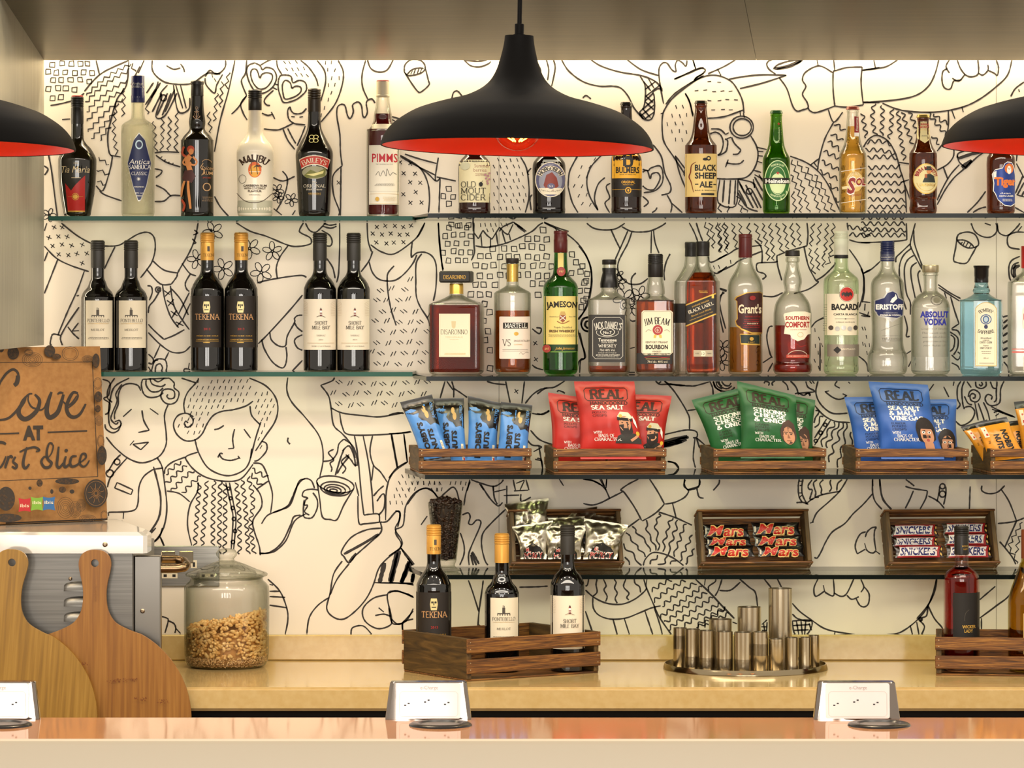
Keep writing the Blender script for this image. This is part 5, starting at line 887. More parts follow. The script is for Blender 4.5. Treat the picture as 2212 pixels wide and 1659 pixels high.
P = B.pr(8); FL = mat('foil_label', 'e8ddc0', .22, .55); P.rect(-32, 679, 36, 772, FL, True); P.frame(-30, 681, 34, 770, mat('foil_line', 'c8b890', .3, .6), .8); P.text('DISARONNO', 1, 718, 58, 10, BLACK, 'serif', thick=1.2, thin=.6); P.poly([(-5, 695), (5, 695), (4, 708), (0, 711), (-4, 708)], mat('foil_line')); P.text('ORIGINALE', 1, 729, 38, 3.4, mat('foil_line')); P.text('Velvet', 1, 734, 20, 2.5, mat('foil_line')); P.smalltext(1, 764, 50, .7, 2, GOLD); P.build(B.root)
B = Bottle('cognac_bottle', 'cognac bottle with white label and small black stopper, half amber half empty', 1107, zl, D,
           [(14.5, 570), (15, 575), (13, 580), (13, 612), (16, 620), (28, 627), (38, 633), (40, 642), (40, 700), (40, 785), (39, 800), (36, 807), (30, 811)], g, yb)
B.shell(CLEAR); B.liquid(mat('cognac_liquid', 'b0581c', 0, trans=1, ior=1.36), 672); B.cap(mat('stopper_black', '241a14', .45), [(13, 559), (14, 560), (14, 569), (13.5, 570)]); B.cap(GOLDF, [(11, 571), (12.5, 572), (12.5, 588), (12.5, 610)], 'neck_foil')
P = B.pr(); P.rect(-28, 685, 38, 776, mat('mart_label', 'dccfc2', .55), True, 2); P.rect(-20, 698, 33, 711, BLACK); P.text('MARTELL', 7, 704.5, 47, 9, WHITE, 'serif', thick=1.4); P.ell(8, 722, 5, 4, GOLD); P.text('VS', -13, 741, 18, 14, BLACK, 'serif', thick=1.2, thin=.6); P.text('SINGLE DISTILLERY', 20, 737, 34, 4, INK); P.text('COGNAC', 12, 745, 18, 2.4, GOLD); P.rect(-21, 756, 33, 756.5, INK); P.rect(-21, 759, 33, 759.5, INK); P.line([(14, 766), (18, 762), (22, 766), (28, 762), (34, 763)], .5, INK, 4); P.build(B.root)
B = Bottle('whiskey_bottle', 'green whiskey bottle with yellow label and dark red capsule', 1211, zl, D,
           [(14, 502), (14, 546), (15, 575), (17, 592), (22, 600), (32, 610), (37, 620), (37.5, 632), (37.5, 700), (37.5, 790), (37, 800), (34, 807), (28, 811)], g, yb)
B.solid(glass('jame_green', '246a1a')); B.cap(mat('capsule_darkred', '5c1414', .3), [(14, 500), (15, 501), (15, 506), (14.2, 507), (14.4, 518), (15, 520), (15, 546), (14.5, 547)], 'capsule')
P = B.pr(6, 12); YL2 = mat('jame_yellow', 'dcc878', .55); P.rect(-36, 641, 37, 745, YL2, True); P.rect(-36, 745, 37, 762, mat('jame_band', '1c3a20', .5), True); P.rect(-36, 760.5, 37, 761.5, mat('jame_lime', '8ab848', .5)); P.rect(-6, 548, 6, 580, YL2); P.ell(1, 588, 9, 10, mat('seal_red', '9a3a34', .5)); P.text('JJ&S', 1, 588, 10, 5, YL2, shear=.2)
P.text('JAMESON', 2, 658, 66, 13, BLACK, bold=.03, arc=220); P.poly([(-3, 682), (11, 682), (11, 692), (4, 698), (-3, 692)], mat('jame_shield', '8a4a28', .5)); P.line([(-2, 683), (10, 693)], 1.2, WHITE); P.line([(10, 683), (-2, 693)], 1.2, WHITE); P.poly([(-3, 682), (0, 674), (8, 674), (11, 682)], mat('jame_crest', 'b89858', .5)); P.line([(-8, 695), (4, 700), (18, 694)], 1.6, mat('jame_shield'), 3); P.text('Established', -14, 685, 18, 2.4, INK, shear=.2); P.text('Since 1780', 24, 685, 14, 2.4, INK, shear=.2)
P.text('Triple Distilled', 4, 708, 38, 4, INK, shear=.3); P.text('IRISH WHISKEY', 3, 716, 54, 5.5, mat('jame_brown', '4a2a14', .5), bold=.03); P.smalltext(3, 724, 60, .6, 3, INK); P.ell(-27, 754, 8, 8.5, mat('seal_red')); P.text('JJ&S', -27, 754, 8, 4, YL2); P.text('John Jameson', 8, 753, 36, 6, GOLD, shear=.4); P.build(B.root)
def squarish(cx, w, label, name, top, sh0, sh1, nr, yaw=0, flat=.8, corner=.25, neck=None):
    nk = neck or [(nr, top), (nr, sh0 - 8)]
    return Bottle(name, label, cx, zl, D, nk + [(nr + 2, sh0), (w * .7, sh0 + (sh1 - sh0) * .5), (w * .97, sh1 - 3), (w, sh1 + 2), (w, 740), (w, 795), (w * .98, 803), (w * .93, 808), (w * .85, 811)], g, yb, flat=flat, yaw=yaw, corner=corner)
B = squarish(1316, 42, 'square nearly empty whiskey bottle with black label and black neck', 'whiskey_bottle', 575, 632, 652, 16, -10, .9, .3, [(14, 572), (15, 595), (19, 612), (18, 622)])
B.shell(CLEAR); B.liquid(LQ_WHISKY, 791); B.cap(BLKCAP, [(13, 562), (15.5, 563), (15.5, 572), (15, 573)]); B.cap(mat('neck_wrap', '0f0d0b', .3), [(15, 580), (15.5, 582), (14.5, 590), (17.5, 602), (19.6, 614), (19.5, 623)], 'neck_wrap')
P = B.pr(7); JB = mat('jack_label', '2a2826', .5); JW = mat('jack_white', 'd6d2c6', .5); P.rect(-39, 681, 39, 783, JB, True); P.frame(-30, 687, 35, 776, JW, .8, 6); P.text("JACK DANIEL'S", 3, 703, 60, 14, JW, 'serif', arc=110, thick=2.2, thin=1.1, serif=1); P.ell(2, 718, 16, 9, JW); P.ell(2, 718, 14.5, 7.5, JB); P.text('No.7', 2, 719, 18, 6, JW, bold=.02); P.text('OLD', 2, 713, 6, 2.4, JW)
P.ring(2, 719, 24, 10, .8, JW, a0=-20, a1=200); P.text('Tennessee', 2, 735, 40, 7, JW, bold=.02); P.text('SOUR MASH', 2, 741, 26, 2.4, JW); P.text('WHISKEY', 2, 748, 40, 6.4, JW, 'serif', thick=1.8); P.text('70cl 40% Vol.', 2, 757, 34, 5.4, JW); P.text('DISTILLED AND BOTTLED BY', 2, 763, 40, 2.2, JW); P.text('JACK DANIEL DISTILLERY', 3, 767.5, 52, 3, JW, bold=.02); P.text('LYNCHBURG TENNESSEE USA', 3, 771.5, 46, 2, JW); P.build(B.root)
B = squarish(1416, 41.5, 'amber bourbon bottle with cream label and round red wax seal', 'bourbon_bottle', 552, 640, 655, 17, -8, .75, .3, [(16, 552), (16, 600), (19, 620), (20, 634)])
B.shell(CLEAR); B.liquid(mat('bourbon_liquid', 'a84a14', 0, trans=1, ior=1.36), 649); B.cap(BLKCAP, [(15, 550)] + ridges(15.2, 552, 570, 4) + [(16.4, 572), (16.4, 599), (16, 600)])
P = B.pr(7); P.rect(-38, 764, 39, 787, mat('beam_black', '1a1613', .5), True); P.poly([(-27, 676), (-23, 672), (36, 672), (40, 676), (40, 762), (34, 768), (-22, 768), (-27, 762)], mat('beam_cream', 'e4d8bc', .55), True); P.frame(-25, 674, 38, 766, BLACK, .6, 4); P.text('JIM BEAM', 6, 694, 55, 14, BLACK, 'serif', arc=90, thick=2.2, serif=1.1); P.ell(8, 714, 11, 11, mat('wax_red', 'a03030', .4)); P.ring(8, 714, 6, 6, .8, CREAM); P.text('B', 8, 714, 4, 6, CREAM); P.poly([(0, 724), (6, 724), (4, 731), (-1, 731)], GOLD); P.poly([(10, 724), (16, 724), (17, 731), (12, 731)], GOLD)
for sx in (-1, 1): P.line([(8 + sx * 14, 716), (8 + sx * 20, 713), (8 + sx * 26, 718)], .6, INK, 3)
P.text('KENTUCKY STRAIGHT', 6, 740, 48, 4.6, INK, bold=.01); P.text('BOURBON', 6, 750, 48, 9.5, BLACK, bold=.035); P.text('WHISKEY', 6, 760, 20, 4, BLACK); P.text('70cl alc. 40% vol.', 8, 782, 44, 5, mat('beam_cream')); P.rect(-18, 776, 34, 776.8, GOLD); P.line([(-20, 773), (0, 771), (20, 773), (34, 772)], .8, RED, 3); P.build(B.root)
# the pair of square blended whiskies, the empty one behind
def walker(cx, d, full, label):
    k = SC(.13) / SC(d); w = 34 * k; Y = lambda h: 811 - h * k if full else 809 - h * k
    B = Bottle('whisky_bottle', label, cx, zl, d, [(14 * k, Y(288)), (14.5 * k, Y(255)), (17 * k, Y(235)), (24 * k, Y(218)), (31 * k, Y(204)), (w, Y(192)), (w, Y(100)), (w, Y(12)), (w * .97, Y(4)), (w * .9, Y(0))], g, Y(0), flat=.9, corner=.24, yaw=-12)
    B.shell(CLEAR)
    if full: B.liquid(mat('walker_liquid', 'c8501a', 0, trans=1, ior=1.36), Y(221))
    B.cap(BLKCAP, [(13.5 * k, Y(288)), (15 * k, Y(286)), (15 * k, Y(276)), (14.6 * k, Y(274)), (14.8 * k, Y(257)), (14 * k, Y(256))])
    P = B.pr(6, 12); BL = mat('walker_label', '1e1a17', .5); c = (-32 * k, 33 * k)
    if full:
        P.poly([(c[0], Y(152)), (c[1], Y(177)), (c[1], Y(130)), (c[0], Y(104))], GOLD, True); P.poly([(c[0], Y(149)), (c[1], Y(174)), (c[1], Y(133)), (c[0], Y(107))], BL)
        P.text('JOHNNIE WALKER', 0, Y(154), 40, 3.6, GOLD, rot=21); P.text('BLACK LABEL', 1, Y(145), 58, 7, CREAM, rot=21, font='serif', thick=1.8); P.text('Blended Scotch Whisky', 2, Y(135), 46, 4, GOLD, rot=21, shear=.2); P.text('DISTILLED BLENDED AND BOTTLED', 2, Y(127), 54, 2.2, GOLD, rot=21)
        P.rect(-15, Y(54), 27, Y(40), mat('walker_grey', 'a89c84', .5), False); P.rect(1, Y(52), 11, Y(41), CREAM, r=2); P.text('12', 6, Y(46.5), 7, 6, BLACK); P.text('AGED', -7, Y(47), 8, 3, BLACK); P.text('YEARS', 19, Y(47), 10, 3, BLACK); P.rect(-2, Y(178), 16, Y(177), GOLD); P.text('Black Label', 6, Y(181), 18, 3.4, GOLD, shear=.2)
    else: P.poly([(c[0], Y(154)), (c[1], Y(154)), (c[1], Y(112)), (c[0], Y(112))], BL, True)
    P.build(B.root); return B
walker(1494, .065, False, 'empty square whisky bottle standing close behind the full slanted-label one')
walker(1518, .15, True, 'full amber square whisky bottle with slanted black label and gold lines')
B = Bottle('whisky_bottle', 'three-sided whisky bottle with maroon label and maroon capsule, a third full', 1610, zl, D,
           [(14, 508), (14.5, 558), (17, 575), (24, 590), (33, 605), (37.5, 620), (38, 640), (37, 700), (37, 790), (37, 802), (34, 808), (29, 811)], g, yb)
B.shell(CLEAR); B.liquid(LQ_AMBER, 708); B.cap(mat('capsule_maroon', '5e1a1a', .3), [(13.5, 507), (14.8, 509), (14.8, 514), (14.2, 515), (15, 556), (14.5, 558)], 'capsule')
P = B.pr(6, 10); MR = mat('grant_maroon', '3a100e', .4); P.poly([(-22, 642), (0, 633), (28, 631), (36, 634), (36, 722), (12, 722), (-10, 714), (-22, 704), (-24, 694), (-20, 690), (-21, 652), (-26, 648)], GOLD, True); P.poly([(-20, 644), (0, 635), (28, 633), (35, 636), (35, 719), (12, 719), (-9, 711), (-20, 702), (-22, 695), (-18, 690), (-19, 652), (-23, 649)], MR)
P.poly([(-14, 722), (30, 724), (30, 747), (-12, 745)], GOLD); P.poly([(-13, 724), (29, 725), (29, 744), (-11, 742)], mat('grant_green', '16231a', .4)); P.text("Grant's", 8, 668, 50, 19, mat('grant_cream', 'dcd0b0', .4), bold=.03); P.text('BLENDED SCOTCH', 14, 685, 32, 3, RED); P.smalltext(10, 692, 34, .8, 5, RED, 4); P.text('WHISKY', 12, 700, 22, 3.4, mat('grant_cream'), shear=.2); P.ell(12, 645, 6, 5, mat('grant_deep', '8a1c1c', .4)); P.ell(10, 733, 4, 4, GOLD); P.text('1887', 10, 740, 12, 2.4, GOLD); P.build(B.root)
B = Bottle('liqueur_bottle', 'fluted liqueur bottle with white crest label and red letters, bulging neck', 1712, zl, D,
           [(13.5, 556), (15, 560), (15, 566), (12.5, 570), (15, 585), (19, 600), (20, 612), (18, 622), (17.5, 630), (26, 640), (36, 655), (40, 672), (41, 690), (40, 760), (39, 782), (42, 790), (42, 800), (38, 808), (33, 811)], g, yb)
B.shell(CLEAR); B.liquid(mat('comfort_liquid', 'b02a1c', 0, trans=1, ior=1.36), 704); B.cap(mat('cap_blackbrown', '201a14', .4), [(14, 542), (15.5, 543), (16, 554), (15, 555)])
P = B.pr(6, 12); P.poly([(-22, 682), (-20, 678), (0, 674), (24, 674), (38, 678), (36, 694), (38, 722), (30, 724), (22, 734), (8, 738), (-4, 732), (-8, 724), (-21, 722), (-18, 700)], mat('comf_white', 'e6dcc4', .5), True)
CRD = mat('comf_red', '9a1c18', .5); P.text('SOUTHERN', 8, 688, 52, 8, CRD, bold=.04); P.text('COMFORT', 8, 702, 53, 12, CRD, bold=.04); P.text('LIQUEUR OF WHISKEY', 10, 713, 36, 2, CRD); P.ring(14, 724, 6, 5, .6, GOLD); P.ring(8, 772, 22, 14, .8, mat('comf_white'), a0=200, a1=340); P.rect(-16, 767, 34, 774, mat('comf_liptag', 'a83a2a', .5)); P.text('NONE GENUINE BUT MINE', 8, 770, 42, 2.4, mat('comf_white')); P.line([(-4, 748), (6, 744), (14, 750), (26, 746)], .7, RED, 3); P.build(B.root)
B = Bottle('white_rum_bottle', 'clear rum bottle with round red bat emblem and white cap', 1817, zl, D,
           [(14.5, 506), (14.5, 552), (15, 575), (18, 586), (28, 595), (36, 603), (38, 614), (38, 640), (37.5, 700), (37, 780), (38, 798), (35, 807), (29, 811)], g, yb)
B.shell(wall_glass('palegreen_glass', 'fafdf6', 'c4dcb4')); B.liquid(LQ_CLEAR, 590); WC = mat('cap_white', 'd8d6c4', .35); B.cap(WC, [(13.5, 501)] + ridges(14.2, 503, 516, 3, .8) + [(15.2, 518), (15.2, 552), (15, 553)]); B.cap(BLACK, [(15.4, 552), (15.4, 559), (15, 559.5)], 'cap_band')
P = B.pr(6); P.rect(-36, 636, 37, 725, mat('bac_label', 'dcd2b8', .55), True); P.ell(9, 637, 16.5, 16.5, BLACK, False); P.ell(9, 637, 15.8, 15.8, CREAM); P.ell(9, 637, 14.8, 14.8, mat('bac_red', 'b82a22', .45)); BT = mat('bat_dark', '2a2422', .4)
P.poly([(9, 630), (11, 634), (17, 632), (21, 636), (19, 642), (16, 638), (13, 643), (10, 640), (9, 646), (8, 640), (5, 643), (2, 638), (-1, 642), (-3, 636), (1, 632), (7, 634)], BT)
P.text('BACARDÍ', 7, 664, 60, 13, BLACK, bold=.045); P.text('CARTA BLANCA', 7, 680, 52, 4.4, BLACK, bold=.02); P.rect(-16, 689.4, 26, 690, INK); P.ell(6, 690, 2, 1.4, INK, n=8); P.text('SUPERIOR WHITE RUM', 6, 697, 40, 2.6, INK); MD = mat('medal', '5a5048', .3, .6)
for k in range(5): P.ell(-24 + k * 13, 709 + (2 if k % 2 else 0), 5, 5, MD if k in (0, 4) else SILVER)
P.rect(-31, 745, 37, 771, mat('bac_silver', '8f8578', .35, .5)); P.poly([(-19, 757), (-11, 749), (-3, 757), (-11, 765)], BLACK); P.text('SANTIAGO', 12, 755, 30, 4, mat('bac_label')); P.smalltext(-34, 660, 6, .7, 12, INK, 5); P.build(B.root)
B = Bottle('vodka_bottle', 'clear vodka bottle with navy banner label and navy cap, wide foot', 1917, zl, D,
           [(14.5, 525), (14.5, 566), (15, 580), (20, 592), (31, 604), (35.5, 616), (36, 640), (34, 700), (34, 740), (37, 757), (42, 767), (43, 785), (42, 800), (38, 808), (32, 811)], g, yb)
B.shell(CLEAR); B.liquid(LQ_CLEAR, 758); B.cap(mat('cap_navy2', '1a2350', .3), [(13.5, 522)] + ridges(14.4, 524, 543, 4, .8) + [(15.6, 545), (15.6, 565), (15, 566)])
Q = Print(B.capsurf(15.7), 5); Q.text('VODKA ERISTOFF', 0, 557, 29, 3, WHITE); Q.rect(-15, 552, 15, 552.8, SILVER); Q.rect(-15, 561, 15, 561.8, SILVER); Q.build(B.root, 'cap_print')
P = B.pr(6, 10); NV = mat('eris_navy', '1c2456', .35); P.poly([(-31, 650), (-12, 642), (-4, 632), (8, 629), (18, 634), (22, 643), (35, 650), (33, 672), (32, 684), (18, 690), (6, 697), (-4, 690), (-24, 684), (-31, 672)], SILVER, True); P.poly([(-28, 651), (-10, 645), (-3, 634), (8, 631), (17, 636), (20, 645), (33, 652), (31, 672), (30, 682), (17, 688), (-22, 683), (-29, 671)], NV)
P.poly([(2, 654), (6, 646), (12, 642), (14, 636), (18, 646), (12, 652), (8, 656)], WHITE); P.text('ERISTOFF', 3, 664, 60, 11, WHITE, bold=.04); P.text('ORIGINAL', 4, 677, 32, 2.4, SILVER); P.text('PREMIUM VODKA', 4, 682, 44, 3.6, WHITE, bold=.02); P.line([(-16, 715), (10, 705), (28, 700)], .5, INK); P.rect(-14, 726, 30, 726.5, INK); P.text('TRIPLE DISTILLED', 8, 733, 46, 3.4, INK); P.rect(-14, 737, 30, 737.5, INK); P.build(B.root)
B = Bottle('vodka_bottle', 'clear short-necked vodka bottle with blue letters and silver cap', 2010, zl, D,
           [(15.5, 590), (17, 596), (15, 598), (14.5, 625), (17, 632), (28, 640), (38, 652), (41.5, 664), (42, 680), (42, 790), (41, 802), (37, 808), (31, 811)], g, yb)
B.shell(CLEAR); B.liquid(LQ_CLEAR, 772); B.cap(mat('cap_silver', 'b8ae90', .3, .8), [(17, 574), (18, 575), (18, 588), (17, 590)])
P = B.pr(6); AB = mat('abs_blue', '1c2490', .45); P.text('ABSOLUT', 5, 680, 62, 13, AB, bold=.05); P.text('VODKA', 6, 696, 50, 14, AB, bold=.05); P.ring(9, 650, 12, 10, 1.4, INK); P.ell(9, 650, 7, 6, mat('abs_seal', '8a8674', .3, .4))
for i, t in enumerate(('Country of Sweden', 'This superb vodka', 'was distilled from', 'grain grown in the', 'rich fields of')): P.text(t, 5, 711 + i * 9, 58 - i * 3, 4.6, INK, shear=.35, bold=-.01)
P.build(B.root)
B = squarish(2120, 44, 'blue square gin bottle with arched cream label and black cap', 'gin_bottle', 578, 636, 654, 15, -11, .75, .18, [(14, 578), (14, 610), (16, 622), (19, 630)])
B.solid(glass('sapphire_glass', '98cbdc')); B.cap(mat('cap_black_gloss', '141210', .2), [(17, 575), (17.5, 576), (17, 579), (15.5, 582), (15.5, 598), (15, 599), (15.2, 611), (14.5, 612)])
P = B.pr(7); P.poly([(-11, 792)] + [(-11, 670)] + arc(26, -62, 62, 12, 680)[0:] + [(35, 670), (35, 792)], mat('bomb_gold', 'b8a060', .4, .3), True); P.poly([(-9.5, 790)] + [(-9.5, 671)] + arc(24.5, -60, 60, 12, 680) + [(33.5, 671), (33.5, 790)], mat('bomb_cream', 'dcd6bc', .55))
P.frame(-7, 676, 31, 788, GOLD, .6); P.text('BOMBAY', 12, 671, 32, 7, BLACK, 'serif', arc=24, thick=2); P.ring(12, 691, 11, 10, 2, mat('bomb_blue', '3a5a8a', .5)); P.ell(12, 691, 7, 8, mat('bomb_blue')); P.ell(12, 691, 4.5, 5.5, mat('bomb_sky', 'a8bcc8', .5)); P.ell(12, 707, 4, 4.5, NAVY); P.text('SAPPHIRE', 12, 719, 36, 7, BLACK, 'serif', arc=-40, thick=2)
for t, y, w_, h in (('Distilled', 731, 22, 4), ('LONDON', 736, 14, 2.4), ('DRY GIN', 740.5, 26, 4), ('Vapour', 747, 12, 3.2), ('INFUSED', 752.5, 25, 3.6)): P.text(t, 12, y, w_, h, BLACK, 'sans' if t[1].islower() else 'serif')
P.smalltext(12, 760, 20, .7, 2, INK, 4); P.text('40% vol', 12, 774, 10, 3, INK); P.smalltext(12, 785, 34, .8, 1, INK); P.build(B.root)
B = Bottle('gin_bottle', 'clear gin bottle with red cap and red printed sides at the right edge', 2222, zl, D,
           [(14, 548), (14.5, 580), (16, 590), (28, 600), (38, 610), (42, 618), (42, 700), (42, 780), (41.5, 798), (38, 808), (33, 811)], g, yb, flat=.85, corner=.3)
B.shell(CLEAR); B.liquid(LQ_CLEAR, 640); B.cap(mat('cap_bright_red', 'a8201c', .3), [(15.5, 533), (16, 534), (16, 580), (15, 581)])
P = B.pr(6); PK = mat('beef_red', 'c05a50', .45); P.text('BEEFEATER', 12, 684, 60, 13, RED, bold=.03)
P.L[1].pop(); P.k = 0
P.rect(-18, 666, 40, 712, mat('beef_white', 'e6dccb', .5), True, 4); P.text('BEEFEATER', 12, 685, 56, 13, RED, bold=.03); P.rect(-40, 754, 38, 756, PK); P.rect(-40, 760, 38, 763, PK); P.rect(-16, 770, 38, 800, mat('beef_white')); P.smalltext(8, 776, 40, .8, 6, INK, 4); P.build(B.root)
# ---------------------------------------------------------------- crates
def slat(x0, y0, z0, x1, y1, z1, m, par, nm='slat'):
    return MB().rbox(x0, y0, z0, x1, y1, z1, .0012).build(nm, m, par, 0)
def crate(loc, L, W, H, rz, label, group, tilt=0):
    t = thing('wooden_crate', loc, label, 'crate', group, rz); t.rotation_euler = (R(tilt), 0, rz)
    e = .010 if L < .3 else .012; k = .004
    for x0 in (0, L - e): slat(x0, .002, k, x0 + e, W - .002, H, WOOD2, t, 'end_panel')
    h = H * .36; zs = (H * .18, H - h + .002)
    for y0, y1 in ((-.003, .002), (W - .002, W + .003)):
        for z0 in zs: slat(-.002, y0, z0, L + .002, y1, z0 + h * .93, WOOD, t)
    n = 4
    for i in range(n): slat(0, .002 + i * (W - .004) / n + .0015, 0, L, .002 + (i + 1) * (W - .004) / n - .0015, k, WOOD, t, 'base_board')
    nb = MB()
    for z0 in zs:
        for x in (e * .5, L - e * .5):
            for dz in (.25, .7): nb.lathe([(.0012, -.0032), (.0012, -.0038), (.0006, -.0041)], 0, 6)
    for i in range(8):
        x = (e * .5, L - e * .5)[i % 2]; z = zs[i // 4] + h * (.25, .7)[(i // 2) % 2]
        for j in range(18):
            v = nb.v[i * 18 + j]; nb.v[i * 18 + j] = Vector((x + v.x, v.z, z + v.y))
    o = nb.build('nail', mat('nail_head', 'c8b898', .3, .8), t, 0); o['kind'] = 'stuff'
    return t
z3 = SH['S3'][0]; g3 = 'crates along the third shelf'
CR = []
for px, a, d, lab in ((906, 7, .255, 'slatted brown crate holding the blue nut bags'), (1197, 4.5, .255, 'slatted brown crate holding the red crisp bags'), (1543, 4.6, .255, 'slatted reddish-brown crate holding the green crisp bags'),
                   (1850, 2.3, .255, 'slatted brown crate holding the blue crisp bags'), (2141, 3.5, .255, 'slatted crate of orange nut bags, cut off at the right edge')):
    p = Wd(px, 0, d); CR.append(crate((p.x, -d, z3), .246, .225, .054, R(a), lab, g3))
z4 = SH['S4'][0]; TR = []
for px, lab in ((1100, 'tilted crate tray of silver snack bags behind the wine bottles'), (1507, 'tilted crate tray holding black bars with red lettering'), (1911, 'tilted crate tray holding brown bars with blue and white lettering')):
    p = Wd(px, 0, .092); TR.append(crate((p.x, -.094, z4), .252, .122, .05, R(8), lab, 'tilted trays on the lowest shelf', 68))
def trayplane(t, zoff):
    """surf function: photograph pixel -> point on the plane at height zoff inside the tilted tray"""
    bpy.context.view_layer.update(); M = t.matrix_world.copy(); o = M @ Vector((0, 0, zoff)); nrm = (M.to_3x3() @ Vector((0, 0, 1))).normalized(); cam0 = Vector((0, -DW, EZ))
    def f(x, y, off=0):
        d = Vector(((x - CX) / FPX, 1, -(y - CY) / FPX)); k = (o + nrm * off - cam0).dot(nrm) / d.dot(nrm); return cam0 + d * k
    return f, nrm
# ---------------------------------------------------------------- bags and bars
class Bag:
    def __init__(s, name, label, cat, group, P4, thick, m, seal=None, wr=.0025, uv=(100, 130), sealh=.07, seed=0, nu=22, nv=26, back=.6):
        """P4: world corners TL, TR, BR, BL"""
        s.P = P4; s.T = thick; s.uv = uv; s.wr = wr; s.seed = seed; s.sh = sealh
        s.n = (P4[3] - P4[0]).cross(P4[1] - P4[0]).normalized()
        if s.n.y > 0: s.n = -s.n
        s.o = (P4[2] + P4[3]) / 2 + Vector((0, thick * .3, 0))
        s.root = thing(name, s.o, label, cat, group)
        b = MB(); vs = []; fs = []
        for side in (0, 1):
            for j in range(nv + 1):
                for i in range(nu + 1):
                    u, v = i / nu, j / nv; vs.append(s.pt(u, v, 0, side, back))
        W_ = (nu + 1)
        def q(sd, i, j): return sd * W_ * (nv + 1) + j * W_ + i
        mi = []
        for sd in (0, 1):
            for j in range(nv):
                for i in range(nu):
                    fs.append((q(sd, i, j), q(sd, i + 1, j), q(sd, i + 1, j + 1), q(sd, i, j + 1))[::1 if sd else -1]); mi.append(1 if (seal and (j < nv * sealh or j >= nv * (1 - sealh))) else 0)
        for j in range(nv):
            for i in (0, nu): fs.append((q(0, i, j), q(0, i, j + 1), q(1, i, j + 1), q(1, i, j))); mi.append(0)
        for i in range(nu):
            for j in (0, nv): fs.append((q(0, i, j), q(0, i + 1, j), q(1, i + 1, j), q(1, i, j))); mi.append(0)
        b.add(vs, fs); b.m = mi
        s.body = b.build('wrapper', [m, seal] if seal else m, s.root, 55)
    def pt(s, u, v, off, side=0, back=.6):
        P = s.P; p = (P[0] * (1 - u) + P[1] * u) * (1 - v) + (P[3] * (1 - u) + P[2] * u) * v
        e = s.sh; vv = min(max((v - e) / (1 - 2 * e), 0), 1); bu = max(0, 4 * u * (1 - u)) ** .55 * max(0, math.sin(math.pi * vv)) ** .6
        wv = noise.noise(Vector((u * 3.1 + s.seed, v * 3.7, s.seed * 1.7))) + .6 * noise.noise(Vector((u * 7 + s.seed, v * 9, 3.3 + s.seed)))
        wv += .8 * math.sin(u * 26 + 3 * wv) * math.exp(-abs(vv - (0 if v < .5 else 1)) * 9) * (0 if v < e or v > 1 - e else 1)
        h = s.T * bu * (1 if side == 0 else -back) + wv * s.wr * (bu + .25)
        if side == 0 and (v < e or v > 1 - e): h += .0007 * math.sin(v * 260)
        # the sides pull in where the bag is fat
        c = (P[0] + P[1] + P[2] + P[3]) / 4; pull = .10 * bu ** 2 * 0 + .035 * (4 * vv * (1 - vv)) * (2 * u - 1)
        p = p - (P[1] - P[0]) * pull
        if side == 1: h -= .0006
        return p + s.n * (h + off) - s.o
    def surf(s, x, y, off): return s.pt(x / s.uv[0], y / s.uv[1], off + .0003)
    def pr(s, st=7): return Print(s.surf, st, st)
def W4(pts, ds): return [Wd(x, y, d) for (x, y), d in zip(pts, ds)]
REDB = mat('bag_red', 'b3241c', .38, spec=.6); GRNB = mat('bag_green', '1d5a2c', .38, spec=.6); BLUB = mat('bag_blue', '2d5aa8', .38, spec=.6)
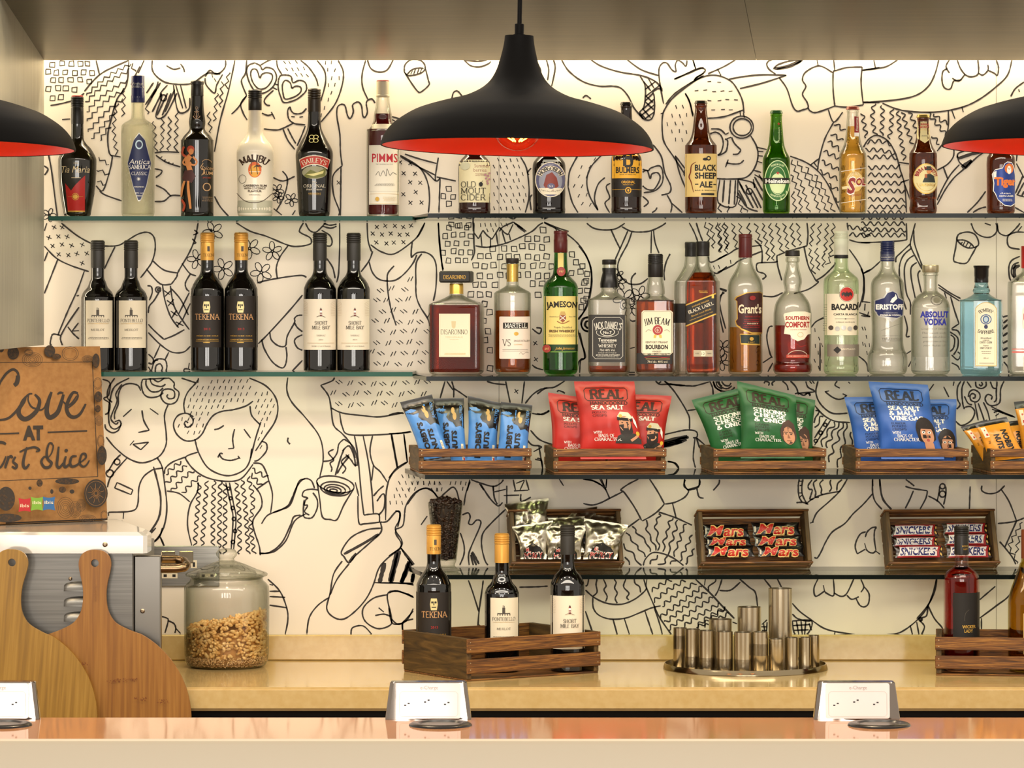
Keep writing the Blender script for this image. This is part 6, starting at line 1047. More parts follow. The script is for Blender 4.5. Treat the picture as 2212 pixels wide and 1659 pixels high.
def crisp(pts, d, m, flav, face, label, group, seed, lean=.02):
    B = Bag('crisp_bag', label, 'crisp bag', group, W4(pts, (d - lean, d - lean, d, d)), .022, m, seed=seed, wr=.003)
    P = B.pr(8); dk = {REDB: mat('bag_red_ink', '3a1210', .5), GRNB: mat('bag_green_ink', '2c1a10', .5), BLUB: mat('bag_blue_ink', '0e1a38', .5)}[m]
    P.frame(14, 11, 86, 33, dk, 1.3, 4); P.text('REAL', 51, 22, 58, 15, dk, 'serif', thick=2.8, thin=1.8, serif=2); P.text('HANDCOOKED', 53, 37, 64, 5, dk, 'serif', thick=2, thin=1.2, serif=1.4)
    y = 44.5
    for i, t in enumerate(flav):
        w_ = {'SEA SALT': 56, 'STRONG': 58, 'CHEESE': 56, '& ONION': 62, '& MALT': 48, 'VINEGAR': 60}[t]; P.text(t, 22, y, w_, 6.6, WHITE, 'serif', align='l', thick=2.6, thin=1.8, serif=1.8); y += 8.6
    for i, t in enumerate((['FLAVOUR'] if len(flav) > 1 else []) + ['POTATO', 'CRISPS']): P.text(t, 23, y + i * 5, 24, 3.4, dk, 'serif', align='l', thick=1.6, serif=1.2)
    P.text('WITH', 22, 86, 14, 4, WHITE, 'serif', align='l', thick=1.8); P.text('BAGS OF', 30, 91.5, 26, 4.6, WHITE, 'serif', align='l', thick=1.8); P.text('CHARACTER.', 23, 97.5, 44, 5, WHITE, 'serif', align='l', thick=1.8)
    SKN = mat('face_skin', 'c08a68', .5); SK2 = mat('face_shadow', '8a5a40', .5); DKH = mat('face_hair', '221a16', .5)
    cx_, cy_ = (76, 76) if face == 'cap' else (80, 83)
    if face == 'cap':
        P.poly([(cx_ - 20, 104), (cx_ - 14, 92), (cx_ - 2, 86), (cx_ + 14, 88), (cx_ + 23, 98), (cx_ + 22, 105)], mat('coat_dark', '2c2c28', .5)); P.ell(cx_, cy_ - 4, 10, 13, SKN); P.poly([(cx_ - 10, cy_ - 2), (cx_ + 11, cy_ - 6), (cx_ + 12, cy_ + 10), (cx_, cy_ + 19), (cx_ - 9, cy_ + 12)], DKH)
        P.poly([(cx_ - 12, cy_ - 16), (cx_ - 6, cy_ - 24), (cx_ + 8, cy_ - 23), (cx_ + 15, cy_ - 14), (cx_ + 10, cy_ - 12), (cx_ - 10, cy_ - 15)], mat('cap_cloth', 'd6cfb2', .5)); P.poly([(cx_ - 12, cy_ - 15), (cx_ + 13, cy_ - 13), (cx_ + 13, cy_ - 8), (cx_ - 12, cy_ - 10)], DKH); P.ell(cx_ - 6, cy_ - 17, 3, 3, GOLD)
        for dx in (-4, 4): P.ell(cx_ + dx, cy_ - 6, 1.8, 1.2, DKH, n=8)
        P.line([(cx_ + 6, 100), (cx_ + 14, 95), (cx_ + 19, 91)], 4, SKN, 3); P.ell(cx_ + 19, 88, 3, 3.6, mat('crisp_yellow', 'd8b23a', .5)); P.poly([(90, 58), (95, 68), (96, 80), (91, 70)], WHITE)
    elif face == 'helmet':
        P.ell(cx_, cy_, 14, 20, mat('helmet_brown', '4a342a', .5)); P.ell(cx_, cy_ + 4, 10.5, 17, SKN); P.poly([(cx_ - 14, cy_ - 4), (cx_ + 14, cy_ - 4), (cx_ + 12, cy_ - 20), (cx_ + 3, cy_ - 28), (cx_ - 8, cy_ - 20)], mat('helmet_brown'))
        for dx in (-4.5, 4.5): P.ell(cx_ + dx, cy_ + 1, 2, 1.1, DKH, n=8); P.rect(cx_ + dx - 3.4, cy_ - 2.6, cx_ + dx + 3.4, cy_ - 1.4, DKH)
        P.poly([(cx_ - 1, cy_), (cx_ + 2.5, cy_ + 9), (cx_ - 2.5, cy_ + 9)], SK2); P.rect(cx_ - 4, cy_ + 13, cx_ + 4, cy_ + 14.5, SK2)
    else:
        P.ell(cx_, cy_ - 2, 17, 22, DKH); P.poly([(cx_ - 17, cy_ - 2), (cx_ - 14, cy_ + 16), (cx_ - 8, cy_ + 18), (cx_ + 8, cy_ + 18), (cx_ + 15, cy_ + 14), (cx_ + 17, cy_ - 2)], DKH); P.ell(cx_ + 1, cy_ + 6, 11.5, 17, SKN); P.rect(cx_ - 6, cy_ + 20, cx_ + 9, cy_ + 30, SKN); P.poly([(cx_ - 14, cy_ - 4), (cx_ + 14, cy_ - 4), (cx_ + 12, cy_ - 14), (cx_, cy_ - 20), (cx_ - 12, cy_ - 14)], DKH)
        for dx in (-4.5, 5.5): P.ell(cx_ + dx, cy_ + 2, 3, 2.2, WHITE, n=10); P.ell(cx_ + dx, cy_ + 2, 1.4, 1.5, DKH, n=8)
        P.ell(cx_ + 1, cy_ + 9, 2, 2.6, SK2, n=8); P.ell(cx_ + 1, cy_ + 15, 2.6, 2.4, mat('lips', 'a8504a', .5), n=10)
    P.build(B.root, 'print'); return B
g = 'red crisp bags in their crate'
crisp([(1184, 848), (1312, 866), (1308, 1006), (1192, 1010)], .15, REDB, ['SEA SALT'], 'cap', 'red crisp bag at the left of its crate, partly hidden by the middle one', g, 1)
crisp([(1322, 850), (1451, 855), (1432, 1008), (1312, 1006)], .14, REDB, ['SEA SALT'], 'cap', 'red crisp bag at the right of its crate, behind the middle one', g, 2)
crisp([(1240, 824), (1370, 824), (1396, 992), (1254, 992)], .20, REDB, ['SEA SALT'], 'cap', 'red crisp bag standing highest in the middle of its crate', g, 3)
g = 'green crisp bags in their crate'
crisp([(1494, 864), (1622, 832), (1656, 990), (1548, 1010)], .15, GRNB, ['STRONG', 'CHEESE', '& ONION'], 'helmet', 'green crisp bag leaning left, at the left of its crate', g, 4)
crisp([(1640, 842), (1761, 864), (1758, 1008), (1650, 1006)], .13, GRNB, ['STRONG', 'CHEESE', '& ONION'], 'helmet', 'green crisp bag at the right of its crate, mostly hidden by the middle one', g, 5)
crisp([(1592, 823), (1718, 854), (1738, 990), (1600, 990)], .20, GRNB, ['STRONG', 'CHEESE', '& ONION'], 'helmet', 'green crisp bag with peaked top, highest in the middle of its crate', g, 6)
g = 'blue crisp bags in their crate'
crisp([(1824, 858), (1952, 856), (1962, 1004), (1850, 1010)], .15, BLUB, ['SEA SALT', '& MALT', 'VINEGAR'], 'fringe', 'blue crisp bag at the left of its crate, partly hidden by the middle one', g, 7)
crisp([(1942, 864), (2066, 862), (2074, 1008), (1950, 1006)], .14, BLUB, ['SEA SALT', '& MALT', 'VINEGAR'], 'fringe', 'blue crisp bag at the right of its crate, behind the middle one', g, 8)
crisp([(1876, 824), (2004, 831), (2040, 992), (1904, 992)], .20, BLUB, ['SEA SALT', '& MALT', 'VINEGAR'], 'fringe', 'blue crisp bag with bowl-cut face, highest in the middle of its crate', g, 9)
BKF = mat('foil_black', '120e0a', .28, spec=.7); NB = mat('nut_blue', '4b86cc', .32, spec=.6); NO = mat('nut_orange', 'd08a26', .32, spec=.6)
def nuts(pts, d, m, label, group, seed, flip=False):
    B = Bag('nut_bag', label, 'nut bag', group, W4(pts, (d - .02, d - .02, d, d)), .016, m, BKF, seed=seed, wr=.0028, uv=(100, 170), sealh=.1)
    P = B.pr(9); PN = mat('peanut_print', 'c8a468', .5)
    if not flip:
        P.poly([(0, 17), (100, 17), (100, 78), (86, 70), (70, 74), (60, 62), (46, 58), (38, 48), (44, 38), (24, 40), (8, 34), (0, 36)], BKF)
        P.poly([(2, 28), (24, 24), (40, 30), (30, 34), (10, 34)], m); P.ell(62, 32, 6, 9, PN); P.ell(67, 46, 6.5, 10, PN); P.text('SALTED', 88, 38, 40, 8, m, rot=90, bold=.02)
        P.text("NOBBY'S", 34, 106, 88, 19, BLACK, rot=90, bold=.05); P.text('NUTS', 62, 110, 54, 18, BLACK, rot=90, bold=.05); P.rect(84, 116, 92, 156, CREAM); P.smalltext(88, 122, 6, 1, 8, INK, 4); P.rect(88, 150, 92, 156, RED)
    else:
        P.text("NOBBY'S", 72, 96, 100, 18, BLACK, rot=-90, bold=.05); P.text('NUTS', 46, 88, 56, 17, BLACK, rot=-90, bold=.05); P.rect(10, 24, 24, 66, CREAM); P.rect(16, 34, 22, 40, RED); P.rect(16, 52, 22, 60, RED); P.text('50g', 18, 86, 12, 6, BLACK, rot=-90)
    P.build(B.root, 'print')
g = 'blue nut bags in their crate'
for i, (pts, d, lab) in enumerate((([(936, 861), (1002, 860), (1010, 1006), (946, 1006)], .17, 'second blue nut bag from the left, half tucked behind the first'), ([(864, 869), (933, 852), (975, 996), (916, 1004)], .21, 'blue nut bag leaning out at the left end of its crate'),
        ([(1011, 855), (1082, 871), (1072, 1006), (1008, 1006)], .175, 'blue nut bag with torn diagonal fold, third from the left'), ([(1082, 868), (1150, 875), (1138, 1006), (1072, 1004)], .2, 'blue nut bag at the right end of its crate'))):
    nuts(pts, d, NB, lab, g, 20 + i)
g = 'orange nut bags in the last crate'
nuts([(2150, 914), (2216, 906), (2224, 1000), (2160, 1000)], .13, NO, 'orange nut bag behind, squeezed between its neighbours', g, 31, True)
nuts([(2190, 868), (2258, 862), (2266, 1000), (2212, 1004)], .155, NO, 'tallest orange nut bag, cut off by the right edge', g, 33, True)
nuts([(2075, 922), (2132, 906), (2180, 1000), (2128, 1004)], .16, NO, 'orange nut bag leaning out at the left of the last crate', g, 30, True)
nuts([(2105, 914), (2174, 900), (2220, 996), (2140, 1004)], .21, NO, 'orange nut bag lying tilted in front, price panel at its left', g, 32, True)
SIL = noisy('silver_foil', ['9a9280', 'd8d2c0'], (1, 1, 1), 40, 3, .3, .4, metal=1); g = 'silver snack bags in their tray'
for i, (pts, o, lab) in enumerate((
        ([(1203, 1108), (1290, 1094), (1286, 1175), (1210, 1175)], (.045, .085), 'silver snack bag peeking out highest at the back middle'), ([(1276, 1112), (1342, 1118), (1336, 1185), (1274, 1185)], (.06, .10), 'silver snack bag behind, at the upper right of the tray'),
        ([(1090, 1089), (1185, 1076), (1184, 1165), (1104, 1170)], (.07, .10), 'crumpled silver snack bag sticking up at the upper left'), ([(1184, 1120), (1263, 1115), (1262, 1195), (1190, 1195)], (.08, .115), 'silver snack bag in the second row, centre'),
        ([(1106, 1138), (1195, 1124), (1180, 1208), (1124, 1208)], (.11, .128), 'front silver snack bag with red letters at the lower left'), ([(1170, 1137), (1268, 1135), (1254, 1208), (1184, 1208)], (.115, .13), 'front silver snack bag in the middle, behind a wine bottle neck'),
        ([(1262, 1120), (1357, 1134), (1332, 1208), (1260, 1208)], (.11, .13), 'front silver snack bag with red letters at the lower right'))):
    B = Bag('snack_bag', lab, 'snack bag', g, W4(pts, (o[0], o[0], o[1], o[1])), .014, SIL, wr=.006, uv=(100, 80), seed=40 + i, nu=30, nv=26, back=.25)
    P = B.pr(7); P.poly([(14, 72), (22, 58), (34, 52), (50, 46), (62, 52), (76, 56), (88, 66), (90, 80), (14, 80)], BLACK); P.text('MR.', 34, 60, 18, 9, WHITE, bold=.06); P.text('MR.', 34, 60, 17, 8, mat('porky_red', 'b3241f', .5), bold=.025)
    P.text('PORKY', 52, 72, 68, 13, WHITE, bold=.055); P.text('PORKY', 52, 72, 66, 11.5, mat('porky_red'), bold=.025); P.build(B.root, 'print')
WRAP = mat('wrapper_black', '0f0908', .22, spec=.8); WRB = mat('wrapper_brown', '241008', .25, spec=.8)
def bar(f, x0, y0, x1, y1, off, kind, label, g, seed):
    P4 = [f(x0, y0, off), f(x1, y0 - 1, off), f(x1 + 3, y1 - 1, off), f(x0 + 3, y1, off)]
    B = Bag('chocolate_bar', label, 'chocolate bar', g, P4, .006, WRAP if kind == 'm' else WRB, wr=.0016, uv=(200, 46), seed=seed, sealh=.02, nu=34, nv=10, back=.9)
    P = B.pr(8)
    if kind == 'm':
        MRD = mat('mars_red', 'c0241c', .35); MY = mat('mars_gold', 'e6c078', .35)
        for q, (m, w_) in enumerate(((MY, .07), (MRD, .02))):
            P.text('M', 54, 23, 54 + w_ * 60, 33 + w_ * 60, m, bold=w_, shear=.55); P.text('ars', 134, 26, 88 + w_ * 60, 34 + w_ * 60, m, bold=w_, shear=.3)
        P.rect(4, 16, 11, 36, CREAM)
    else:
        SB = mat('snick_blue', '20205e', .35); SW = mat('snick_white', 'dcd4d0', .35); SR = mat('snick_red', '9a1c20', .35); par = lambda k: [(18 + k, 3 + k), (182 - k, 3 + k), (172 - k, 43 - k), (8 + k, 43 - k)]
        P.poly([(22, 0), (190, 0), (180, 46), (8, 46)], SR); P.poly(par(2), SW); P.text('SNICKERS', 94, 23, 148, 29, SB, bold=.035, shear=.25); P.ell(190, 34, 4, 6, mat('nut_print', 'd8b060', .5)); P.ell(194, 14, 3, 6, mat('nut_print'))
    P.build(B.root, 'print')
f, _ = trayplane(TR[1], 0); g = 'black chocolate bars in the tray'
for i, (a, b, c, d, o, lab) in enumerate(((1516, 1133, 1617, 1160, .016, 'black bar with red script, top left of its tray'), (1521, 1160, 1622, 1180, .022, 'black bar with red script, middle left of its tray, half covered'), (1524, 1179, 1628, 1203, .032, 'black bar with red script, bottom left of its tray'),
        (1622, 1129, 1727, 1156, .018, 'black bar with red script, top right of its tray'), (1626, 1157, 1732, 1180, .024, 'black bar with red script, middle right of its tray'), (1634, 1180, 1736, 1203, .034, 'black bar with red script, bottom right of its tray'))): bar(f, a, b, c, d, o, 'm', lab, g, 50 + i)
f, _ = trayplane(TR[2], 0); g = 'brown chocolate bars in the tray'
for i, (a, b, c, d, o, lab) in enumerate(((1921, 1134, 2026, 1159, .016, 'brown bar with blue block letters, top left of its tray'), (1924, 1161, 2026, 1181, .022, 'brown bar with blue block letters, middle left of its tray, half covered'), (1930, 1180, 2038, 1205, .032, 'brown bar with blue block letters, bottom left of its tray'),
        (2033, 1131, 2134, 1153, .018, 'brown bar with blue block letters, top right of its tray'), (2037, 1154, 2137, 1178, .024, 'brown bar with blue block letters, middle right, behind the bottle neck'), (2041, 1179, 2142, 1205, .034, 'brown bar with blue block letters, bottom right of its tray'))): bar(f, a, b, c, d, o, 's', lab, g, 60 + i)
# ---------------------------------------------------------------- coffee bean glass and peanut jar
def blob(b, c, a, e, rnd, n=5):
    """a little ellipsoid, turned at random"""
    q = Matrix.Rotation(rnd.uniform(0, 6.3), 3, 'Z') @ Matrix.Rotation(rnd.uniform(0, 3.1), 3, 'X') @ Matrix.Rotation(rnd.uniform(0, 3.1), 3, 'Y')
    vs = []; 
    for i in range(1, 5):
        t = math.pi * i / 5
        for j in range(7): p = 2 * math.pi * j / 7; vs.append(c + q @ Vector((e * math.sin(t) * math.cos(p), e * .8 * math.sin(t) * math.sin(p), a * math.cos(t))))
    vs += [c + q @ Vector((0, 0, a)), c + q @ Vector((0, 0, -a))]
    fs = [(i * 7 + j, i * 7 + (j + 1) % 7, (i + 1) * 7 + (j + 1) % 7, (i + 1) * 7 + j) for i in range(3) for j in range(7)] + [(28, (j + 1) % 7, j) for j in range(7)] + [(29, 21 + j, 21 + (j + 1) % 7) for j in range(7)]
    b.add(vs, fs)
cx_, D = 962, .165; s = SC(D); rnd = random.Random(5)
t = thing('bean_glass', (Wd(cx_, 0, D).x, -D, z4), 'tall tapered glass heaped with dark coffee beans on the lowest shelf', 'glass')
out = [(26, 0), (33, .003), (33, .006), (24, .010), (20, .014), (21, .018), (24, .026), (38, .154)]
MB().lathe([(r * s, z) for r, z in out] + [(37 * s, .154), (22.6 * s, .027), (1 * s, .024)], 0, 40, cap0=True, cap1=True).build('glass_body', CLEAR, t, 40)
b = MB(); RI = lambda z: (22.3 + (z - .027) / .127 * 13.8) * s
for k in range(620):
    z = rnd.uniform(.031, .152); r = RI(z) - .0042; a = rnd.uniform(0, 6.283); blob(b, Vector((r * math.cos(a), r * math.sin(a), z)), .0052, .0038, rnd)
for k in range(170):
    r = (RI(.15) - .003) * math.sqrt(rnd.random()); a = rnd.uniform(0, 6.283); blob(b, Vector((r * math.cos(a), r * math.sin(a), .153 + .010 * (1 - (r / RI(.15)) ** 2) + rnd.uniform(-.002, .002))), .0055, .004, rnd)
o = b.build('coffee_beans', noisy('bean_brown', ['1a0c06', '2e170c'], (1, 1, 1), 90, 2, .38), t, 60); o['kind'] = 'stuff'
MB().lathe([(RI(z) - .005, z) for z in (.029, .08, .150)], 0, 24).build('bean_core', mat('bean_dark', '140a06', .6), t, 40)
cx_, D = 489.5, .155; s = SC(D); yb = 1443; Z = lambda y: (yb - y) * s
t = thing('storage_jar', (Wd(cx_, 0, D).x, -D, CZ), 'big glass storage jar half full of peanuts with a knobbed glass lid', 'jar')
jp = [(74, 1443), (84, 1439), (89, 1430), (91, 1415), (92, 1350), (92, 1280), (91, 1270), (85, 1262), (79, 1257), (78, 1252), (82, 1248)]
t_ = 3.6
MB().lathe([(r * s, max(Z(y), .0002)) for r, y in jp] + [((r - t_) * s, Z(y - 1 if y < 1400 else y - 5)) for r, y in reversed(jp[1:])] + [(1 * s, Z(1438))], 0, 64).build('glass_body', CLEAR, t, 40)
lid = t
b = MB().lathe([(70 * s, Z(1254)), (76 * s, Z(1253)), (77 * s, Z(1248)), (88 * s, Z(1246.5)), (89 * s, Z(1243)), (86 * s, Z(1240)), (66 * s, Z(1233)), (40 * s, Z(1222)), (26 * s, Z(1217)), (17 * s, Z(1214)), (16 * s, Z(1210)), (22 * s, Z(1203)), (23 * s, Z(1197)), (18 * s, Z(1190.5)), (8 * s, Z(1188)), (.5 * s, Z(1188))], 0, 56)
b.lathe([(1 * s, Z(1224)), (36 * s, Z(1225)), (62 * s, Z(1236)), (68 * s, Z(1250)), (70 * s, Z(1254))][::-1], 0, 56, cap0=False)
b.build('lid', CLEAR, t, 40)
rnd = random.Random(9); b = MB(); c_ = MB(); LV = lambda a, r: Z(1348) + .017 * (math.cos(a)) * r / .09 + .006 * math.sin(3 * a)
ri = (92 - t_) * s
for k in range(900):
    a = rnd.uniform(0, 6.283); zt = LV(a, ri); z = .010 + (zt - .010) * rnd.random(); r = (ri if z > .02 else ri * .95) - .0052 - .002 * rnd.random()
    blob(b, Vector((r * math.cos(a), r * math.sin(a), z + .004)), .0068, .0046, rnd) if z > .022 or rnd.random() < .25 else blob(c_, Vector((r * math.cos(a), r * math.sin(a), z)), .003, .002, rnd)
for k in range(420):
    r = (ri - .006) * math.sqrt(rnd.random()); a = rnd.uniform(0, 6.283); blob(b, Vector((r * math.cos(a), r * math.sin(a), LV(a, r) + rnd.uniform(-.003, .004))), .0068, .0046, rnd)
for k in range(1500):
    a = rnd.uniform(0, 6.283); z = rnd.uniform(.0058, .026); r = (ri * (.93 if z < .012 else 1)) - .003; blob(c_, Vector((r * math.cos(a), r * math.sin(a), z)), .0022, .0015, rnd)
PNM = noisy('peanut_skin', ['c48c44', 'e4b974', 'eecb8e'], (1, 1, 1), 60, 2, .5)
o = b.build('peanuts', PNM, t, 70); o['kind'] = 'stuff'; o = c_.build('peanut_crumbs', noisy('peanut_crumb', ['9a6a34', 'e0be88'], (1, 1, 1), 300, 2, .6), t, 70); o['kind'] = 'stuff'
co = MB().lathe([((ri * .92) - .008, .006), (ri - .010, .016), (ri - .010, Z(1362)), (.001, Z(1355))], 0, 30).build('peanut_core', mat('peanut_core', 'c08c4c', .7), t, 40)
for v in co.data.vertices:
    if v.co.z > .06: v.co.z += .017 * v.co.x / .09
# ---------------------------------------------------------------- wine crates on the counter
g = 'wine crates on the counter'
FC = Wd(1009.5, 0, .48)
crate((FC.x, -.48, CZ), .341, .264, .091, R(33), 'dark slatted crate turned cornerwise, holding three wine bottles on the counter', g)
zc = CZ + .0045; gw = 'wine bottles in the cornerwise crate'
wb = lambda d: CY + (EZ - zc) / (DW - d) * FPX
wine('monument', 937, wb(.287), zc, .287, 'gold-capped bottle with black stone-head label, left one in the counter crate', gw, k=1.025)
wine('tower', 1084, wb(.30), zc, .30, 'gold-capped bottle with cream tower label, middle one in the counter crate', gw, k=1.025)
wine('lighthouse', 1226, wb(.287), zc, .287, 'black-capped bottle with cream lighthouse label, right one in the counter crate', gw, k=1.025)
p = Wd(2022, 0, .35); crate((p.x, -.35, CZ), .341, .20, .084, R(-7), 'slatted crate at the counter right end, holding the pink wine', g)
g = 'wine bottles in the right crate'; D = .292; yb = wb(D)
B = Bottle('wine_bottle', 'pink rose wine bottle with black half label, in the right crate', 2077, zc, D,
           [(14.5, 1137), (14.5, 1200), (15.5, 1221), (20, 1226), (31, 1234), (36.5, 1243), (38.3, 1256), (38.3, 1330), (38.3, yb - 12), (37, yb - 4), (32, yb)], g, yb)
B.shell(wall_glass('rose_glass', 'faf0ec', 'd0a8a4')); B.liquid(LQ_RED, 1224); B.cap(BLKCAP, [(14.5, 1136)] + ridges(15, 1138, 1156, 4) + [(15.6, 1158), (15.6, 1197), (15, 1198)], 'screw_cap')
P = B.pr(); P.rect(-22, 1278, 38, 1398, mat('rose_label', '14110f', .6), True); P.text('WICKER', 12, 1350.5, 30, 7, GOLD, bold=.03); P.text('LADY', 11, 1359.5, 19, 7, GOLD, bold=.03); P.line([(2, 1338), (4, 1322), (12, 1314)], .9, INK, 4); P.build(B.root)
Q = Print(B.capsurf(15.7), 5); Q.text('WICKER', 6, 1179, 14, 4, GOLD); Q.text('LADY', 7, 1185, 9, 4, GOLD); Q.build(B.root, 'cap_print')
B = Bottle('wine_bottle', 'pale golden wine bottle with brown capsule, cut by the right edge', 2221, zc, .30,
           [(14, 1146), (14.5, 1206), (18, 1218), (24, 1236), (31, 1255), (38, 1275), (42.5, 1296), (43.5, 1315), (43.5, 1400), (43, yb - 10), (41, yb - 2), (34, yb + 1)], g, yb + 1)
B.shell(wall_glass('straw_glass', 'ece0aa', 'bcac6c')); B.liquid(mat('straw_wine', 'd8b04a', 0, trans=1, ior=1.36), 1225); B.cap(mat('capsule_brown', '6a3416', .4), [(14, 1144), (15, 1146), (15.2, 1206), (14.8, 1206.5)], 'capsule')
P = B.pr(); P.rect(-16, 1322, 42, 1410, mat('kraft_label', 'b89a60', .7), True); P.text('DE', -6, 1312, 14, 8, mat('neck_gold', 'e0b83a', .4)); P.text('VINO BLANCO', 10, 1344, 40, 5, BLACK, 'serif'); P.build(B.root)
# ---------------------------------------------------------------- steel measures on a round tray
STM = noisy('measure_steel', ['b8ab92', 'cfc4aa'], (90, 90, 1), 4, 2, .24, 0, metal=1)
tc = Wd(1610, 0, .192); RT = .182
o = MB().lathe([(RT - .004, 0), (RT, .0005), (RT, .003), (RT - .003, .010), (RT - .0035, .012), (RT - .005, .012), (RT - .006, .004), (.001, .004)], 0, 96).build('round_tray', mat('tray_steel', '9a8c70', .14, 1), None, 40, (tc.x, -.192, CZ))
tag(o, 'wide round shallow steel tray on the counter under the measuring cups', 'tray')
zt = CZ + .004; first = {}
def cup(cx_, top, hw, d, label, rings=(), g='steel measuring cups on the round tray'):
    s = SC(d); x = Wd(cx_, 0, d).x; h = EZ - (top - CY) * s - zt; r = hw * s
    t = thing('measuring_cup', (x, -d, zt), label, 'measuring cup', g)
    pr = [(r * .96, 0), (r, .001)]
    for q in rings:
        z = h * (1 - q); pr += [(r, z - .0006), (r - .0006, z - .0003), (r - .0006, z + .0003), (r, z + .0006)]
    pr += [(r, h - .0005), (r - .0005, h), (r - .0010, h - .0005), (r - .0012, h * .1), (.001, h * .08)]
    MB().lathe(pr, 0, 40, cap0=True).build('cup_body', STM, t, 40); return t
R3 = (.68, .73, .78, .86, .9, .94)
cup(1469, 1355.8, 15, .215, 'ringed steel measuring cup at the far left end of the row', (.2, .25, .3, .42, .47, .52)); cup(1496, 1358.7, 16.5, .252, 'ringed steel measuring cup, second from the left of the front row', R3)
cup(1527.6, 1361.5, 17.6, .285, 'ringed steel measuring cup, third from the left of the front row', R3); cup(1565, 1363.8, 18, .305, 'ringed steel measuring cup, fourth from the left, before the short wide cup', R3)
cup(1605, 1365, 19, .315, 'ringed steel measuring cup, fifth from the left, before the medium wide cup', R3); cup(1642, 1364.4, 17, .317, 'steel measuring cup with rings near the top, left of the tall cylinder', (.3, .35, .4, .48, .53, .58))
cup(1677, 1379.5, 15.8, .315, 'small plain steel cup directly before the tall cylinder', (.08,)); cup(1709.5, 1376.7, 14.6, .297, 'small plain steel cup, just right of the tall cylinder', (.97,))
cup(1738.5, 1376.3, 13.5, .272, 'small plain steel cup, second from the right end', (.97,)); cup(1758, 1372, 12, .232, 'small plain steel cup at the right end of the row', ())
cup(1556, 1336.8, 25, .20, 'short wide steel cup standing behind the ringed row'); cup(1618.4, 1310.6, 25.6, .20, 'medium wide steel cylinder standing behind the row'); cup(1685.3, 1270.4, 25.5, .215, 'tallest steel cylinder, rising above all the other cups')
# ---------------------------------------------------------------- oven, pizza box, peels, socket
MT = noisy('oven_metal', ['6c6a66', '7c7a75'], (1, 60, 60), 5, 2, .34, 0, metal=.85); LIDM = mat('oven_lid_metal', 'dedbd4', .1, .6); d = .59
X = lambda px, d: Wd(px, 0, d).x
Zy = lambda py, d: EZ - (py - CY) * SC(d)
t = thing('countertop_oven', (-1.0, -.35, CZ), 'steel countertop oven with white metal lid and side louvres, behind the wooden peels', 'oven'); L_ = Vector((-1.0, -.35, CZ))
def ov(b, name, m, sm=0, par=None):
    b.v = [v - L_ for v in b.v]; return b.build(name, m, par or t, sm)
ov(MB().rbox(-1.5, -.585, CZ + .02, X(287, d), -.12, Zy(1194, d), .002), 'body', MT); ov(MB().rbox(X(287, d) + .0005, -.565, CZ + .02, X(347, .565), -.535, Zy(1201, .565), .002), 'door_frame', mat('oven_strip', '85827c', .3, .9))
zt0, zt1 = Zy(1194, d) - .001, Zy(1149, d); b = MB(); x1 = X(318, d)
prof = [(-1.5, -.597), (x1 - .008, -.597), (x1, -.589), (x1, -.50), (X(263, .14), -.14), (-1.5, -.10)]; n = len(prof)
b.add([(x, y, zt0) for x, y in prof] + [(x, y, zt1 - .008 if k in (1, 2, 3) else zt1 - .003) for k, (x, y) in enumerate(prof)] + [(x - (.012 if k in (1, 2, 3, 4) else 0), y + (.006 if k < 3 else 0), zt1) for k, (x, y) in enumerate(prof)],
      [tuple(range(n))[::-1], tuple(range(2 * n, 3 * n))] + [(a + i, a + (i + 1) % n, a + n + (i + 1) % n, a + n + i) for a in (0, n) for i in range(n)]); ov(b, 'lid', LIDM)
def screw(px, py, d, r, par):
    b = MB(); c = Wd(px, py, d); pts = [(r * math.cos(a), r * math.sin(a)) for a in [2 * math.pi * i / 14 for i in range(14)]]
    b.loft([[(c.x + x, c.y, c.z + z) for x, z in pts], [(c.x + x, c.y - .0015, c.z + z) for x, z in pts], [(c.x + x * .5, c.y - .0028, c.z + z * .5) for x, z in pts]])
    return ov(b, 'screw', mat('screw_steel', '8a7862', .25, .9), 0, par)
screw(227, 1176, .598, .0055, t); screw(308, 1320, .566, .005, t); screw(152, 1250, .586, .004, t)
for k in range(4):
    y0 = 1257 + k * 32.6; b = MB(); x0 = X(137, d); x2 = X(212, d); secs = []
    for i in range(14):
        u = i / 13; x = x0 + (x2 - x0) * (1 - math.cos(math.pi * u)) / 2; hh = math.sin(math.pi * min(u, 1)) ** .35 if 0 < u < 1 else 0
        h = max(21 * SC(d) * hh, .0004); zb_ = Zy(y0 + 20, d); secs.append([(x, -.585, zb_), (x, -.585 - .011 * hh - .0002, zb_), (x, -.585 - .010 * hh - .0002, zb_ + h * .45), (x, -.585 - .004 * hh - .0001, zb_ + h * .9), (x, -.585, zb_ + h)])
    b.loft(secs); ov(b, 'louvre', MT, 40)
for x in (-1.4, -.82):
    for y in (-.55, -.17): ov(MB().lathe([(.018, CZ), (.015, CZ + .021)], 0, 16, (x, y, 0)), 'foot', mat('rubber_black', '141414', .7))
b = MB(); hp = [Wd(345, 1228, .552), Wd(380, 1228, .552), Wd(397, 1226, .55), Wd(403, 1221, .535), Wd(398, 1213, .515), Wd(380, 1208, .505), Wd(345, 1208, .535)]
q = [];
for i in range(len(hp) - 1):
    for k in range(4): q.append(hp[i].lerp(hp[i + 1], k / 4))
q.append(hp[-1]); b.tube(q, .0095, 0, 14); ov(b, 'door_handle', mat('handle_bronze_steel', '8a7358', .22, 1), 40)
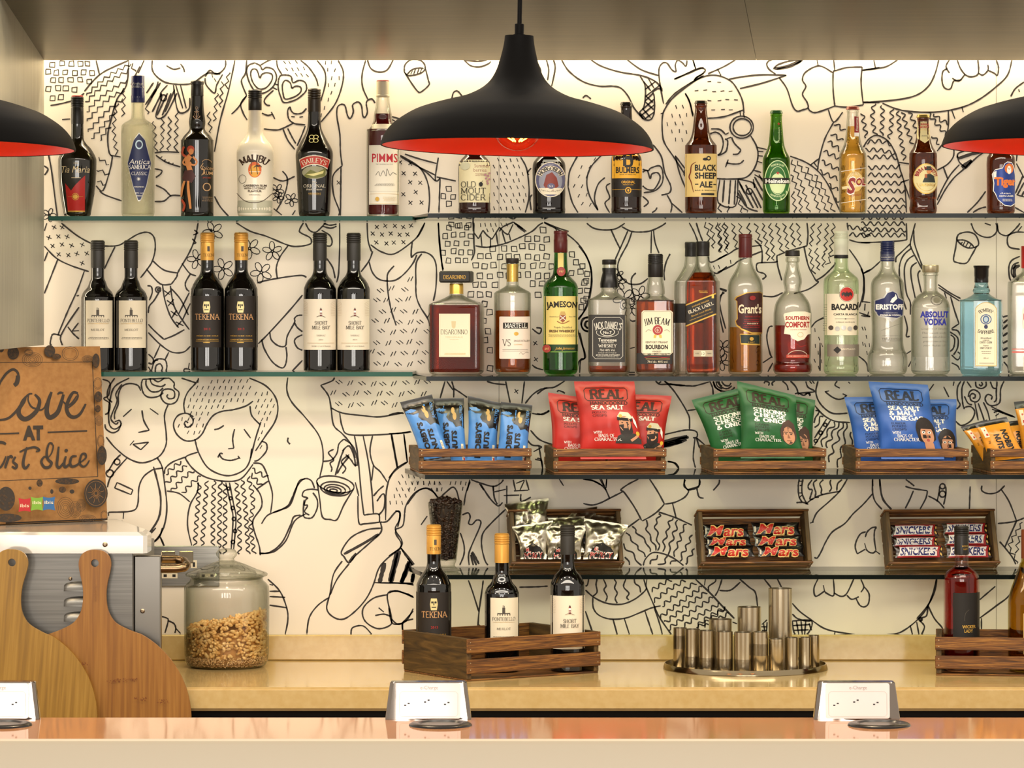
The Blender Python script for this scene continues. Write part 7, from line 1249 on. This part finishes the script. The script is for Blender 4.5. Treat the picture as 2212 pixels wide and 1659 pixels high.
# pizza box
p00, p10, p11, p01 = Wd(-60, 747, .375), Wd(216, 748, .19), Wd(232, 1119, .205), Wd(-60, 1134, .41)
zlid = zt1; p11.z = zlid + .0015; p00.z = p10.z; p01 = p11 + (p00 - p10)
o0 = (p11 + p01) / 2; t = thing('pizza_box', o0, 'upright brown cardboard pizza box printed with love at first slice', 'box'); N = (p11 - p10).cross(p00 - p10).normalized(); N = N if N.y < 0 else -N
KR = noisy('kraft_board', ['8c6234', '9a7040'], (1, 1, 1), 90, 4, .75)
bk = [p - N * .04 for p in (p00, p10, p11, p01)]
b = MB().add([p - o0 for p in (p00, p10, p11, p01)] + [p - o0 for p in bk], [(0, 1, 2, 3), (7, 6, 5, 4), (0, 4, 5, 1), (1, 5, 6, 2), (2, 6, 7, 3), (3, 7, 4, 0)]); b.build('carton', KR, t, 0)
MB().add([p - o0 + N * .0006 for p in (p01.lerp(p11, .2) + Vector((0, 0, .001)), p11 + Vector((0, 0, .001)), p11 + Vector((0, 0, .004)), p01.lerp(p11, .2) + Vector((0, 0, .004)))] , [(0, 1, 2, 3)]).build('flap_slot_shade', mat('slot_shadow', '1c120a', .8), t, 0)  # flat dark strip, the slot's shade painted on the carton
cam0 = Vector((0, -DW, EZ))
def boxs(x, y, off):
    d = Vector(((x - CX) / FPX, 1, -(y - CY) / FPX)); o_ = p10 + N * off; return cam0 + d * ((o_ - cam0).dot(N) / d.dot(N)) - o0
P = Print(boxs, None); IK = mat('box_ink', '2e2620', .7); IR = mat('box_ink_brown', '5a4128', .75)
T3 = lambda st: [(x / 3.858, 730 + y / 3.858) for x, y in P2(st)]
def br(st, w_, taper=.5, sm=5): P.line(T3(st), w_ * 1.55 / 3.858, IK, sm, taper)
P.line(T3('-240,215 0,205 770,200'), 1.2, IK); P.line(T3('770,200 815,1155'), 1.4, IK); P.line(T3('815,1155 0,1190 -240,1200'), 1.2, IK)
br('145,310 150,330 140,375 118,395', 24, .2); br('118,395 150,340 148,290 110,262 60,290 20,340 -10,400 -60,560', 14); br('-60,560 -30,670 30,680 90,655 160,580 190,520 240,470 270,465', 14)
br('290,470 330,520 310,600 250,660 200,675 160,640 160,590 200,530 215,490', 26, .6); br('240,470 235,520 260,570 300,590 340,600 370,580 385,540', 10)
br('430,450 405,520 390,600 400,650 430,660 480,620 510,540 530,470', 26, .5); br('530,460 500,455 480,470', 12); br('520,520 560,560 600,540 640,480', 10); br('650,460 610,455 575,510 555,580 575,640 620,660 670,630 715,550', 20, .5); br('560,590 620,540 650,490 645,460', 10)
P.text('AT', 276 / 3.858, 730 + 788 / 3.858, 44, 29, IK, bold=.06, rot=1); P.rect(103, 730 + 777 / 3.858, 188, 730 + 790 / 3.858 , IK); P.L[1].pop(); P.line(T3('-100,800 60,797 160,793'), 3, IK); P.line(T3('398,786 560,780 727,774'), 3, IK)
br('-60,1080 -20,960 -20,880 20,870 50,885', 16, .3); br('-30,1060 0,1080 30,1040 50,985', 12); br('60,990 70,1000 50,1060 45,1085', 14, .3); br('60,1010 90,985 105,1000', 14, .3); br('130,990 110,1030 140,1060 130,1085 100,1070', 14, .3); br('225,910 200,1000 195,1060 215,1085 245,1050', 16, .4); br('165,950 220,925 290,910 330,935 300,945', 12, .3)
br('440,880 410,880 390,950 400,1010 430,1040 410,1075 370,1075 345,1030 370,990 400,1000', 15, .5); br('425,880 445,900 430,960 400,1000', 8); br('490,905 480,1000 475,1060 495,1080 530,1040', 15, .4); br('550,985 535,1050 550,1075 590,1040', 15, .4); P.ell(553 / 3.858, 730 + 938 / 3.858, 3.6, 3.6, IK); br('640,985 600,990 585,1040 600,1070 640,1060 670,1030', 14, .4); br('665,1040 715,1000 710,965 680,975 665,1040 690,1070 720,1060 745,1020', 12, .4)
def deco(cx_, cy_, rx, ry, kind):
    cx_, cy_, rx, ry = cx_ / 3.858, 730 + cy_ / 3.858, rx / 3.858, ry / 3.858
    if kind == 'ring': P.ring(cx_, cy_, rx, ry, .9, IK); P.ring(cx_, cy_, rx * .78, ry * .78, .6, IK)
    elif kind == 'swirl':
        for k in (1, .8, .6, .42, .24): P.ring(cx_, cy_, rx * k, ry * k, .7, IK)
    elif kind == 'tomato':
        P.ell(cx_, cy_, rx, ry, IK); P.ring(cx_, cy_, rx * .86, ry * .86, .6, KR)
        for a in range(0, 360, 20): P.line([(cx_ + rx * .12 * math.cos(R(a)), cy_ + ry * .12 * math.sin(R(a))), (cx_ + rx * (.4 + .3 * ((a // 20) % 2)) * math.cos(R(a + 6)), cy_ + ry * (.4 + .3 * ((a // 20) % 2)) * math.sin(R(a + 6)))], .7, KR)
    elif kind == 'leafy':
        P.ell(cx_, cy_, rx, ry, IK)
        rr = random.Random(int(cx_)); 
        for k in range(26): a = rr.uniform(0, 6.3); q = math.sqrt(rr.random()) * .85; P.ring(cx_ + rx * q * math.cos(a), cy_ + ry * q * math.sin(a), 1.5, 1.5, .45, IR, n=8)
    elif kind == 'bean': P.ell(cx_, cy_, rx, ry, IK, n=12)
for a in ((110, 125, 48, 55, 'leafy'), (240, 120, 35, 24, 'ring'), (270, 180, 85, 60, 'swirl'), (415, 110, 45, 50, 'leafy'), (470, 155, 38, 24, 'leafy'), (585, 130, 68, 58, 'ring'), (730, 175, 45, 28, 'swirl'), (800, 190, 30, 60, 'leafy'), (815, 380, 34, 48, 'ring'), (820, 490, 32, 45, 'leafy'), (815, 590, 24, 30, 'leafy'), (825, 690, 32, 40, 'swirl'), (850, 980, 40, 80, 'leafy'), (840, 860, 28, 50, 'ring'), (800, 1295, 98, 118, 'tomato'), (545, 1415, 72, 88, 'swirl'), (625, 1430, 50, 66, 'swirl'), (675, 1395, 38, 52, 'swirl'), (560, 1195, 100, 26, 'leafy'), (330, 1210, 26, 30, 'leafy'), (520, 1265, 30, 26, 'leafy'), (600, 1280, 20, 18, 'bean'), (432, 1280, 14, 20, 'bean'), (250, 1252, 14, 14, 'bean'), (50, 1340, 75, 100, 'leafy'), (60, 1500, 120, 36, 'leafy'), (730, 1505, 70, 30, 'swirl'), (870, 1480, 30, 40, 'ring'), (10, 90, 24, 30, 'leafy')): deco(*a)
for c, x, y in (('a8242a', 205, 1392), ('6f9a34', 308, 1382), ('2f5f92', 408, 1380)):
    x0, y0, r_ = x / 3.858, 730 + y / 3.858, 14.5; pts = []
    for k in range(4):
        a0, a1 = R(45 + 90 * k), R(135 + 90 * k)
        for q in range(5): u = q / 5; px_ = math.cos(a0) * (1 - u) + math.cos(a1) * u; py_ = math.sin(a0) * (1 - u) + math.sin(a1) * u; k_ = 1 - .16 * math.sin(math.pi * u); pts.append((x0 + px_ * k_ * r_ * 1.3, y0 + py_ * k_ * r_ * 1.3 * 1.12))
    P.poly(pts, mat('logo_' + c, c, .6)); P.text('ibis', x0, y0 + (1 if c[0] == 'a' else -3), 19, 7.5, mat('logo_text', 'd8c8a8', .6), bold=0.01)
P.build(t, 'print')
# wooden peels
BAM = noisy('bamboo', ['705018', '8c6822', '9e7a32'], (26, 26, .9), 5, 4, .42, .1, (.25, .75)); BAM2 = noisy('bamboo_red', ['704414', '885a1e', '9a6c2c'], (26, 26, .9), 5, 4, .42, .1, (.25, .75))
def peel(cx_, cyc, d, rot, m, label):
    s = SC(d); prf = [(0, -366), (14, -364.5), (26, -358), (33, -347), (35, -333), (32, -314), (27, -292), (25, -269), (27, -244), (34, -224), (48, -207), (75, -193), (100, -184)]
    half = smooth_line(prf, 4); a0 = math.degrees(math.atan2(184, 100)); half += [(209.6 * math.cos(R(a)), -209.6 * math.sin(R(a))) for a in range(int(a0) - 3, -91, -4)] + [(0, 209.6)]
    out = half + [(-x, y) for x, y in reversed(half[1:-1])]
    hole = [(8.5 * math.sin(R(a)), -337 - 8.5 * math.cos(R(a))) for a in range(0, 361, 24)]
    out = [(x * s, -y * s) for x, y in out]; hole = [(x * s, -y * s) for x, y in hole]
    base = Wd(cx_, cyc, d); t = thing('pizza_peel', base, label, 'pizza peel', 'wooden peels leaning on the oven'); t.rotation_euler = (R(-2.0), R(rot), 0)
    bm = bmesh.new()
    for yy in (-.005, .005):
        vo = [bm.verts.new((x, yy, z)) for x, z in out]; vh = [bm.verts.new((x, yy, z)) for x, z in hole[:-1]]
        eo = [bm.edges.new((vo[i], vo[(i + 1) % len(vo)])) for i in range(len(vo))]; eh = [bm.edges.new((vh[i], vh[(i + 1) % len(vh)])) for i in range(len(vh))]
        bmesh.ops.triangle_fill(bm, edges=eo + eh, use_beauty=True)
        if yy < 0: A, A2 = vo, vh
        else:
            for r0, r1 in ((A, vo), (A2, vh)):
                for i in range(len(r0)): bm.faces.new((r0[i], r0[(i + 1) % len(r0)], r1[(i + 1) % len(r1)], r1[i]))
    bmesh.ops.recalc_face_normals(bm, faces=bm.faces); me = bpy.data.meshes.new('board'); bm.to_mesh(me); bm.free(); me.materials.append(m)
    o = bpy.data.objects.new('board', me); COL.objects.link(o); o.parent = t
    md = o.modifiers.new('b', 'BEVEL'); md.width = .0015; md.segments = 2; md.limit_method = 'ANGLE'
    return t
# knots of the bamboo: short dark bars, part of the wood
t2 = peel(204, 1554, .625, 0, BAM2, 'reddish bamboo pizza peel with branded handle, the right one of two')
t1 = peel(1, 1552, .66, 4, BAM, 'pale bamboo pizza peel in front at the left, overlapping the other')
s = SC(.62); P = Print(lambda x, y, off: Vector((x * s, -.0052 - off, -y * s)), None); KN = mat('knot_brown', '6e3a18', .6)
P.text('andora', 1, -272, 34, 8, mat('burn_mark', '8a5a2c', .6), rot=90)
for x, y, w_ in ((70, -85, 44), (38, -82, 20), (150, -40, 26), (100, -45, 30), (-20, -120, 14), (60, 20, 30)):
    rr = random.Random(x)
    for k in range(int(w_ * .9)): P.line([(x + rr.uniform(-.5, .5) * w_, y + rr.uniform(-4, 4)), (x + rr.uniform(-.5, .5) * w_, y + rr.uniform(-4, 4))][:1] * 1 + [(x + rr.uniform(-.5, .5) * w_, y + rr.uniform(-4, 4))], .5, KN) if False else P.ell(x + rr.uniform(-.5, .5) * w_, y + rr.uniform(-4, 4), rr.uniform(.6, 1.6), rr.uniform(.4, 1.4), KN, n=6)
P.build(t2, 'wood_marks')
MB().box(-2.0, -.72, .63, 2.0, -.50, .655).build('lower_ledge', mat('dark_cabinet'), ct, 0)
# socket plate
t = thing('wall_socket', Wd(403.5, 1266, 0), 'brushed steel double wall socket half hidden behind the oven handle and jar', 'wall socket'); o_ = Vector(t.location); SS = SC(0)
def sk(x0, y0, x1, y1, dz, name, m, par=t, r=.001, th=.003):
    a, b_ = Wd(x0, y1, 0) - o_, Wd(x1, y0, 0) - o_; return MB().rbox(a.x, -dz - th, a.z, b_.x, -dz, b_.z, r).build(name, m, par, 0)
sk(333, 1179, 474, 1266, .001, 'face_plate', STEEL, th=.005); IV = mat('socket_ivory', 'd8ccb0', .4)
for x in (349, 388): sk(x, 1190, x + 30, 1216, .0062, 'switch', mat('switch_steel', 'a89c86', .2, .9), r=.0015)
for x in (353, 433):
    h = sk(x - 20, 1210, x - 7, 1227, .0061, 'socket_hole', IV, th=.001, r=.0004); 
    sk(x - 16, 1214, x - 11, 1224, .0072, 'slot', BLACK, h, .0001, .0004)
for x in (350, 352 + 80):
    h = sk(x, 1238, x + 34, 1249, .0061, 'socket_hole', IV, th=.001, r=.0004)
    sk(x + 4, 1240, x + 11, 1246, .0072, 'slot', BLACK, h, .0001, .0004); sk(x + 23, 1240, x + 30, 1246, .0072, 'slot', BLACK, h, .0001, .0004)
# ---------------------------------------------------------------- charging stations and cable grommets on the bar
CHM = mat('chrome_side', '8a8078', .08, 1); WP = mat('charger_face_reflection', 'f4f2ee', .12, 0, coat=.8)  # front's white stands in for the bright window mirrored in the chrome
def charger(cx_, label):
    d = 2.704; s = SC(d); t = thing('charging_station', (Wd(cx_, 0, d).x, -d, BZ), label, 'charging station', 'charging stations along the bar')
    def ring(w_, y0, y1, z, r=.006):
        pts = []
        for cx2, cy2, a0 in ((w_ - r, y1 - r, 0), (-w_ + r, y1 - r, 90), (-w_ + r, y0 + r, 180), (w_ - r, y0 + r, 270)):
            for a in (0, 30, 60, 90): pts.append((cx2 + r * math.cos(R(a0 + a)), cy2 + r * math.sin(R(a0 + a)), z))
        return pts
    MB().loft([ring(.066, 0, .031, 0), ring(.066, 0, .031, .003), ring(.059, .005, .029, .056), ring(.057, .007, .027, .058)]).build('housing', CHM, t, 35)
    F = lambda x, y, off: Vector((x * s, .005 * (83 - y) * s / .056 - .0006 - off, (83 - y) * s))
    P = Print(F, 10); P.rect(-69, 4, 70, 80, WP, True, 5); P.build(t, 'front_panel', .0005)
    P = Print(F, 10); P.frame(-62, 22, 64, 76, mat('panel_line', 'c8c2b8', .4), .7, 5); P.text('e-Charge', 2, 13, 38, 8, mat('charger_text', 'b8a8a0', .4))
    for x, y in ((-46, 49), (-3, 42), (40, 47)): P.rect(x - 6, y + 1, x - 1.5, y + 3.6, BLACK); P.rect(x + 1.5, y - 3, x + 6, y - .4, BLACK)
    P.build(t, 'socket_print', .0008)
charger(-9, 'chrome charging station on the bar, cut by the left edge'); charger(925, 'chrome charging station on the bar below the wine crate'); charger(1852, 'chrome charging station on the bar, the rightmost one')
GR = mat('grommet_black', '1a1612', .25)
for px, lab in ((1, 'black cable grommet ring in the bar, cut by the left edge'), (951.5, 'black cable grommet ring in the bar before the middle charging station'), (1899, 'black cable grommet ring in the bar before the right charging station')):
    d = 2.775; t = thing('cable_grommet', (Wd(px, 0, d).x, -d, BZ), lab, 'grommet', 'cable grommets in the bar')
    MB().lathe([(.048, 0), (.047, .0025), (.043, .0045), (.034, .0045), (.031, .002), (.031, 0)], 0, 56, cap0=False, cap1=False).build('rim', GR, t, 30)
    MB().lathe([(.030, .0005), (.030, .0022), (.001, .0022)], 0, 40).build('cover', mat('grommet_cover', '6a645c', .3, .5), t, 30)
